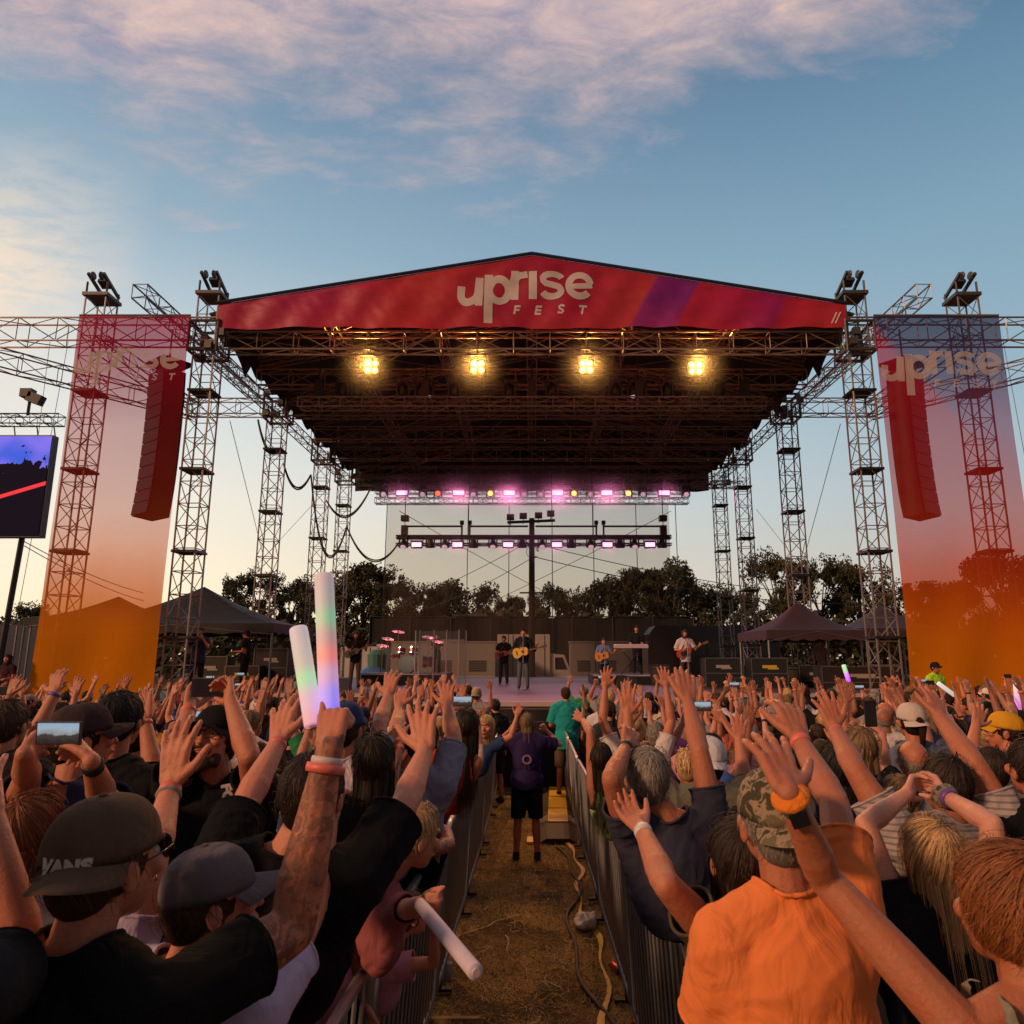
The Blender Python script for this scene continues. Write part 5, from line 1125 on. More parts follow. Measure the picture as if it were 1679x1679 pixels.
f = hero('person in a lavender tee and faded grey cap, one arm stretched up with coral band', (340, 1482), 168, (.50, .42, .62), 'fair', ('short', 'brown'), yaw=-8, L_=dict(p=((250, 1408), (280, 1290), (296, 1180)), pose='open', hs=1.1), R_=dict(p=((508, 1500), (540, 1350), (545, 1270)), pose='relax'), capc=(.13, .115, .13), hyaw=-50, sleeve=.55, vox=.005)
wband(f, -1, PINKB, .93, .024); wband(f, -1, mat('bracelet_stone', (.35, .28, .24), .7, bump=.6, bscale=120), .87, .014, bump=.005)
f = hero('big dark-haired person in black tee beside the left barrier, pale arms held wide and high', (508, 1306), 136, (.007, .007, .008), 'fair', ('short', 'dark'), yaw=-6, R_=dict(p=((664, 1318), (697, 1232), (690, 1148)), pose='open', hs=1.12), L_=dict(p=((402, 1318), (457, 1216), (470, 1140)), pose='open', hs=1.1), girth=1.15, sleeve=.78, loose=.022, vox=.005, shoulder=1.08)
wband(f, -1, PINKB, .95, .02)
f = hero('bearded man in a black cap and glasses facing back, filming with both hands overhead', (357, 1212), 98, (.010, .010, .011), 'warm', ('short', 'brown'), yaw=176, R_=dict(p=((292, 1235), (310, 1160), (328, 1103)), pose='phone', palm=(.9, -.5, 0), far=(False, True, True)), L_=dict(p=((408, 1240), (378, 1148), (374, 1103)), pose='phone', palm=(-.9, -.5, 0), far=(False, True, True)), capc=(.012, .012, .014), tilt=22, faced=True, glasses=True, beard=True, sleeve=.6)
wband(f, 1, PINKB, .9, .022); hB = f
pp_ = (f.arms[1]['grip'] + f.arms[-1]['grip']) / 2 + f.base; phone(pp_, (0, -1, -.1), (0, 0, 1), 'black phone held up crosswise by the bearded man', lit=False)
tm = text_mesh('FCLW', .052, .003); 
tb = bpy.data.objects.new('shirt_print', tm); link(tb, f.t); tm.materials.append(mat('white_print', (.6, .52, .5))); tb.rotation_euler = (R(90), R(78), R(-4)); tb.location = U(374, 1318, (f.base.y - .155)) - f.base
f = hero('man in dark cap and navy tee filming with a lit phone held sideways', (128, 1212), 104, (.035, .035, .085), 'warm', ('short', 'dark'), yaw=-6, R_=dict(p=((170, 1310), (150, 1248), (130, 1206)), pose='phone', palm=(-.8, .4, 0), far=(False, False, True)), L_=dict(p=((45, 1275), (40, 1235), (68, 1204)), pose='phone', palm=(.8, .5, 0), far=(False, False, True)), capc=(.05, .03, .035), hyaw=-38, sleeve=.55)
wband(f, 1, BLKP, .90, .04); pp_ = f.arms[1]['wr'] + f.base; phone(U(97, 1202, pp_.y), (0, -1, -.1), (0, 0, 1), 'lit phone showing the stage, held sideways beside the dark cap', w=.135, h=.068)
f = hero('black-haired person in black tee lifting a tanned arm with coral wristband', (192, 1182), 92, (.012, .012, .014), 'tan', ('short', 'black'), R_=dict(p=((252, 1268), (238, 1182), (233, 1132)), pose='flat', hs=1.15), L_=None, sleeve=.5)
wband(f, 1, PINKB, .95, .018)
hero('person in a bright green tee behind the phone holder', (222, 1205), 72, (.02, .28, .12), 'tan', ('short', 'dark'), R_=None, L_=dict(p=((150, 1215), (180, 1160), (190, 1130))))
f = hero('long arm with purple wristband rising from a black sleeve at the left', (8, 1188), 78, (.02, .02, .022), 'warm', ('short', 'brown'), L_=None, R_=dict(p=((52, 1215), (91, 1135), (96, 1092)), pose='open')); wband(f, 1, mat('band_purple', (.16, .10, .32), .5), .95, .02)
f = hero('person in white tee with black cuffs, tanned arm straight up', (562, 1195), 80, (.62, .52, .60), 'warm', ('short', 'dark'), yaw=-12, R_=dict(p=((622, 1190), (637, 1140), (645, 1093)), pose='open'), L_=None, capc=(.03, .05, .14), sleeve=.7, girth=1.1)
f = hero('person in grey-blue tee with arm raised by the left barrier', (690, 1215), 74, (.21, .22, .30), 'warm', ('short', 'dark'), R_=dict(p=((745, 1215), (735, 1158), (730, 1110)), pose='open'), L_=dict(p=((650, 1200), (655, 1160), (660, 1120))), sleeve=.8, girth=1.2)
f = hero('slim woman in a black tee, long dark hair and one arm up with orange band', (612, 1250), 84, (.014, .014, .015), 'tan', ('long', 'dark'), female=True, yaw=-5, R_=dict(p=((636, 1300), (655, 1222), (657, 1175))), L_=None, sleeve=.6); wband(f, 1, PINKB, .93, .02)
hero('person in a black sleeveless top resting a tattooed elbow on the left barrier', (712, 1290), 72, (.008, .008, .009), 'warm', ('short', 'black'), yaw=-30, R_=dict(p=((735, 1385), (700, 1395), (690, 1370)), pose='relax', far=(False, False, False)), L_=None, tank=True, tattoo=1)
f = hero('child in a faded maroon tee leaning over the barrier with a white foam stick', (672, 1372), 88, (.30, .09, .10), 'fair', ('short', 'blond'), child=True, Ht=1.30, yaw=-50, R_=dict(p=((672, 1492), (697, 1478), (708, 1490)), pose='grip', far=(False, False, False)), L_=None, sleeve=.7, loose=.004, tilt=-8, vox=.005)
hC = f
f = hero('small child in pink sleeves behind the near barrier, hand on the foam stick', (668, 1500), 78, (.55, .22, .30), 'fair', ('short', 'brown'), child=True, Ht=1.0, yaw=-60, R_=dict(p=((712, 1578), (712, 1528), (700, 1508)), pose='relax', far=(False, False, False)), L_=None, sleeve=.5, short=True, pants=(.5, .2, .3))
f = hero('dark-haired woman in an orange-red top filming with a phone by the left barrier', (764, 1190), 52, (.55, .05, .02), 'tan', ('long', 'dark'), female=True, R_=dict(p=((785, 1225), (782, 1178), (780, 1152)), pose='phone'), L_=dict(p=((748, 1225), (748, 1180), (750, 1155)), pose='phone'), tank=True)
phone(U(757, 1150, f.base.y + .25), (0, -1, 0), (0, 0, 1), 'lit phone above the orange-red top by the left barrier'); wband(f, 1, PINKB, .9, .02)
hero('blond child in a blue and pink shirt standing up on the barrier, facing back', (797, 1192), 33, (.03, .06, .14), 'fair', ('bob', 'blond'), child=True, Ht=1.3, yaw=170, R_=dict(dirs=((.6, .2, .6), (.1, 0, 1))), L_=dict(dirs=((.9, -.1, .5), (.3, 0, 1))), faced=True, short=True, pants=(.3, .1, .12), nhair=1500)
# --- aisle
f = hero('woman in purple tee and dark shorts standing in the aisle taking a photo', (0, 0), 1, (.030, .018, .075), 'warm', ('long', 'dblond'), Ht=1.70, feet=(-.06, 9.2, 0), female=True, girth=1.12, yaw=-4, R_=dict(dirs=((.75, .45, -.15), (-.75, .35, .75)), pose='phone'), L_=dict(dirs=((.75, .45, -.15), (-.75, .35, .75)), pose='phone'), short=True, pants=(.012, .012, .02), hem=.86, sleeve=.75, loose=.03, tilt=4)
tm = text_mesh('O', .15, .004); tm.materials.append(mat('shirt_print_lilac', (.28, .17, .30))); o_ = bpy.data.objects.new('shirt_print', tm); link(o_, f.t); o_.rotation_euler = (R(90), 0, 0); o_.location = (0, -.182, 1.17)
phone(f.arms[1]['wr'].lerp(f.arms[-1]['wr'], .5) + f.base + V3(0, .05, .08), (0, -1, 0), (0, 0, 1), 'dark phone raised by the woman in purple', lit=False)
hero('man in a teal tee and brown shorts standing on the cable ramp', (0, 0), 1, (.02, .30, .30), 'warm', ('buzz', 'brown'), Ht=1.86, feet=(.60, 13.1, 0), girth=1.15, yaw=8, R_=dict(dirs=((.2, .3, -1), (-.3, 1, -.1)), pose='relax'), L_=dict(dirs=((.25, .2, -1), (-.3, 1, -.1)), pose='relax'), short=True, pants=(.11, .065, .045), sleeve=.8, loose=.03, nhair=1200)
hero('person in white shoes and dark shorts waiting at the left end of the aisle', (0, 0), 1, (.02, .02, .03), 'warm', ('short', 'dark'), Ht=1.68, feet=(-.62, 12.6, 0), short=True, pants=(.03, .02, .03), yaw=30)
# --- right side
f = hero('grey-haired man in a navy tee, right arm straight up, left hand at his temple', (1062, 1278), 98, (.045, .045, .075), 'tan', ('short', 'grey'), yaw=4, R_=dict(p=((1147, 1232), (1128, 1150), (1122, 1097)), pose='flat', hs=1.1), L_=dict(p=((1003, 1278), (1028, 1222), (1042, 1180)), pose='relax', far=(False, True, True)), sleeve=.55, girth=.92, shoulder=.92, loose=.010, nhair=4000, vox=.005)
wband(f, -1, BLKP, .93, .03)
f = hero('dark long-haired woman in an olive tee reaching out her left hand with white watch', (1216, 1412), 128, (.085, .075, .045), 'warm', ('long', 'dark'), female=True, yaw=6, L_=dict(p=((1092, 1450), (1052, 1358), (1012, 1308)), pose='relax', far=(False, True, True), palm=(-.3, .3, 1)), R_=None, sleeve=.55, vox=.005, nhair=3500, girth=1.15)
wband(f, -1, mat('watch_white', (.65, .6, .62), .4), .92, .028)
f = hero('man in an orange tee and camouflage cap, right arm raised with coral wristband', (1276, 1352), 156, (.80, .23, .07), 'tan', ('short', 'grey'), yaw=6, R_=dict(p=((1368, 1318), (1310, 1212), (1283, 1132)), pose='relax', hs=1.1), L_=dict(dirs=((.06, .35, -1), (-.2, .8, -.6)), pose='relax'), lean=(-.03, 0), capc=(.2, .16, .1), capback=True, hcloth='camo', girth=.98, sleeve=.66, loose=.016, vox=.005, shoulder=.88, wr=.0075)
for o_ in f.t.children:
    if o_.name.startswith('cap'):
        for c_ in o_.children: c_.data.materials[0] = clothmat('camo')
wband(f, 1, PINKB, .95, .022)
f = hero('auburn woman at lower right, arm stretched up with orange scrunchie and watch', (1672, 1500), 182, (.24, .22, .17), 'tan', ('messy', 'ginger'), female=True, yaw=8, L_=dict(p=((1352, 1440), (1293, 1300), (1252, 1190)), pose='open', far=(False, False, True), hs=1.15), R_=None, tank=True, girth=1.05, vox=.0045, nhair=4500, hyaw=12)
wband(f, -1, mat('scrunchie_orange', (.85, .22, .01), .7, bump=.8, bscale=60), .95, .030, bump=.014, name='scrunchie'); wb = wband(f, -1, mat('watch_teal', (.03, .30, .24), .5), .86, .028, name='watch_strap')
a = f.arms[-1]; c_ = a['el'].lerp(a['wr'], .86); d_ = (a['wr'] - a['el']).normalized(); nrm = (RAYO - (c_ + f.base)).normalized(); nrm = (nrm - d_ * nrm.dot(d_)).normalized(); sx_ = d_.cross(nrm); M_ = Matrix((sx_, d_, nrm)).transposed()
mb = MB(); mb.box(c_ + nrm * .034, (.036, .04, .012), M_); mb.build('watch_case', mat('watch_glass', (.02, .02, .03), .15), wb)
f = hero('blond long-haired woman in black tee, hands clasped above her head', (1537, 1412), 120, (.012, .012, .016), 'pale', ('long', 'blond'), female=True, yaw=3, L_=dict(p=((1420, 1352), (1487, 1302), (1505, 1262)), pose='cup', palm=(1, .1, .1), far=(True, True, True)), R_=dict(p=((1626, 1352), (1545, 1302), (1515, 1264)), pose='cup', palm=(-1, .1, .1), far=(True, True, True)), sleeve=.45, nhair=8000, vox=.0045)
wband(f, 1, mat('scrunchie_sage', (.26, .25, .18), .9, bump=1, bscale=60), .93, .035, bump=.018, name='scrunchie'); wband(f, 1, mat('band_violet', (.16, .06, .30), .4), .84, .02, r=.034)
f = hero('brown-haired man in a grey striped tee with both arms wide and high', (1556, 1290), 96, (.42, .36, .36), 'tan', ('short', 'dark'), yaw=2, R_=dict(p=((1597, 1252), (1540, 1176), (1528, 1124)), pose='open', hs=1.05), L_=dict(p=((1402, 1262), (1369, 1195), (1347, 1130)), pose='open', far=(False, True, True), hs=1.05), cloth='stripe', girth=1.3, sleeve=.6, loose=.025, shoulder=1.25, nhair=3500)
wband(f, -1, PINKB, .95, .02)
hero('balding man with cropped grey hair beside the brown-haired man', (1500, 1248), 66, (.30, .28, .28), 'tan', ('bald', 'grey'), R_=None, L_=None)
f = hero('woman in a beige cap with a dark ponytail and slate tee', (1496, 1184), 52, (.12, .14, .20), 'tan', ('pony', 'dark'), female=True, capc=(.55, .46, .40), capback=True, R_=dict(p=((1560, 1215), (1545, 1180), (1530, 1150))), L_=None, nhair=1500)
f = hero('person in white backwards cap and washed olive tee with dark lettering', (1163, 1250), 74, (.15, .14, .105), 'warm', ('short', 'brown'), yaw=-4, capc=(.62, .58, .62), capback=True, R_=dict(p=((1222, 1290), (1212, 1215), (1212, 1165))), L_=dict(dirs=((.6, .2, .5), (0, .1, 1))), sleeve=.8, girth=1.2, loose=.025)
tm = text_mesh('uprise', .10, .004); tm.materials.append(mat('dark_print', (.02, .02, .02))); o_ = bpy.data.objects.new('shirt_print', tm); link(o_, f.t); o_.rotation_euler = (R(90), 0, 0); o_.location = U(1172, 1328, f.base.y - .175) - f.base
f = hero('woman with straight dark-blond hair filming with a phone turned upright', (1412, 1228), 64, (.02, .02, .025), 'warm', ('long', 'dblond'), female=True, R_=dict(p=((1452, 1262), (1447, 1205), (1440, 1180)), pose='phone'), L_=dict(p=((1408, 1250), (1424, 1205), (1425, 1185)), pose='phone'), nhair=2500)
phone(U(1427, 1170, f.base.y + .1), (.2, -1, 0), (1, 0, 0), 'black phone held upright over the dark-blond hair', w=.15, h=.075, lit=False)
hero('woman with long black hair and a white-collared navy top', (1378, 1262), 76, (.012, .012, .03), 'warm', ('long', 'black'), female=True, R_=None, L_=None)
f = hero('man in a mustard yellow cap looking sideways at the right', (1650, 1200), 58, (.10, .10, .11), 'warm', ('short', 'dark'), capc=(.62, .30, .02), hyaw=60, R_=dict(p=((1590, 1230), (1560, 1185), (1545, 1160))), L_=None)
hero('person in a plain black tee at the right edge of the crowd', (1700, 1262), 96, (.008, .008, .009), 'warm', ('short', 'dark'), R_=None, L_=None, girth=1.3)
hero('person in a loose taupe tee left of the right edge', (1628, 1262), 70, (.20, .17, .145), 'warm', ('short', 'dark'), R_=None, L_=dict(p=((1590, 1250), (1600, 1190), (1612, 1150))), girth=1.2)
f = hero('blond-haired woman in white tee near the right barrier, both hands up', (1040, 1200), 48, (.62, .56, .55), 'warm', ('bun', 'blond'), female=True, R_=dict(dirs=((.3, .2, .9), (-.1, .1, 1))), L_=dict(dirs=((.3, .2, .9), (-.1, .1, 1))), nhair=1800)
hero('person in lime tank top leaning by the right barrier, one arm out', (985, 1245), 52, (.25, .40, .12), 'tan', ('long', 'dark'), female=True, L_=dict(p=((968, 1200), (955, 1180), (935, 1165))), R_=None, tank=True, nhair=1500)
# ================= musicians
def guitar(loc, yaw, roll, label, col=(.75, .42, .08), electric=False, sc_=1.0):
    t = thing('guitar', label, 'guitar', loc, 0); t.rotation_euler = (R(-8), R(roll), R(yaw)); t.scale = (sc_,) * 3
    pr = []
    for k in range(40):
        a = 2 * math.pi * k / 40; x = .25 * math.cos(a); w = .17 + .035 * math.cos(a * 2) - (.028 * math.cos(a)) - .045 * math.exp(-((x - .03) / .07) ** 2)
        if electric: w = .13 + .03 * math.cos(2 * a) - .02 * math.cos(a) - .03 * math.exp(-((x - .02) / .06) ** 2)
        pr.append((x, w * math.sin(a) * (1.12)))
    dpt = .10 if not electric else .045; n = len(pr); mb = MB(); V = [(x, -dpt / 2, z) for x, z in pr] + [(x, dpt / 2, z) for x, z in pr]
    mb.add(V, [tuple(range(n)), tuple(range(2 * n - 1, n - 1, -1))] + [(i, i + n, (i + 1) % n + n, (i + 1) % n) for i in range(n)])
    mb.build('body', mat('guitar_%d' % int(sum(col) * 100), col, .25, 0, .1), t)
    mb = MB(); mb.box((.46, -dpt / 2 - .005, 0), (.48, .025, .05)); mb.build('neck', mat('neck_wood', (.16, .08, .04), .4), t); mb = MB(); mb.box((.77, -dpt / 2, 0), (.16, .02, .08)); mb.build('headstock', MATS['neck_wood'], t)
    mb = MB(); mb.lathe([(.001, 0), (.048, 0), (.048, .002)], (.07, -dpt / 2 - .003, 0), 16, (0, -1, 0)) if not electric else mb.box((.0, -dpt / 2 - .004, -.03), (.2, .006, .14)); mb.build('soundhole' if not electric else 'pickguard', BLK, t)
    mb = MB(); mb.box((-.12, -dpt / 2 - .006, 0), (.03, .012, .13)); mb.build('bridge', MATS['neck_wood'], t); return t
def player(label, px, Yd, shirt, hair, pants, Ht=1.80, capc=None, col=None, electric=False, z=None, arms='guitar', yaw=180, glabel='', skin='fair', roll=-14, short=False, sleeve=.6, female=False, mic=None, cat='musician', groupn=None):
    z = DZ if z is None else z; x = U(px, 1080, Yd).x; f = Fig(Ht, yaw, 1.0, female, headtilt=4); t = thing('person', label, cat, (x, Yd, z), 0, groupn)
    if arms == 'guitar': f.armdir(1, (.35, -.25, -.9), (-.75, .75, -.05), pose='relax', palm=(0, -1, 0)); f.armdir(-1, (.45, .15, -.85), (.25, .75, .35), pose='grip', palm=(0, -1, .2))
    elif arms == 'keys': f.armdir(1, (.1, .1, -1), (0, 1, 0), pose='relax', palm=(0, 0, -1)); f.armdir(-1, (.1, .1, -1), (0, 1, 0), pose='relax', palm=(0, 0, -1))
    elif arms == 'camera': f.armdir(1, (.4, .6, -.6), (-.5, .3, .9), pose='grip'); f.armdir(-1, (.4, .6, -.6), (-.5, .3, .9), pose='grip')
    else: f.armdir(1, (.1, 0, -1), (0, .2, -1), pose='relax'); f.armdir(-1, (.1, 0, -1), (0, .2, -1), pose='relax')
    oset('body', f.body(.009), t, SKT[skin]); oset('shirt', f.shirt(sleeve, vox=.014), t, shirt); oset('trousers', f.pants(short), t, pants); oset('shoes', f.shoes(), t, SHOES); oset('hair', f.hair(hair[0], 700, 3, width=.004, undercap=capc is not None), t, HCOL[hair[1]])
    if capc: dm_, br, bt = f.capmesh(False); c_ = oset('cap', dm_, t, capc); oset('brim', br, c_, capc)
    if arms == 'guitar':
        c = V3(x, Yd, z) + f.F * .19 * f.s + V3(0, 0, 1.08 * f.s) - f.Rt * -.0 + f.Rt * .08
        guitar(c, 0, roll, glabel, col or (.75, .42, .08), electric)
        mb = MB(); sh = f.sh[-1] + V3(0, 0, .05); mb.path([V3(x, Yd, z) * 0 + f.F * .12 + V3(0, 0, 1.15 * f.s) + f.Rt * .15, f.neck + f.F * .09 + V3(0, 0, -.1), sh, f.neck - f.F * .12 - V3(0, 0, .15), f.F * .1 + V3(0, 0, 1.0) - f.Rt * .2], .018, 5); mb.build('strap', BLK, t)
    if mic:
        m_ = thing('microphone_stand', mic, 'microphone', (x, Yd - .38, z)); mb = MB(); mb.lathe([(.14, 0), (.14, .02), (.03, .03)], (0, 0, 0), 14); mb.tube((0, 0, 0), (0, 0, 1.45), .016); mb.tube((0, 0, 1.45), (.0, .18, 1.58), .012); mb.build('stand', GREY, m_)
        mb = MB(); mb.lathe([(.012, -.08), (.016, 0), (.026, .03), (.024, .055), (.005, .065)], (0, .22, 1.6), 10, (0, .8, .5)); mb.build('microphone', BLKP, m_, True)
    return f
player('singer in a dark jacket and grey jeans playing a yellow acoustic guitar at centre stage', 858, 23, (.02, .02, .03), ('short', 'dark'), (.10, .11, .13), 1.86, col=(.85, .50, .10), glabel='yellow acoustic guitar held by the singer', sleeve=1.9, mic='microphone stand in front of the singer')
player('bass player in black behind the singer, on his left in the picture', 826, 27, (.02, .02, .02), ('short', 'dark'), (.03, .03, .04), 1.74, col=(.35, .05, .03), electric=True, glabel='dark red bass guitar behind the singer')
player('long-haired guitarist in a black tee near the blue tarpaulin', 583, 24, (.015, .015, .018), ('bob', 'brown'), (.16, .12, .09), 1.80, col=(.14, .13, .06), electric=True, glabel='dark electric guitar of the long-haired guitarist', roll=-22)
player('guitarist in a blue shirt with an orange acoustic guitar right of the singer', 990, 26, (.16, .20, .42), ('short', 'brown'), (.02, .02, .03), 1.62, col=(.70, .25, .05), glabel='orange acoustic guitar right of the singer', mic='microphone stand before the orange acoustic guitar')
player('keyboard player in a black jacket behind a white keyboard', 1045, 28, (.015, .015, .02), ('short', 'dark'), (.02, .02, .02), 1.80, arms='keys', z=DZ + .35, sleeve=1.9, yaw=168)
player('guitarist in a loose white tee with a red electric guitar at stage right of picture', 1124, 23.5, (.60, .50, .54), ('bob', 'brown'), (.05, .03, .03), 1.84, col=(.40, .06, .03), electric=True, glabel='red electric guitar of the guitarist in white', roll=-24, mic='microphone stand before the guitarist in white', sleeve=.85)
player('drummer in black behind the clear screens', 716, 28.15, (.03, .02, .02), ('short', 'dark'), (.02, .02, .02), 1.55, arms='keys', z=DZ + .3)
kb = thing('keyboard', 'white keyboard on a dark X stand beside the keyboard player', 'keyboard', (U(1035, 1080, 27.2).x, 27.2, DZ + .35)); mb = MB(); mb.box((0, 0, 1.02), (1.25, .32, .1), Matrix.Rotation(R(8), 3, 'X')); mb.build('case', mat('pale_plastic', (.6, .5, .58), .4), kb); mb = MB(); mb.box((0, -.06, 1.075), (1.15, .15, .01), Matrix.Rotation(R(8), 3, 'X')); mb.build('keys', SK, kb); mb = MB()
for s in (-1, 1): mb.tube((-.4 * s, -.15, 0), (.4 * s, .15, .96), .02)
mb.build('stand', BLK, kb)
rs_ = thing('keyboard_riser', 'low black riser under the keyboard player', 'riser', (U(1040, 1080, 28).x, 28, DZ)); mb = MB(); mb.box((0, -.3, .17), (3.4, 2.4, .34)); mb.build('platform', BLK, rs_); mb = MB(); mb.box((0, -1.51, .32), (3.4, .02, .04)); mb.build('edge_strip', MATS['pale_edge'], rs_)
# crew
player('camera operator in black standing at the left edge of the stage under the black tent', 325, 20.6, (.05, .04, .07), ('short', 'brown'), (.02, .02, .02), 1.80, arms='camera', yaw=180)
player('crew member in black working by the racks under the left tent', 402, 22.5, (.015, .015, .015), ('short', 'dark'), (.02, .02, .02), 1.78, capc=(.02, .02, .02), arms='keys', yaw=90)
player('stagehand in a pink-grey top under the nearer right tent', 1345, 25, (.3, .2, .2), ('short', 'dark'), (.02, .02, .02), 1.76, arms='down', z=1.2)
fg = player('security guard in a yellow-green vest before the orange foot of the right banner', 1531, 17.2, (.42, .75, .04), ('buzz', 'black'), (.03, .03, .05), 1.84, capc=(.015, .015, .018), arms='down', z=.42, yaw=200, skin='olive')
mb = MB(); mb.box((0, 0, .21), (.8, .6, .42)); pl = mb.build('step_box', BLK); pl.location = (U(1531, 1080, 17.2).x, 17.2, 0); tag(pl, 'black step box under the security guard', 'step')
player('person raising a camera behind the barrier beside the right banner', 1468, 16.5, (.02, .02, .02), ('short', 'dark'), (.02, .02, .02), 1.75, arms='camera', z=.3, yaw=60)
player('woman in sunglasses seated high at the far left beside the dark truck', 14, 19, (.05, .02, .03), ('long', 'dark'), (.2, .1, .08), 1.7, arms='keys', z=.75, female=True)
for px, Yd, lab in ((405, 24, 'equipment rack with lit gauges under the left tent'), (352, 24, 'black speaker cabinet stack with orange marks left of the racks'), (450, 24.5, 'tall black equipment rack at the right of the left tent'), (1255, 23, 'rack with a yellow notice under the right tent'), (1400, 22.5, 'wide black control desk case with silver frame before the right towers'), (1330, 24.5, 'mixing console case under the right tent'), (1180, 23.5, 'black flight case at the right side of the deck')):
    x = U(px, 1080, Yd).x; t = thing('equipment_rack', lab, 'equipment case', (x, Yd, 1.15 if abs(x) > 9.3 else DZ), 0, 'equipment cases at the stage sides'); w = 2.3 if 'wide' in lab else 1.1; h = 1.25 if 'tall' in lab or 'stack' in lab else .95
    mb = MB(); mb.box((0, 0, h / 2), (w, .7, h)); mb.build('case', BLKP, t); mb = MB()
    for zz_ in (.02, h * .5, h - .01): mb.box((0, -.355, zz_), (w + .03, .02, .03))
    for xx_ in (-w / 2, w / 2): mb.box((xx_, -.356, h / 2), (.03, .021, h))
    mb.build('edge_trim', GREY, t); mb = MB()
    rr_ = random.Random(px)
    mb.box((0, -.362, h * .72), (w * .4, .01, .09)); mb.box((w * .1, -.362, h * .66), (w * .3, .0105, .05))
    mb.build('front_panel', mat('panel_pale', (.35, .30, .28), .4) if 'gauges' not in lab and 'yellow' not in lab else mat('panel_yellow', (.6, .42, .04), .5), t)
sp_l = thing('side_platform', 'low side stage platform under the left tent', 'stage', (-12.2, 24, 0)); mb = MB(); mb.box((0, 0, 1.08), (5, 6, .12)); mb.box((0, -2.95, .5), (5, .05, 1.0)); mb.build('deck', BLK, sp_l)
sp_r = copy_tree(sp_l); sp_r.location.x = 12.2; sp_r['label'] = 'low side stage platform under the right tents'
# ================= crowd figures: a few bodies, re-dressed for every person
POSES = []
def proto(name, r_, l_, female=False, girth=1.0, words='', tilt=8, lean=(0, 0), sleeve=.62, child=False):
    f = Fig(1.75, 0, girth, female, lean, headtilt=tilt)
    for side, sp in ((1, r_), (-1, l_)):
        if sp is None: f.armdir(side, (.12, .1, -1), (-.1, .5, -.9), pose='relax')
        else: f.armdir(side, *sp[:2], pose=sp[2] if len(sp) > 2 else 'open', hd=sp[3] if len(sp) > 3 else None, palm=sp[4] if len(sp) > 4 else None)
    top = max([(f.arms[s]['wr'] + f.arms[s]['d'] * .18).z for s in (1, -1)] + [1.75])
    POSES.append(dict(name=name, f=f, body=f.body(.0068), shirt=f.shirt(sleeve, vox=.013, seed=len(POSES)), tank=None, pants=f.pants(False, .02), shoes=f.shoes(), top=top, words=words, female=female, hair={}))
proto('a', ((.35, .15, .9), (-.05, .2, 1)), ((.35, .15, .9), (-.1, .2, 1)), words='both arms up')
proto('b', ((.55, .25, .75), (.15, .3, 1), 'open', (.1, .0, 1)), ((.6, .2, .7), (.1, .25, 1)), words='arms wide')
proto('c', ((.25, .1, 1), (-.05, .12, 1), 'flat'), None, words='right arm up')
proto('d', None, ((.3, .2, .9), (-.1, .2, 1), 'open'), words='left arm up')
proto('e', ((.3, .5, .5), (-.55, .3, .8), 'phone'), ((.3, .5, .5), (-.55, .3, .8), 'phone'), words='hands overhead')
proto('f', None, None, words='arms down')
proto('g', ((.3, .3, .85), (.1, .35, 1), 'relax'), ((.5, .3, .3), (-.2, .3, .9), 'cup'), words='right arm higher', girth=1.2)
proto('h', ((.35, .2, .85), (-.1, .15, 1)), ((.35, .25, .85), (-.05, .25, 1), 'flat'), female=True, words='both arms up')
proto('i', ((.3, .1, .95), (0, .25, 1), 'open'), None, female=True, words='right arm up')
proto('j', None, None, female=True, words='arms down')
proto('k', ((.6, .3, .4), (.0, .3, 1), 'open'), ((.5, .35, .5), (.05, .4, 1), 'relax'), female=True, words='arms half raised')
proto('l', ((.3, .2, .9), (.25, .2, 1), 'point'), ((.2, .4, -.7), (-.3, 1, .4), 'relax'), words='finger pointing up')
proto('n', ((.15, .35, .9), (.2, .1, 1), 'relax'), ((.25, .5, -.1), (-.5, .5, .8), 'cup'), words='right arm higher')
proto('o', ((.5, .3, -.2), (-.3, .4, 1), 'open'), ((.5, .1, .8), (.25, .15, 1), 'open'), words='left arm higher', girth=1.15)
proto('p', ((.2, .4, -.9), (-.9, .3, .3), 'relax'), ((.2, .4, -.9), (-.9, .35, .2), 'relax'), female=True, words='arms folded')
proto('m', ((.5, .4, .2), (-.1, .45, 1), 'flat'), ((.4, .5, .35), (-.2, .35, 1), 'open'), words='arms half raised', girth=1.1)
for p_ in POSES:
    for st in (('short', 'buzz', 'messy', 'bald') if not p_['female'] else ('long', 'pony', 'bob', 'bun')): p_['hair'][st] = None
_f0 = POSES[5]['f']; _f1 = POSES[9]['f']
HL = {st: _f0.hair(st, 900, 5, width=.0035) for st in ('short', 'buzz', 'messy', 'bald')}; HL.update({st: _f1.hair(st, 1000, 6, width=.0035) for st in ('long', 'pony', 'bob', 'bun')})
HLC = {'short': _f0.hair('short', 600, 5, width=.003, undercap=True), 'long': _f1.hair('long', 800, 6, width=.0035, undercap=True), 'pony': _f1.hair('pony', 700, 6, width=.0035, undercap=True)}
CAPF = _f0.capmesh(False); CAPB = _f0.capmesh(True)
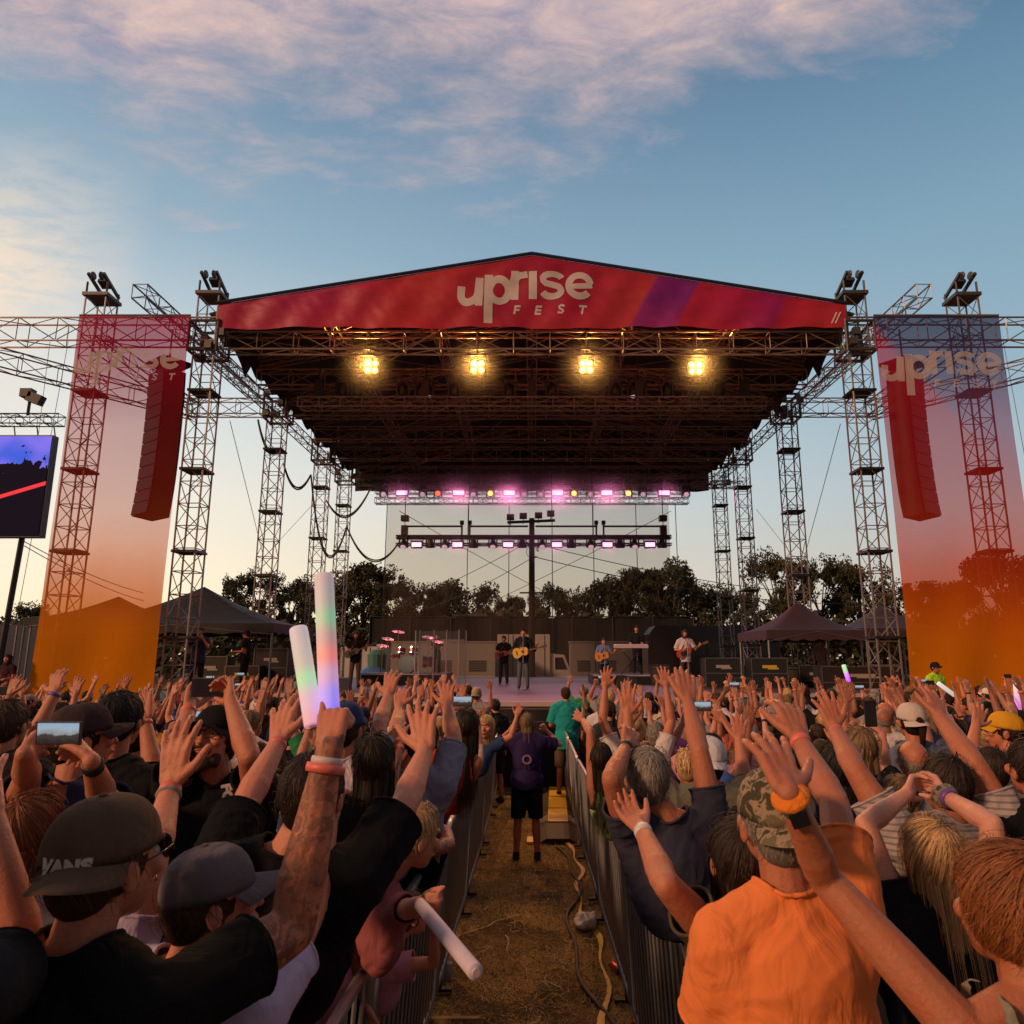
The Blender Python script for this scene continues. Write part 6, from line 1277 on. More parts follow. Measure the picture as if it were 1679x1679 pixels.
SHC = [('black', (.010, .010, .012), 34), ('charcoal', (.04, .04, .045), 12), ('navy', (.02, .025, .07), 12), ('white', (.58, .52, .54), 13), ('grey', (.26, .25, .27), 12), ('red', (.38, .03, .03), 5), ('maroon', (.16, .02, .035), 5), ('teal', (.03, .19, .20), 3), ('olive', (.10, .10, .05), 4), ('lavender', (.38, .30, .50), 3), ('coral', (.62, .16, .10), 3), ('blue', (.04, .09, .32), 4), ('cream', (.55, .46, .34), 3), ('green', (.03, .20, .08), 2), ('mustard', (.50, .28, .04), 2), ('pink', (.60, .26, .30), 3), ('purple', (.13, .05, .22), 3)]
HCL = [('black-haired', 'black', 20), ('dark-haired', 'dark', 34), ('brown-haired', 'brown', 24), ('blond', 'blond', 12), ('sandy-haired', 'dblond', 12), ('grey-haired', 'grey', 9), ('auburn-haired', 'auburn', 5)]
CPC = [('black cap', (.012, .012, .014), 8), ('white cap', (.6, .56, .58), 6), ('tan cap', (.38, .29, .2), 4), ('navy cap', (.02, .025, .07), 4), ('grey cap', (.22, .21, .22), 3), ('red cap', (.35, .03, .03), 2)]
crng = random.Random(77)
def pick(l): return crng.choices(l, [q[-1] for q in l])[0]
def proj(x, y, z):
    zc = z - HC; dep = y * CP + zc * SP; return CX + FPX * x / dep, CY - FPX * (zc * CP - y * SP) / dep
CROWD = []; y = 3.1; row = 0
cells = []
while y < 16.2:
    st = .60 + .018 * y * .5; lim = .74 * y + .5; x = .98
    while x < lim: 
        for s in (-1, 1): cells.append((s * (x + crng.uniform(-.1, .1) + (.3 if row % 2 else 0)), y + crng.uniform(-.14, .14)))
        x += st
    y += .72 + .014 * y; row += 1
tilts = []
for (x, y) in cells:
    if abs(x) < .98: x = math.copysign(.98, x)
    if y > 15.9 and -2.9 < x < 4.3: continue
    if any((x - hx) ** 2 + (y - hy) ** 2 < .42 ** 2 for hx, hy in HEROS): continue
    g0 = zg(y); px, _ = proj(x, y, 1.7)
    if px < -70 or px > 1750: continue
    ht = crng.uniform(.87, 1.06)
    order = list(range(len(POSES))); 
    for _ in range(12):
        k = crng.choices(order, [11, 7, 9, 9, 5, 7, 6, 9, 9, 5, 6, 3, 7, 7, 4, 6])[0]; p_ = POSES[k]
        _, ty = proj(x, y, g0 + p_['top'] * ht)
        if ty > (1103 if y > 6 else 1126 + (6 - y) * 12): break
    else:
        k = 5 if crng.random() < .6 else 9; p_ = POSES[k]
    # keep heads near the camera from blocking the photographed people
    if y < 4.2 and p_['top'] > 1.8 and crng.random() < .45: k = crng.choice((5, 9)); p_ = POSES[k]
    CROWD.append((x, y, g0, ht, k))
crng.shuffle(CROWD)
maxc = 292 - len([o for o in sc.objects if o.name.startswith('person')])
if len(CROWD) > maxc: CROWD = sorted(CROWD, key=lambda c: c[1] + crng.random() * 4)[:maxc]
seen = {}
LABS = []
for (x, y, g0, ht, k) in CROWD:
    p_ = POSES[k]; sh = pick(SHC); hc = pick(HCL); st = crng.choice(list(p_['hair'])) if crng.random() < .55 else ('short' if not p_['female'] else 'long'); cp_ = pick(CPC) if crng.random() < (.26 if not p_['female'] else .12) else None
    if st == 'bald': hc = ('balding', 'grey', 0); cp_ = None
    t = thing('person', '', 'person', (x, y, g0), R(crng.uniform(-26, 26) - math.degrees(math.atan2(x, 26 - y)) * .0 + (math.degrees(math.atan2(x, 24 - y)) * .7)), 'people in the crowd'); t.scale = (ht * crng.uniform(.94, 1.08), ht * crng.uniform(.94, 1.08), ht)
    sk = SKT[crng.choices(['fair', 'tan', 'warm', 'deep', 'pale', 'olive'], [20, 26, 34, 5, 6, 12])[0]]; dv = crng.uniform(.55, 1.1)
    oset('body', p_['body'], t, tuple(c * dv for c in sk)); oset('shirt', p_['shirt'], t, sh[1])
    oset('trousers', p_['pants'], t, crng.choice([(.03, .035, .07), (.02, .02, .02), (.12, .10, .07), (.08, .09, .12)])); oset('shoes', p_['shoes'], t, SHOES)
    if cp_:
        back = crng.random() < .45; cm = CAPB if back else CAPF; oset('hair', HLC['short' if not p_['female'] else crng.choice(('long', 'pony'))], t, HCOL[hc[1]])
        c_ = oset('cap', cm[0], t, cp_[1]); oset('brim', cm[1], c_, cp_[1]); 
    else: oset('hair', HL[st], t, HCOL[hc[1]])
    if p_['words'] not in ('arms down',) and crng.random() < .42:
        sd = 1 if 'right' in p_['words'] or 'both' in p_['words'] or 'hands' in p_['words'] else -1; a = p_['f'].arms[sd]; band(t, 'wristband', a['el'], a['wr'], .93, .030, .022, PINKB if crng.random() < .7 else MATS['black_plastic'], 10)
    hdesc = ''
    px, py = proj(x, y, g0 + 1.7 * ht)
    LABS.append([t, sh[0], hc[0], cp_[0] if cp_ else None, hdesc if not cp_ else '', p_['words'], px, py, x, y])
def zone(px, y):
    dn = 'front' if y < 5 else ('middle' if y < 9.5 else ('far' if y < 13 else 'farthest'))
    side = 'left' if px < 872 else 'right'
    if px < 110: w = 'at left edge'
    elif px < 270: w = 'below left banner'
    elif px < 480: w = 'below black tent'
    elif px < 660: w = 'below left towers'
    elif px < 872: w = 'near left barrier'
    elif px < 1080: w = 'near right barrier'
    elif px < 1240: w = 'below right towers'
    elif px < 1440: w = 'below right tent'
    elif px < 1640: w = 'below right banner'
    else: w = 'at right edge'
    return f'{dn} rows {w}'
keys = {}
for L_ in LABS: 
    L_.append((f'{L_[4]} {L_[2]} person in {L_[1]}'.strip() if not L_[3] else f'person in {L_[1]} and {L_[3]}') + f', {L_[5]}, {zone(L_[6], L_[9])}'); keys.setdefault(L_[-1], []).append(L_)
ORD = ['first', 'second', 'third', 'fourth', 'fifth', 'sixth', 'seventh', 'eighth', 'ninth', 'tenth']
for lab, ls in keys.items():
    lab = ' '.join(lab.split())
    if len(ls) == 1: ls[0][0]['label'] = lab
    else:
        for i, L_ in enumerate(sorted(ls, key=lambda q: q[6])): L_[0]['label'] = lab + f', {ORD[i]} from left'
# phones held up in the crowd (built as things of their own)
n_ = 0
for L_ in sorted(LABS, key=lambda q: q[9]):
    if L_[5] == 'hands overhead' and n_ < 14:
        t = L_[0]; f = POSES[4]['f']; c = (f.arms[1]['grip'] + f.arms[-1]['grip']) / 2; w_ = Matrix.LocRotScale(t.location, t.rotation_euler, t.scale) @ c
        phone(w_ + V3(0, .02, .05), (0, -1, 0), (0, 0, 1), f'{ORD[n_] if n_ < 10 else ("eleventh", "twelfth", "thirteenth", "fourteenth")[n_ - 10]} nearest phone held up in crowd, {L_[1]}-shirted holder, {zone(L_[6], L_[9])}', lit=n_ % 3 != 2); n_ += 1
# ================= barriers along the aisle
CLB = mat('barrier_cloth', (.028, .030, .036), .8, 0, .25, 3); BAR = mat('barrier_steel', (.42, .40, .40), .35, .7, .2, 6)
brs = random.Random(12)
for s, sd in ((-1, 'left'), (1, 'right')):
    y = .72 if s < 0 else .55; k = 0
    while y < 12.2:
        L = 2.25; t = thing('crowd_barrier', f'{("nearest", "second", "third", "fourth", "fifth", "sixth")[k]} steel crowd barrier with dark cloth on the {sd} side of the aisle', 'barrier', (s * .575, y, 0), 0, 'crowd barriers along the aisle'); z0, z1 = zg(y), zg(y + L - .12); L2 = L - .10; zz_ = lambda q: z0 + (z1 - z0) * q / L2
        def P(q, z): return V3(s * (1.12 - z) * .055, q, zz_(q) + z)
        mb = MB(); r_ = .19; pts = [P(0, .12), P(0, 1.12 - r_)] + [P(r_ - r_ * math.cos(R(a)), 1.12 - r_ + r_ * math.sin(R(a))) for a in (20, 40, 60, 80)] + [P(r_, 1.12), P(L2 - r_, 1.12)] + [P(L2 - r_ + r_ * math.sin(R(a)), 1.12 - r_ + r_ * math.cos(R(a))) for a in (20, 40, 60, 80)] + [P(L2, 1.12 - r_), P(L2, .12), P(0.001, .12)]; mb.path(pts, .021, 8); mb.build('frame', BAR, t, True)
        mb = MB(); n = 17
        for i in range(1, n): q = L2 * i / n; mb.tube(P(q, .13), P(q, 1.11), .008, n=6)
        b_ = mb.build('bars', BAR, t); 
        for q in (.25, L2 - .25): mb = MB(); mb.box(P(q, .03) + V3(s * .06, 0, 0), (.30, .05, .02)); mb.tube(P(q, .03), P(q, .13), .02); mb.build('foot', BLK, t)
        if not (k == 0 and True):
            mb = MB(); V = []; nn = 46
            for i in range(nn + 1):
                q = .03 + (L2 - .06) * i / nn
                for j in range(9): zj = .16 + .92 * j / 8; V.append(P(q, zj) + V3(s * (.016 + .006 * math.sin(i * 1.9) + .008 * math.sin(i * .6 + j)), 0, 0))
            mb.add(V, [(i * 9 + j, (i + 1) * 9 + j, (i + 1) * 9 + j + 1, i * 9 + j + 1) for i in range(nn) for j in range(8)]); mb.build('cloth', CLB, t, True)
        y += L; k += 1
    # rope along the bottom
    mb = MB(); mb.path([V3(s * (.68 + .01 * math.sin(q * 3)), q, zg(q) + .05 + .02 * math.sin(q * 5)) for q in np.arange(3.2, 12.2, .3)], .013, 6); tag(mb.build('rope', mat('pale_rope', (.42, .33, .24), .8)), f'pale rope running low along the {sd} barriers', 'rope')
br = thing('stage_barricade', 'black draped barricade closing the far end of the aisle', 'barricade', (.1, 14.2, 0)); sk = MB(); drape(sk, (-1.15, 0, 0), (1.15, 0, 0), 1.15, .0, .04); sk.build('drape', MATS['black_drape'], br, True); mb = MB(); mb.tube((-1.15, .03, 1.15), (1.15, .03, 1.15), .025); mb.build('rail', BLK, br)
# ================= cable ramp in the aisle
YEL = mat('yellow_lid', (.88, .48, .02), .5, 0, .15, 8); RMP = mat('ramp_rubber', (.05, .034, .026), .7)
for i, (py, yb) in enumerate(((0, 10.0), (0, 10.95), (0, 11.9), (0, 12.85))):
    t = thing('cable_ramp', f'{("nearest", "second", "third", "farthest")[i]} black and yellow cable ramp lying in the aisle before the teal-shirted man', 'cable ramp', (.345 + .03 * i, yb, 0), R(-1.5), 'cable ramps in the aisle')
    mb = MB(); V = [(-.26, 0, .004), (.26, 0, .004), (.15, 0, .065), (-.15, 0, .065)]; V += [(x, .92, z) for x, _, z in V]; mb.add(V, [(0, 1, 2, 3), (7, 6, 5, 4), (0, 4, 5, 1), (1, 5, 6, 2), (2, 6, 7, 3), (3, 7, 4, 0)]); mb.build('ramp', RMP, t)
    mb = MB(); mb.box((0, .46, .07), (.29, .90, .012)) if i else mb.box((-.33, .1, .02), (.16, .3, .03)); mb.build('lid', YEL, t)
    if i == 1:
        mb = MB()
        for q in range(4): mb.box((0, .15 + q * .09, .08), (.27, .022, .006)); mb.box((-.21, .13 + q * .09, .047), (.13, .02, .006), Matrix.Rotation(R(-28), 3, 'Y')); mb.box((.21, .13 + q * .09, .047), (.13, .02, .006), Matrix.Rotation(R(28), 3, 'Y'))
        mb.build('white_stripes', mat('white_tape', (.75, .68, .6), .6), t)
# tape, hose, litter
rl_ = random.Random(5)
mb = MB(); pts = [V3(.50 + .05 * math.sin(q * 2.3) + .03 * math.sin(q * 6), q, zg(q) + .015) for q in np.arange(4.6, 10.2, .12)]
for i in range(len(pts) - 1):
    a, b_ = pts[i], pts[i + 1]; w_ = .016 + .008 * math.sin(i * .45); tw = .005 * math.sin(i * .7); mb.add([a + V3(-w_, 0, tw), a + V3(w_, 0, -tw + .01), b_ + V3(w_, 0, .01 - .005 * math.sin((i + 1) * .7)), b_ + V3(-w_, 0, .005 * math.sin((i + 1) * .7))], [(0, 1, 2, 3)])
tag(mb.build('caution_tape', mat('yellow_tape', (.70, .38, .02), .5), smooth=True), 'crumpled yellow tape strip along the foot of the right barrier', 'tape')
mb = MB(); mb.path([V3(.40 + .09 * math.sin(q * 1.7) + .04 * math.sin(q * 4.2), q, zg(q) + .02) for q in np.arange(4.4, 9.9, .1)], .014, 6); tag(mb.build('cable', mat('dusty_cable', (.10, .075, .06), .8), smooth=True), 'dusty cable snaking beside the yellow tape in the aisle', 'cable')
mb = MB()
for k in range(30):
    x = rl_.gauss(-.1 if k % 3 else .33, .2); y = rl_.uniform(4.8, 10.5) if k % 2 else rl_.gauss(6.8, .6); x = max(-.6, min(.55, x)); a = rl_.uniform(0, 6.28); P_ = V3(x, y, zg(y) + .012); pts = [P_.copy()]
    for j in range(rl_.randint(4, 12)):
        a += rl_.gauss(0, .7); P_ = P_ + V3(math.cos(a) * .028, math.sin(a) * .028, 0); pts.append(P_ + V3(0, 0, rl_.uniform(0, .015)))
    for j in range(len(pts) - 1):
        d_ = (pts[j + 1] - pts[j]).normalized(); n_2 = V3(-d_.y, d_.x, 0) * .0034; mb.add([pts[j] - n_2, pts[j] + n_2 + V3(0, 0, .003), pts[j + 1] + n_2, pts[j + 1] - n_2], [(0, 1, 2, 3)])
for k in range(2):   # long streamers
    a = 1.2 + k; P_ = V3(-.22 + .1 * k, 6.6 + .5 * k, zg(6.6) + .012); pts = [P_.copy()]
    for j in range(34): a += .12 * math.sin(j * .5 + k) ; P_ = P_ + V3(math.cos(a) * .03, -abs(math.sin(a)) * .035, 0); pts.append(P_ + V3(0, 0, .004 * math.sin(j)))
    for j in range(len(pts) - 1):
        d_ = (pts[j + 1] - pts[j]).normalized(); n_2 = V3(-d_.y, d_.x, 0) * .006; mb.add([pts[j] - n_2, pts[j] + n_2 + V3(0, 0, .003), pts[j + 1] + n_2, pts[j + 1] - n_2], [(0, 1, 2, 3)])
tag(mb.build('litter', mat('paper_streamer', (.55, .42, .32), .8, 0, .2, 30)), 'pale paper streamers and scraps trodden into the grass', 'litter', kind='stuff')
mb = MB()
for k in range(52000):
    y = 4.3 + 8.5 * rl_.random() ** 1.4; x = rl_.uniform(-.68, .68)
    if mnoise.noise((x * 2.2, y * 1.6, 2)) < -.12 and rl_.random() < .8: continue
    a = rl_.uniform(0, 6.28); l = rl_.uniform(.03, .08); up = rl_.random() ** 2 * .045; z = zg(y) + .002; dx, dy = math.cos(a) * l, math.sin(a) * l; w_ = .0026; mb.add([(x - dy / l * w_, y + dx / l * w_, z), (x + dy / l * w_, y - dx / l * w_, z), (x + dx, y + dy, z + up)], [(0, 1, 2)])
tag(mb.build('grass', mat('dry_grass_blades', (.50, .30, .10), .9, 0, .9, 2.2)), 'short dry trampled grass along the aisle', 'grass', kind='stuff')
def small(nm, lab, cat, loc, fn, rot=(0, 0, 0)):
    t = thing(nm, lab, cat, loc); t.rotation_euler = rot; fn(t)
def bag(t):
    mb = MB(); mb.sphere((0, 0, .06), (.10, .15, .065), 26); mb.v = [tuple(Vector(q) * (1 + .35 * mnoise.noise(Vector(q) * 14))) for q in mb.v]; me = mb.build('bag', mat('white_plastic', (.62, .52, .45), .4, 0, .1, 8, bump=1, bscale=14), t, True); mb = MB(); mb.lathe([(.02, 0), (.008, .02), (.022, .045)], (0.02, .05, .10), 7, (.5, .3, .6)); mb.build('knot', MATS['white_plastic'], t)
small('plastic_bag', 'tied white plastic bag lying by the foot of the right barrier', 'bag', (.47, 6.8, zg(6.8)), bag)
def can(c): 
    def g_(t): mb = MB(); mb.lathe([(.028, 0), (.033, .01), (.033, .11), (.027, .12)], (0, 0, 0), 14); mb.build('can', mat('can_' + str(int(c[0] * 100)), c, .35, .4), t, True); mb = MB(); mb.lathe([(.026, .119), (.026, .121)], (0, 0, 0), 12); mb.build('lid', GREY, t)
    return g_
small('drink_can', 'crushed orange-red can under the near right barrier', 'can', (.62, 4.95, zg(5) + .035), can((.5, .08, .03)), (R(90), 0, R(70))); small('plastic_cup', 'clear pale cup under the left barrier', 'cup', (-.60, 5.7, zg(5.7)), can((.4, .45, .5)), (0, 0, 0)); small('drink_can', 'silver can below the right barrier cloth', 'can', (.60, 5.9, zg(5.9) + .03), can((.5, .5, .5)), (R(90), 0, R(20)))
def plank(t): mb = MB(); mb.box((0, 0, .015), (.34, .035, .03)); mb.build('board', mat('bare_wood', (.30, .18, .08), .7, 0, .3, 8), t)
small('wood_strip', 'upper of two short wooden strips on the grass by the left barrier', 'wood strip', (-.50, 5.05, zg(5)), plank); small('wood_strip', 'lower of two short wooden strips on the grass by the left barrier', 'wood strip', (-.52, 4.93, zg(5)), plank)
# ================= glowing foam sticks
def stick_mat(name, stops, s):
    m = bpy.data.materials.new(name); m.use_nodes = True; N = NT(m.node_tree); b = m.node_tree.nodes['Principled BSDF']; t = N.n('ShaderNodeTexCoord'); sp_ = N.n('ShaderNodeSeparateXYZ'); N.l(t.outputs['Generated'], sp_.inputs[0]); c = N.ramp(sp_.outputs[2], stops)
    b.inputs['Base Color'].default_value = (.62, .55, .58, 1); b.inputs['Roughness'].default_value = .6; N.l(c, b.inputs['Emission Color']); b.inputs['Emission Strength'].default_value = s; return m
def fstick(a, b_, r, label, m):
    a = Vector(a); b_ = Vector(b_); L = (b_ - a).length; t = thing('foam_stick', label, 'foam stick', a); t.rotation_mode = 'QUATERNION'; t.rotation_quaternion = Vector((0, 0, 1)).rotation_difference(b_ - a); mb = MB(); mb.lathe([(r * .92, 0), (r, .003), (r, L - .02), (r * .96, L - .003), (r * .90, L)], (0, 0, 0), 24); mb.build('foam_tube', m, t, True); mb = MB(); mb.lathe([(r * .5, -.006), (r * .5, .001)], (0, 0, 0), 14); mb.build('base_plug', WHT, t); return t
g1 = hA.arms[1]['grip'] + hA.base; yw = g1.y
m1 = stick_mat('foam_glow_tall', [(0, (.10, .10, .95)), (.16, (.22, .18, .75)), (.30, (.42, .22, .40)), (.42, (.62, .12, .10)), (.54, (.30, .17, .17)), (.68, (.10, .34, .17)), (.80, (.20, .22, .20)), (1, (.22, .17, .20))], 1.0)
m2 = stick_mat('foam_glow_short', [(0, (.50, .20, .26)), (.25, (.44, .28, .36)), (.45, (.10, .50, .22)), (.62, (.22, .28, .24)), (1, (.25, .22, .26))], 1.0)
fstick(U(541, 1185, yw + .02), U(531, 943, yw + .12), .0215 * yw / 1.55, 'tall foam stick glowing blue, red and green in the tattooed hand', m1)
fstick(U(515, 1190, yw + .05), U(489, 1030, yw + .12), .0205 * yw / 1.55, 'shorter tilted foam stick glowing green and pink in the tattooed hand', m2)
pc = hC.arms[1]['grip'] + hC.base; e_ = U(780, 1594, pc.y - .45); fstick(e_, U(688, 1482, pc.y), .0175, 'unlit white foam stick held over the barrier by the child in maroon', mat('foam_white', (.62, .52, .60), .6))
for (a, b_, Yd, lab, cs) in (((1392, 1118), (1383, 1090), 12, 'small light stick glowing purple and green below the right tent', [(0, (.4, .02, .9)), (.5, (.5, .1, .8)), (.6, (.1, .5, .2)), (1, (.2, .5, .3))]), ((1670, 1165), (1666, 1120), 9, 'white foam stick tip at the right edge', [(0, (.5, .1, .5)), (1, (.3, .3, .3))]), ((1565, 1140), (1538, 1120), 12, 'white foam stick slanting before the security guard', [(0, (.35, .35, .32)), (1, (.4, .4, .4))])):
    fstick(U(*a, Yd), U(*b_, Yd), .035, lab, stick_mat('foam_' + str(a[0]), cs, 1.2))
# ================= video screen at left
vm = bpy.data.materials.new('video_picture'); vm.use_nodes = True; N = NT(vm.node_tree); b = vm.node_tree.nodes['Principled BSDF']; t = N.n('ShaderNodeTexCoord'); sp_ = N.n('ShaderNodeSeparateXYZ'); N.l(t.outputs['Generated'], sp_.inputs[0]); mp_ = N.n('ShaderNodeMapping'); N.l(t.outputs['Generated'], mp_.inputs[0]); mp_.inputs['Scale'].default_value = (9, 1, 5)
nn = N.noise(mp_.outputs[0], 1.4, 3, .5, .4); k = N.m('GREATER_THAN', N.m('ADD', nn, N.m('MULTIPLY', N.m('SUBTRACT', sp_.outputs[2], .70), 1.3)), .58)
c = N.mix(k, (.006, .003, .008, 1), N.ramp(N.noise(t.outputs['Generated'], 2.0, 2), [(.3, (.05, .10, .6)), (.5, (.20, .15, .7)), (.6, (.45, .25, .75)), (.75, (.05, .35, .65))]))
for ang, off, cc, th in ((-.42, .55, (.8, .04, .05, 1), .02), (.10, .36, (.6, .02, .12, 1), .014), (-2.2, 1.5, (.9, .08, .02, 1), .05)):
    q = N.m('ABSOLUTE', N.m('SUBTRACT', N.m('ADD', sp_.outputs[2], N.m('MULTIPLY', sp_.outputs[0], ang)), off - .45)); c = N.mix(N.m('LESS_THAN', q, th), c, cc)
N.l(c, b.inputs['Emission Color']); b.inputs['Emission Strength'].default_value = 1.2; b.inputs['Base Color'].default_value = (.004, .004, .004, 1); b.inputs['Specular IOR Level'].default_value = .05; b.inputs['Roughness'].default_value = .8
vs = thing('video_screen', 'large video screen showing a purple and red picture at the left edge', 'screen', (-19.0, 24, 6.4)); mb = MB(); mb.box((0, .18, 1.75), (4.7, .3, 3.6)); mb.build('cabinet', BLKP, vs); mb = MB(); mb.box((0, .015, 1.75), (4.62, .02, 3.5)); mb.build('picture', vm, vs)
mb = truss((-3, .2, 4.15), (2.45, .2, 4.15), .4, .35, .5, .024, .013)
for x in (-2, -1, 0, .8, 1.6, 2.2): mb.tube((x, .2, 3.95), (x + .1, .2, 3.55), .02)
mb.build('header_truss', BLK, vs); mb = MB(); mb.box((1.5, .1, 4.9), (.5, .3, .35), Matrix.Rotation(R(20), 3, 'Y')); mb.box((1.2, .1, 5.1), (.4, .3, .3)); mb.tube((1.3, .1, 4.3), (1.3, .1, 4.9), .05); mb.build('lamp_head', BLK, vs)
a = U(38, 872, 24.4); b_ = U(2, 1045, 24.4); mb = MB(); mb.tube(Vector(b_) - V3(-19, 24, 6.4) - V3(0, 0, 2.5), Vector(a) - V3(-19, 24, 6.4), .09); mb.build('support_pole', BLK, vs)
# ================= tents
def tent(x, y, wx, wy, ze, zp, z0, label, col, legs=True):
    t = thing('canopy_tent', label, 'tent', (x, y, 0)); mb = MB(); V = []; n = 16
    for i in range(n + 1):
        for j in range(n + 1):
            u, v_ = i / n * 2 - 1, j / n * 2 - 1; r_ = max(abs(u), abs(v_)); z = ze + (zp - ze) * (1 - r_) ** 1.25 - .10 * math.sin(math.pi * r_) * (1 - abs(abs(u) - abs(v_))); V.append((u * wx / 2, v_ * wy / 2, z))
    mb.add(V, [(i * (n + 1) + j, (i + 1) * (n + 1) + j, (i + 1) * (n + 1) + j + 1, i * (n + 1) + j + 1) for i in range(n) for j in range(n)]); mb.build('canopy', mat('tent_cloth_' + str(int(col[0] * 1000)), col, .7, 0, .2, 2, bump=.6, bscale=3), t, True)
    mb = MB()
    for (a, b_) in (((-1, -1), (1, -1)), ((1, -1), (1, 1)), ((1, 1), (-1, 1)), ((-1, 1), (-1, -1))):
        V = []
        for k in range(21): q = k / 20; X_ = (a[0] + (b_[0] - a[0]) * q) * wx / 2; Y_ = (a[1] + (b_[1] - a[1]) * q) * wy / 2; V += [(X_, Y_, ze), (X_ * 1.005, Y_ * 1.005, ze - .32 + .04 * math.sin(k * 2))]
        mb.add(V, [(2 * k, 2 * k + 1, 2 * k + 3, 2 * k + 2) for k in range(20)])
    mb.build('valance', MATS['tent_cloth_' + str(int(col[0] * 1000))], t, True)
    for a in (-1, 1):
        for b_ in (-1, 1): mb = MB(); mb.tube((a * (wx / 2 - .06), b_ * (wy / 2 - .06), z0), (a * (wx / 2 - .06), b_ * (wy / 2 - .06), ze), .035); mb.build('leg', GREY, t)
    for a in (-1, 1): mb = MB(); mb.tube((-wx / 2 + .06, a * wy / 2, ze - .35), (0, a * wy / 2, ze - .05), .018); mb.tube((wx / 2 - .06, a * wy / 2, ze - .35), (0, a * wy / 2, ze - .05), .018); mb.build('strut', GREY, t)
c0 = U(345, 1018, 25.5); tent(U(330, 1020, 25.5).x, 25.5, 6.6, 4.2, U(0, 1022, 23.5).z, U(0, 962, 25.5).z, 1.14, 'black tent with flat-topped roof beyond the left front tower', (.008, .0065, .007))
tent(U(190, 1020, 28).x, 28, 4.4, 4.0, U(0, 1012, 26).z, U(0, 978, 28).z, 0, 'dark tent seen through the orange part of the left banner', (.0079, .0065, .007))
tent(U(1310, 1030, 25).x, 25, 3.3, 3.3, U(0, 1033, 23.4).z, U(0, 986, 25).z, 1.14, 'dark maroon canopy tent over consoles at the right of the stage', (.045, .020, .028)); tent(U(1446, 1030, 26).x, 26, 3.0, 3.0, U(0, 1030, 24.5).z, U(0, 990, 26).z, 1.14, 'dark tent half hidden by the right front tower', (.040, .022, .028))
boxtruck(-60, 62, 1024, 1094, 30, 'dark blue trailer truck beyond the crowd at the left edge', (.02, .024, .06))
# ================= trees
trs = random.Random(21); LEAF = mat('tree_leaves', (.052, .050, .018), .8, 0, .7, .35); BARK = mat('tree_bark', (.05, .035, .025), .95, 0, .3, 4)
def tree_meshes(seed, dens=1.0, open_=.0):
    rr_ = random.Random(seed); tb = MB(); lb = MB(); tb.path([(0, 0, 0), (.02, 0, .2), (-.01, .01, .42), (.02, 0, .62)], [.035, .026, .02, .010], 8); cl = []
    for k in range(26):
        a = rr_.uniform(0, 6.28); z = rr_.uniform(.28, .97) ** .85; rmax = .46 * math.sin(math.pi * min(1, max(.08, (z - .12) / .95))) ** .6; r_ = rmax * rr_.uniform(.35, 1); c = V3(math.cos(a) * r_, math.sin(a) * r_, z); cl.append((c, rr_.uniform(.07, .15)))
        s0 = V3(0, 0, max(.18, z * rr_.uniform(.45, .7))); mid = s0.lerp(c, .5) + V3(0, 0, .03); tb.path([s0, mid, c], [.010, .006, .003], 5)
    for c, rad in cl:
        for k in range(int(860 * dens)):
            d_ = V3(rr_.gauss(0, 1), rr_.gauss(0, 1), rr_.gauss(0, .8)); d_ = d_.normalized() * rad * rr_.random() ** .45; p = c + d_
            if mnoise.noise(p * 9) < -.18 + open_ * .22: continue
            s_ = rr_.uniform(.009, .018); a1 = V3(rr_.gauss(0, 1), rr_.gauss(0, 1), rr_.gauss(0, 1)).normalized(); b1 = a1.orthogonal().normalized(); b1 = Matrix.Rotation(rr_.uniform(0, 6.28), 3, a1) @ b1; a2 = a1.cross(b1); lb.add([p - b1 * s_, p + a2 * s_ * .6, p + b1 * s_, p - a2 * s_ * .6], [(0, 1, 2, 3)])
    return tb.mesh('trunk', BARK, True), lb.mesh('crown', LEAF)
TV = [tree_meshes(s, 1.0, o_) for s, o_ in ((1, 0), (2, .5), (3, .9), (4, .2), (5, .6))]
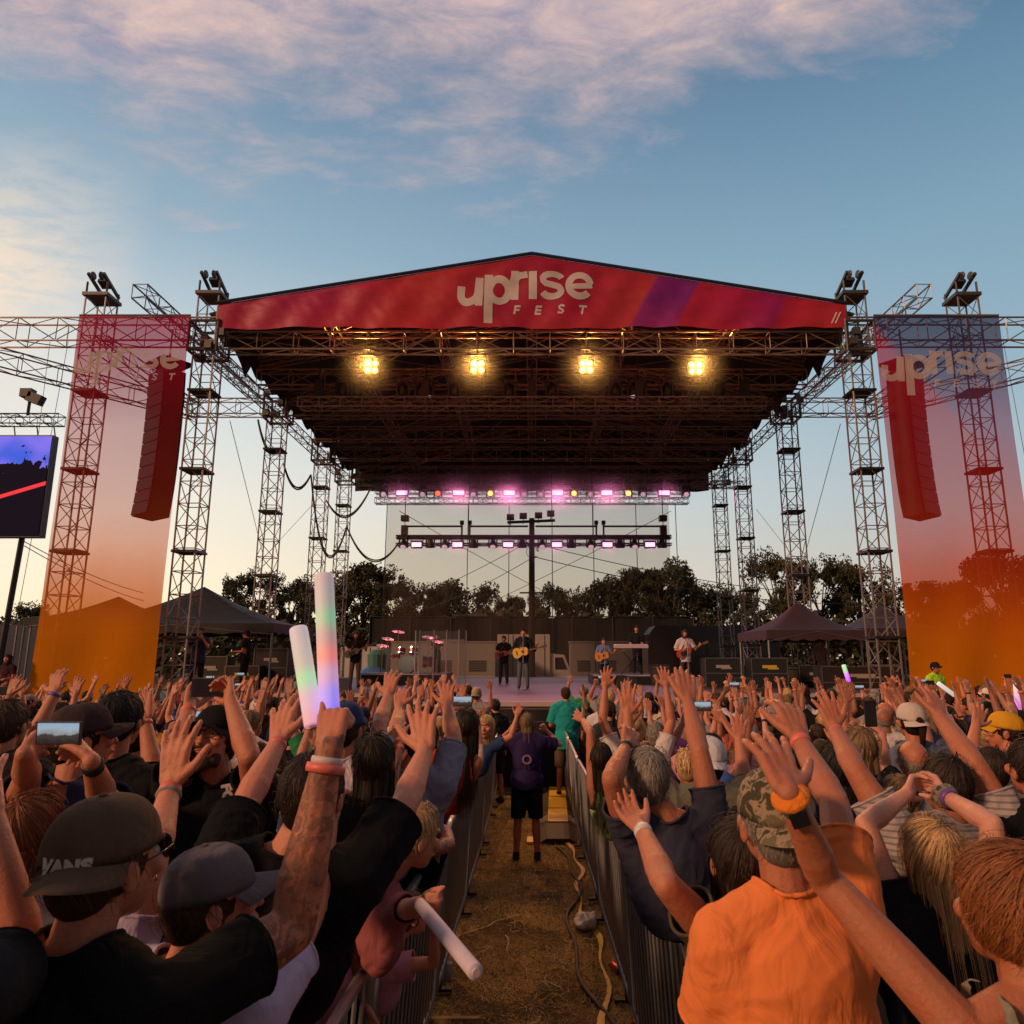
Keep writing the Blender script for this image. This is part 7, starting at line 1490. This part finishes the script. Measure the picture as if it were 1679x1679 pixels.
for i, (px, py, w, v, Yd, dsc) in enumerate(((40, 996, 90, 2, 80, 'sparse small tree at the left edge under the screen pole'), (150, 1005, 80, 3, 90, 'low tree behind the orange banner at left'), (240, 1010, 80, 0, 90, 'low tree behind the left banner edge'), (425, 944, 100, 2, 70, 'open-crowned tree above the black tent'), (480, 950, 90, 4, 74, 'tree between the second and third left towers'), (530, 960, 90, 1, 70, 'tree behind the third left tower'), (598, 932, 130, 1, 70, 'broad tall tree left of the gauze edge'), (655, 955, 110, 0, 68, 'dense tree just inside the left edge of the gauze'), (705, 963, 90, 3, 72, 'round tree behind the drum screens'), (768, 958, 100, 3, 70, 'rounded tree under the small dark cloud'), (822, 982, 70, 4, 76, 'lower tree left of the wooden pole'), (862, 975, 60, 0, 70, 'small dark tree at the wooden pole'), (920, 962, 90, 4, 72, 'tree right of the wooden pole'), (975, 952, 100, 4, 68, 'airy tree behind the acoustic player'), (1030, 940, 100, 1, 70, 'tree with ragged top left of the tallest gauze tree'), (1078, 926, 130, 0, 66, 'tallest dense tree inside the gauze'), (1125, 950, 90, 1, 72, 'tree crossing the right edge of the gauze'), (1170, 970, 90, 2, 74, 'thin tree between the right rear towers'), (1210, 972, 80, 4, 70, 'tree behind the second right tower'), (1270, 918, 110, 2, 64, 'tall loose tree right of the third right tower'), (1340, 930, 120, 2, 66, 'open tree above the maroon tent'), (1405, 928, 110, 2, 68, 'open tree left of the right front tower'), (1500, 958, 110, 1, 64, 'tree behind the left half of the right banner'), (1560, 962, 90, 3, 66, 'rounder tree behind the middle of the right banner'), (1640, 910, 150, 0, 58, 'big dense tree behind the right half of the right banner'), (1710, 925, 120, 1, 60, 'tree at the right edge of the picture'))):
    tp = U(px, py, Yd); hgt = tp.z; wd = w * Yd / FPX * 1.05; t = thing('tree', dsc, 'tree', (tp.x, Yd, 0), trs.uniform(0, 6.28), 'trees behind the stage'); t.scale = (wd * 1.28, wd * 1.28, hgt)
    oset('trunk', TV[v][0], t); oset('crown', TV[v][1], t)
ug = MB(); 
for k in range(34000):
    x = trs.uniform(-75, 75); y = trs.uniform(62, 96); h = 5.6 + 2.2 * mnoise.noise((x * .12, y * .1, 1)); z = h * trs.random() ** .6; s_ = trs.uniform(.25, .5); a1 = V3(trs.gauss(0, 1), trs.gauss(0, 1), trs.gauss(0, 1)).normalized(); b1 = a1.orthogonal().normalized(); a2 = a1.cross(b1); p = V3(x, y, z); ug.add([p - b1 * s_, p + a2 * s_ * .6, p + b1 * s_, p - a2 * s_ * .6], [(0, 1, 2, 3)])
tag(ug.build('undergrowth', LEAF), 'dark undergrowth filling the foot of the tree line', 'undergrowth', kind='stuff')
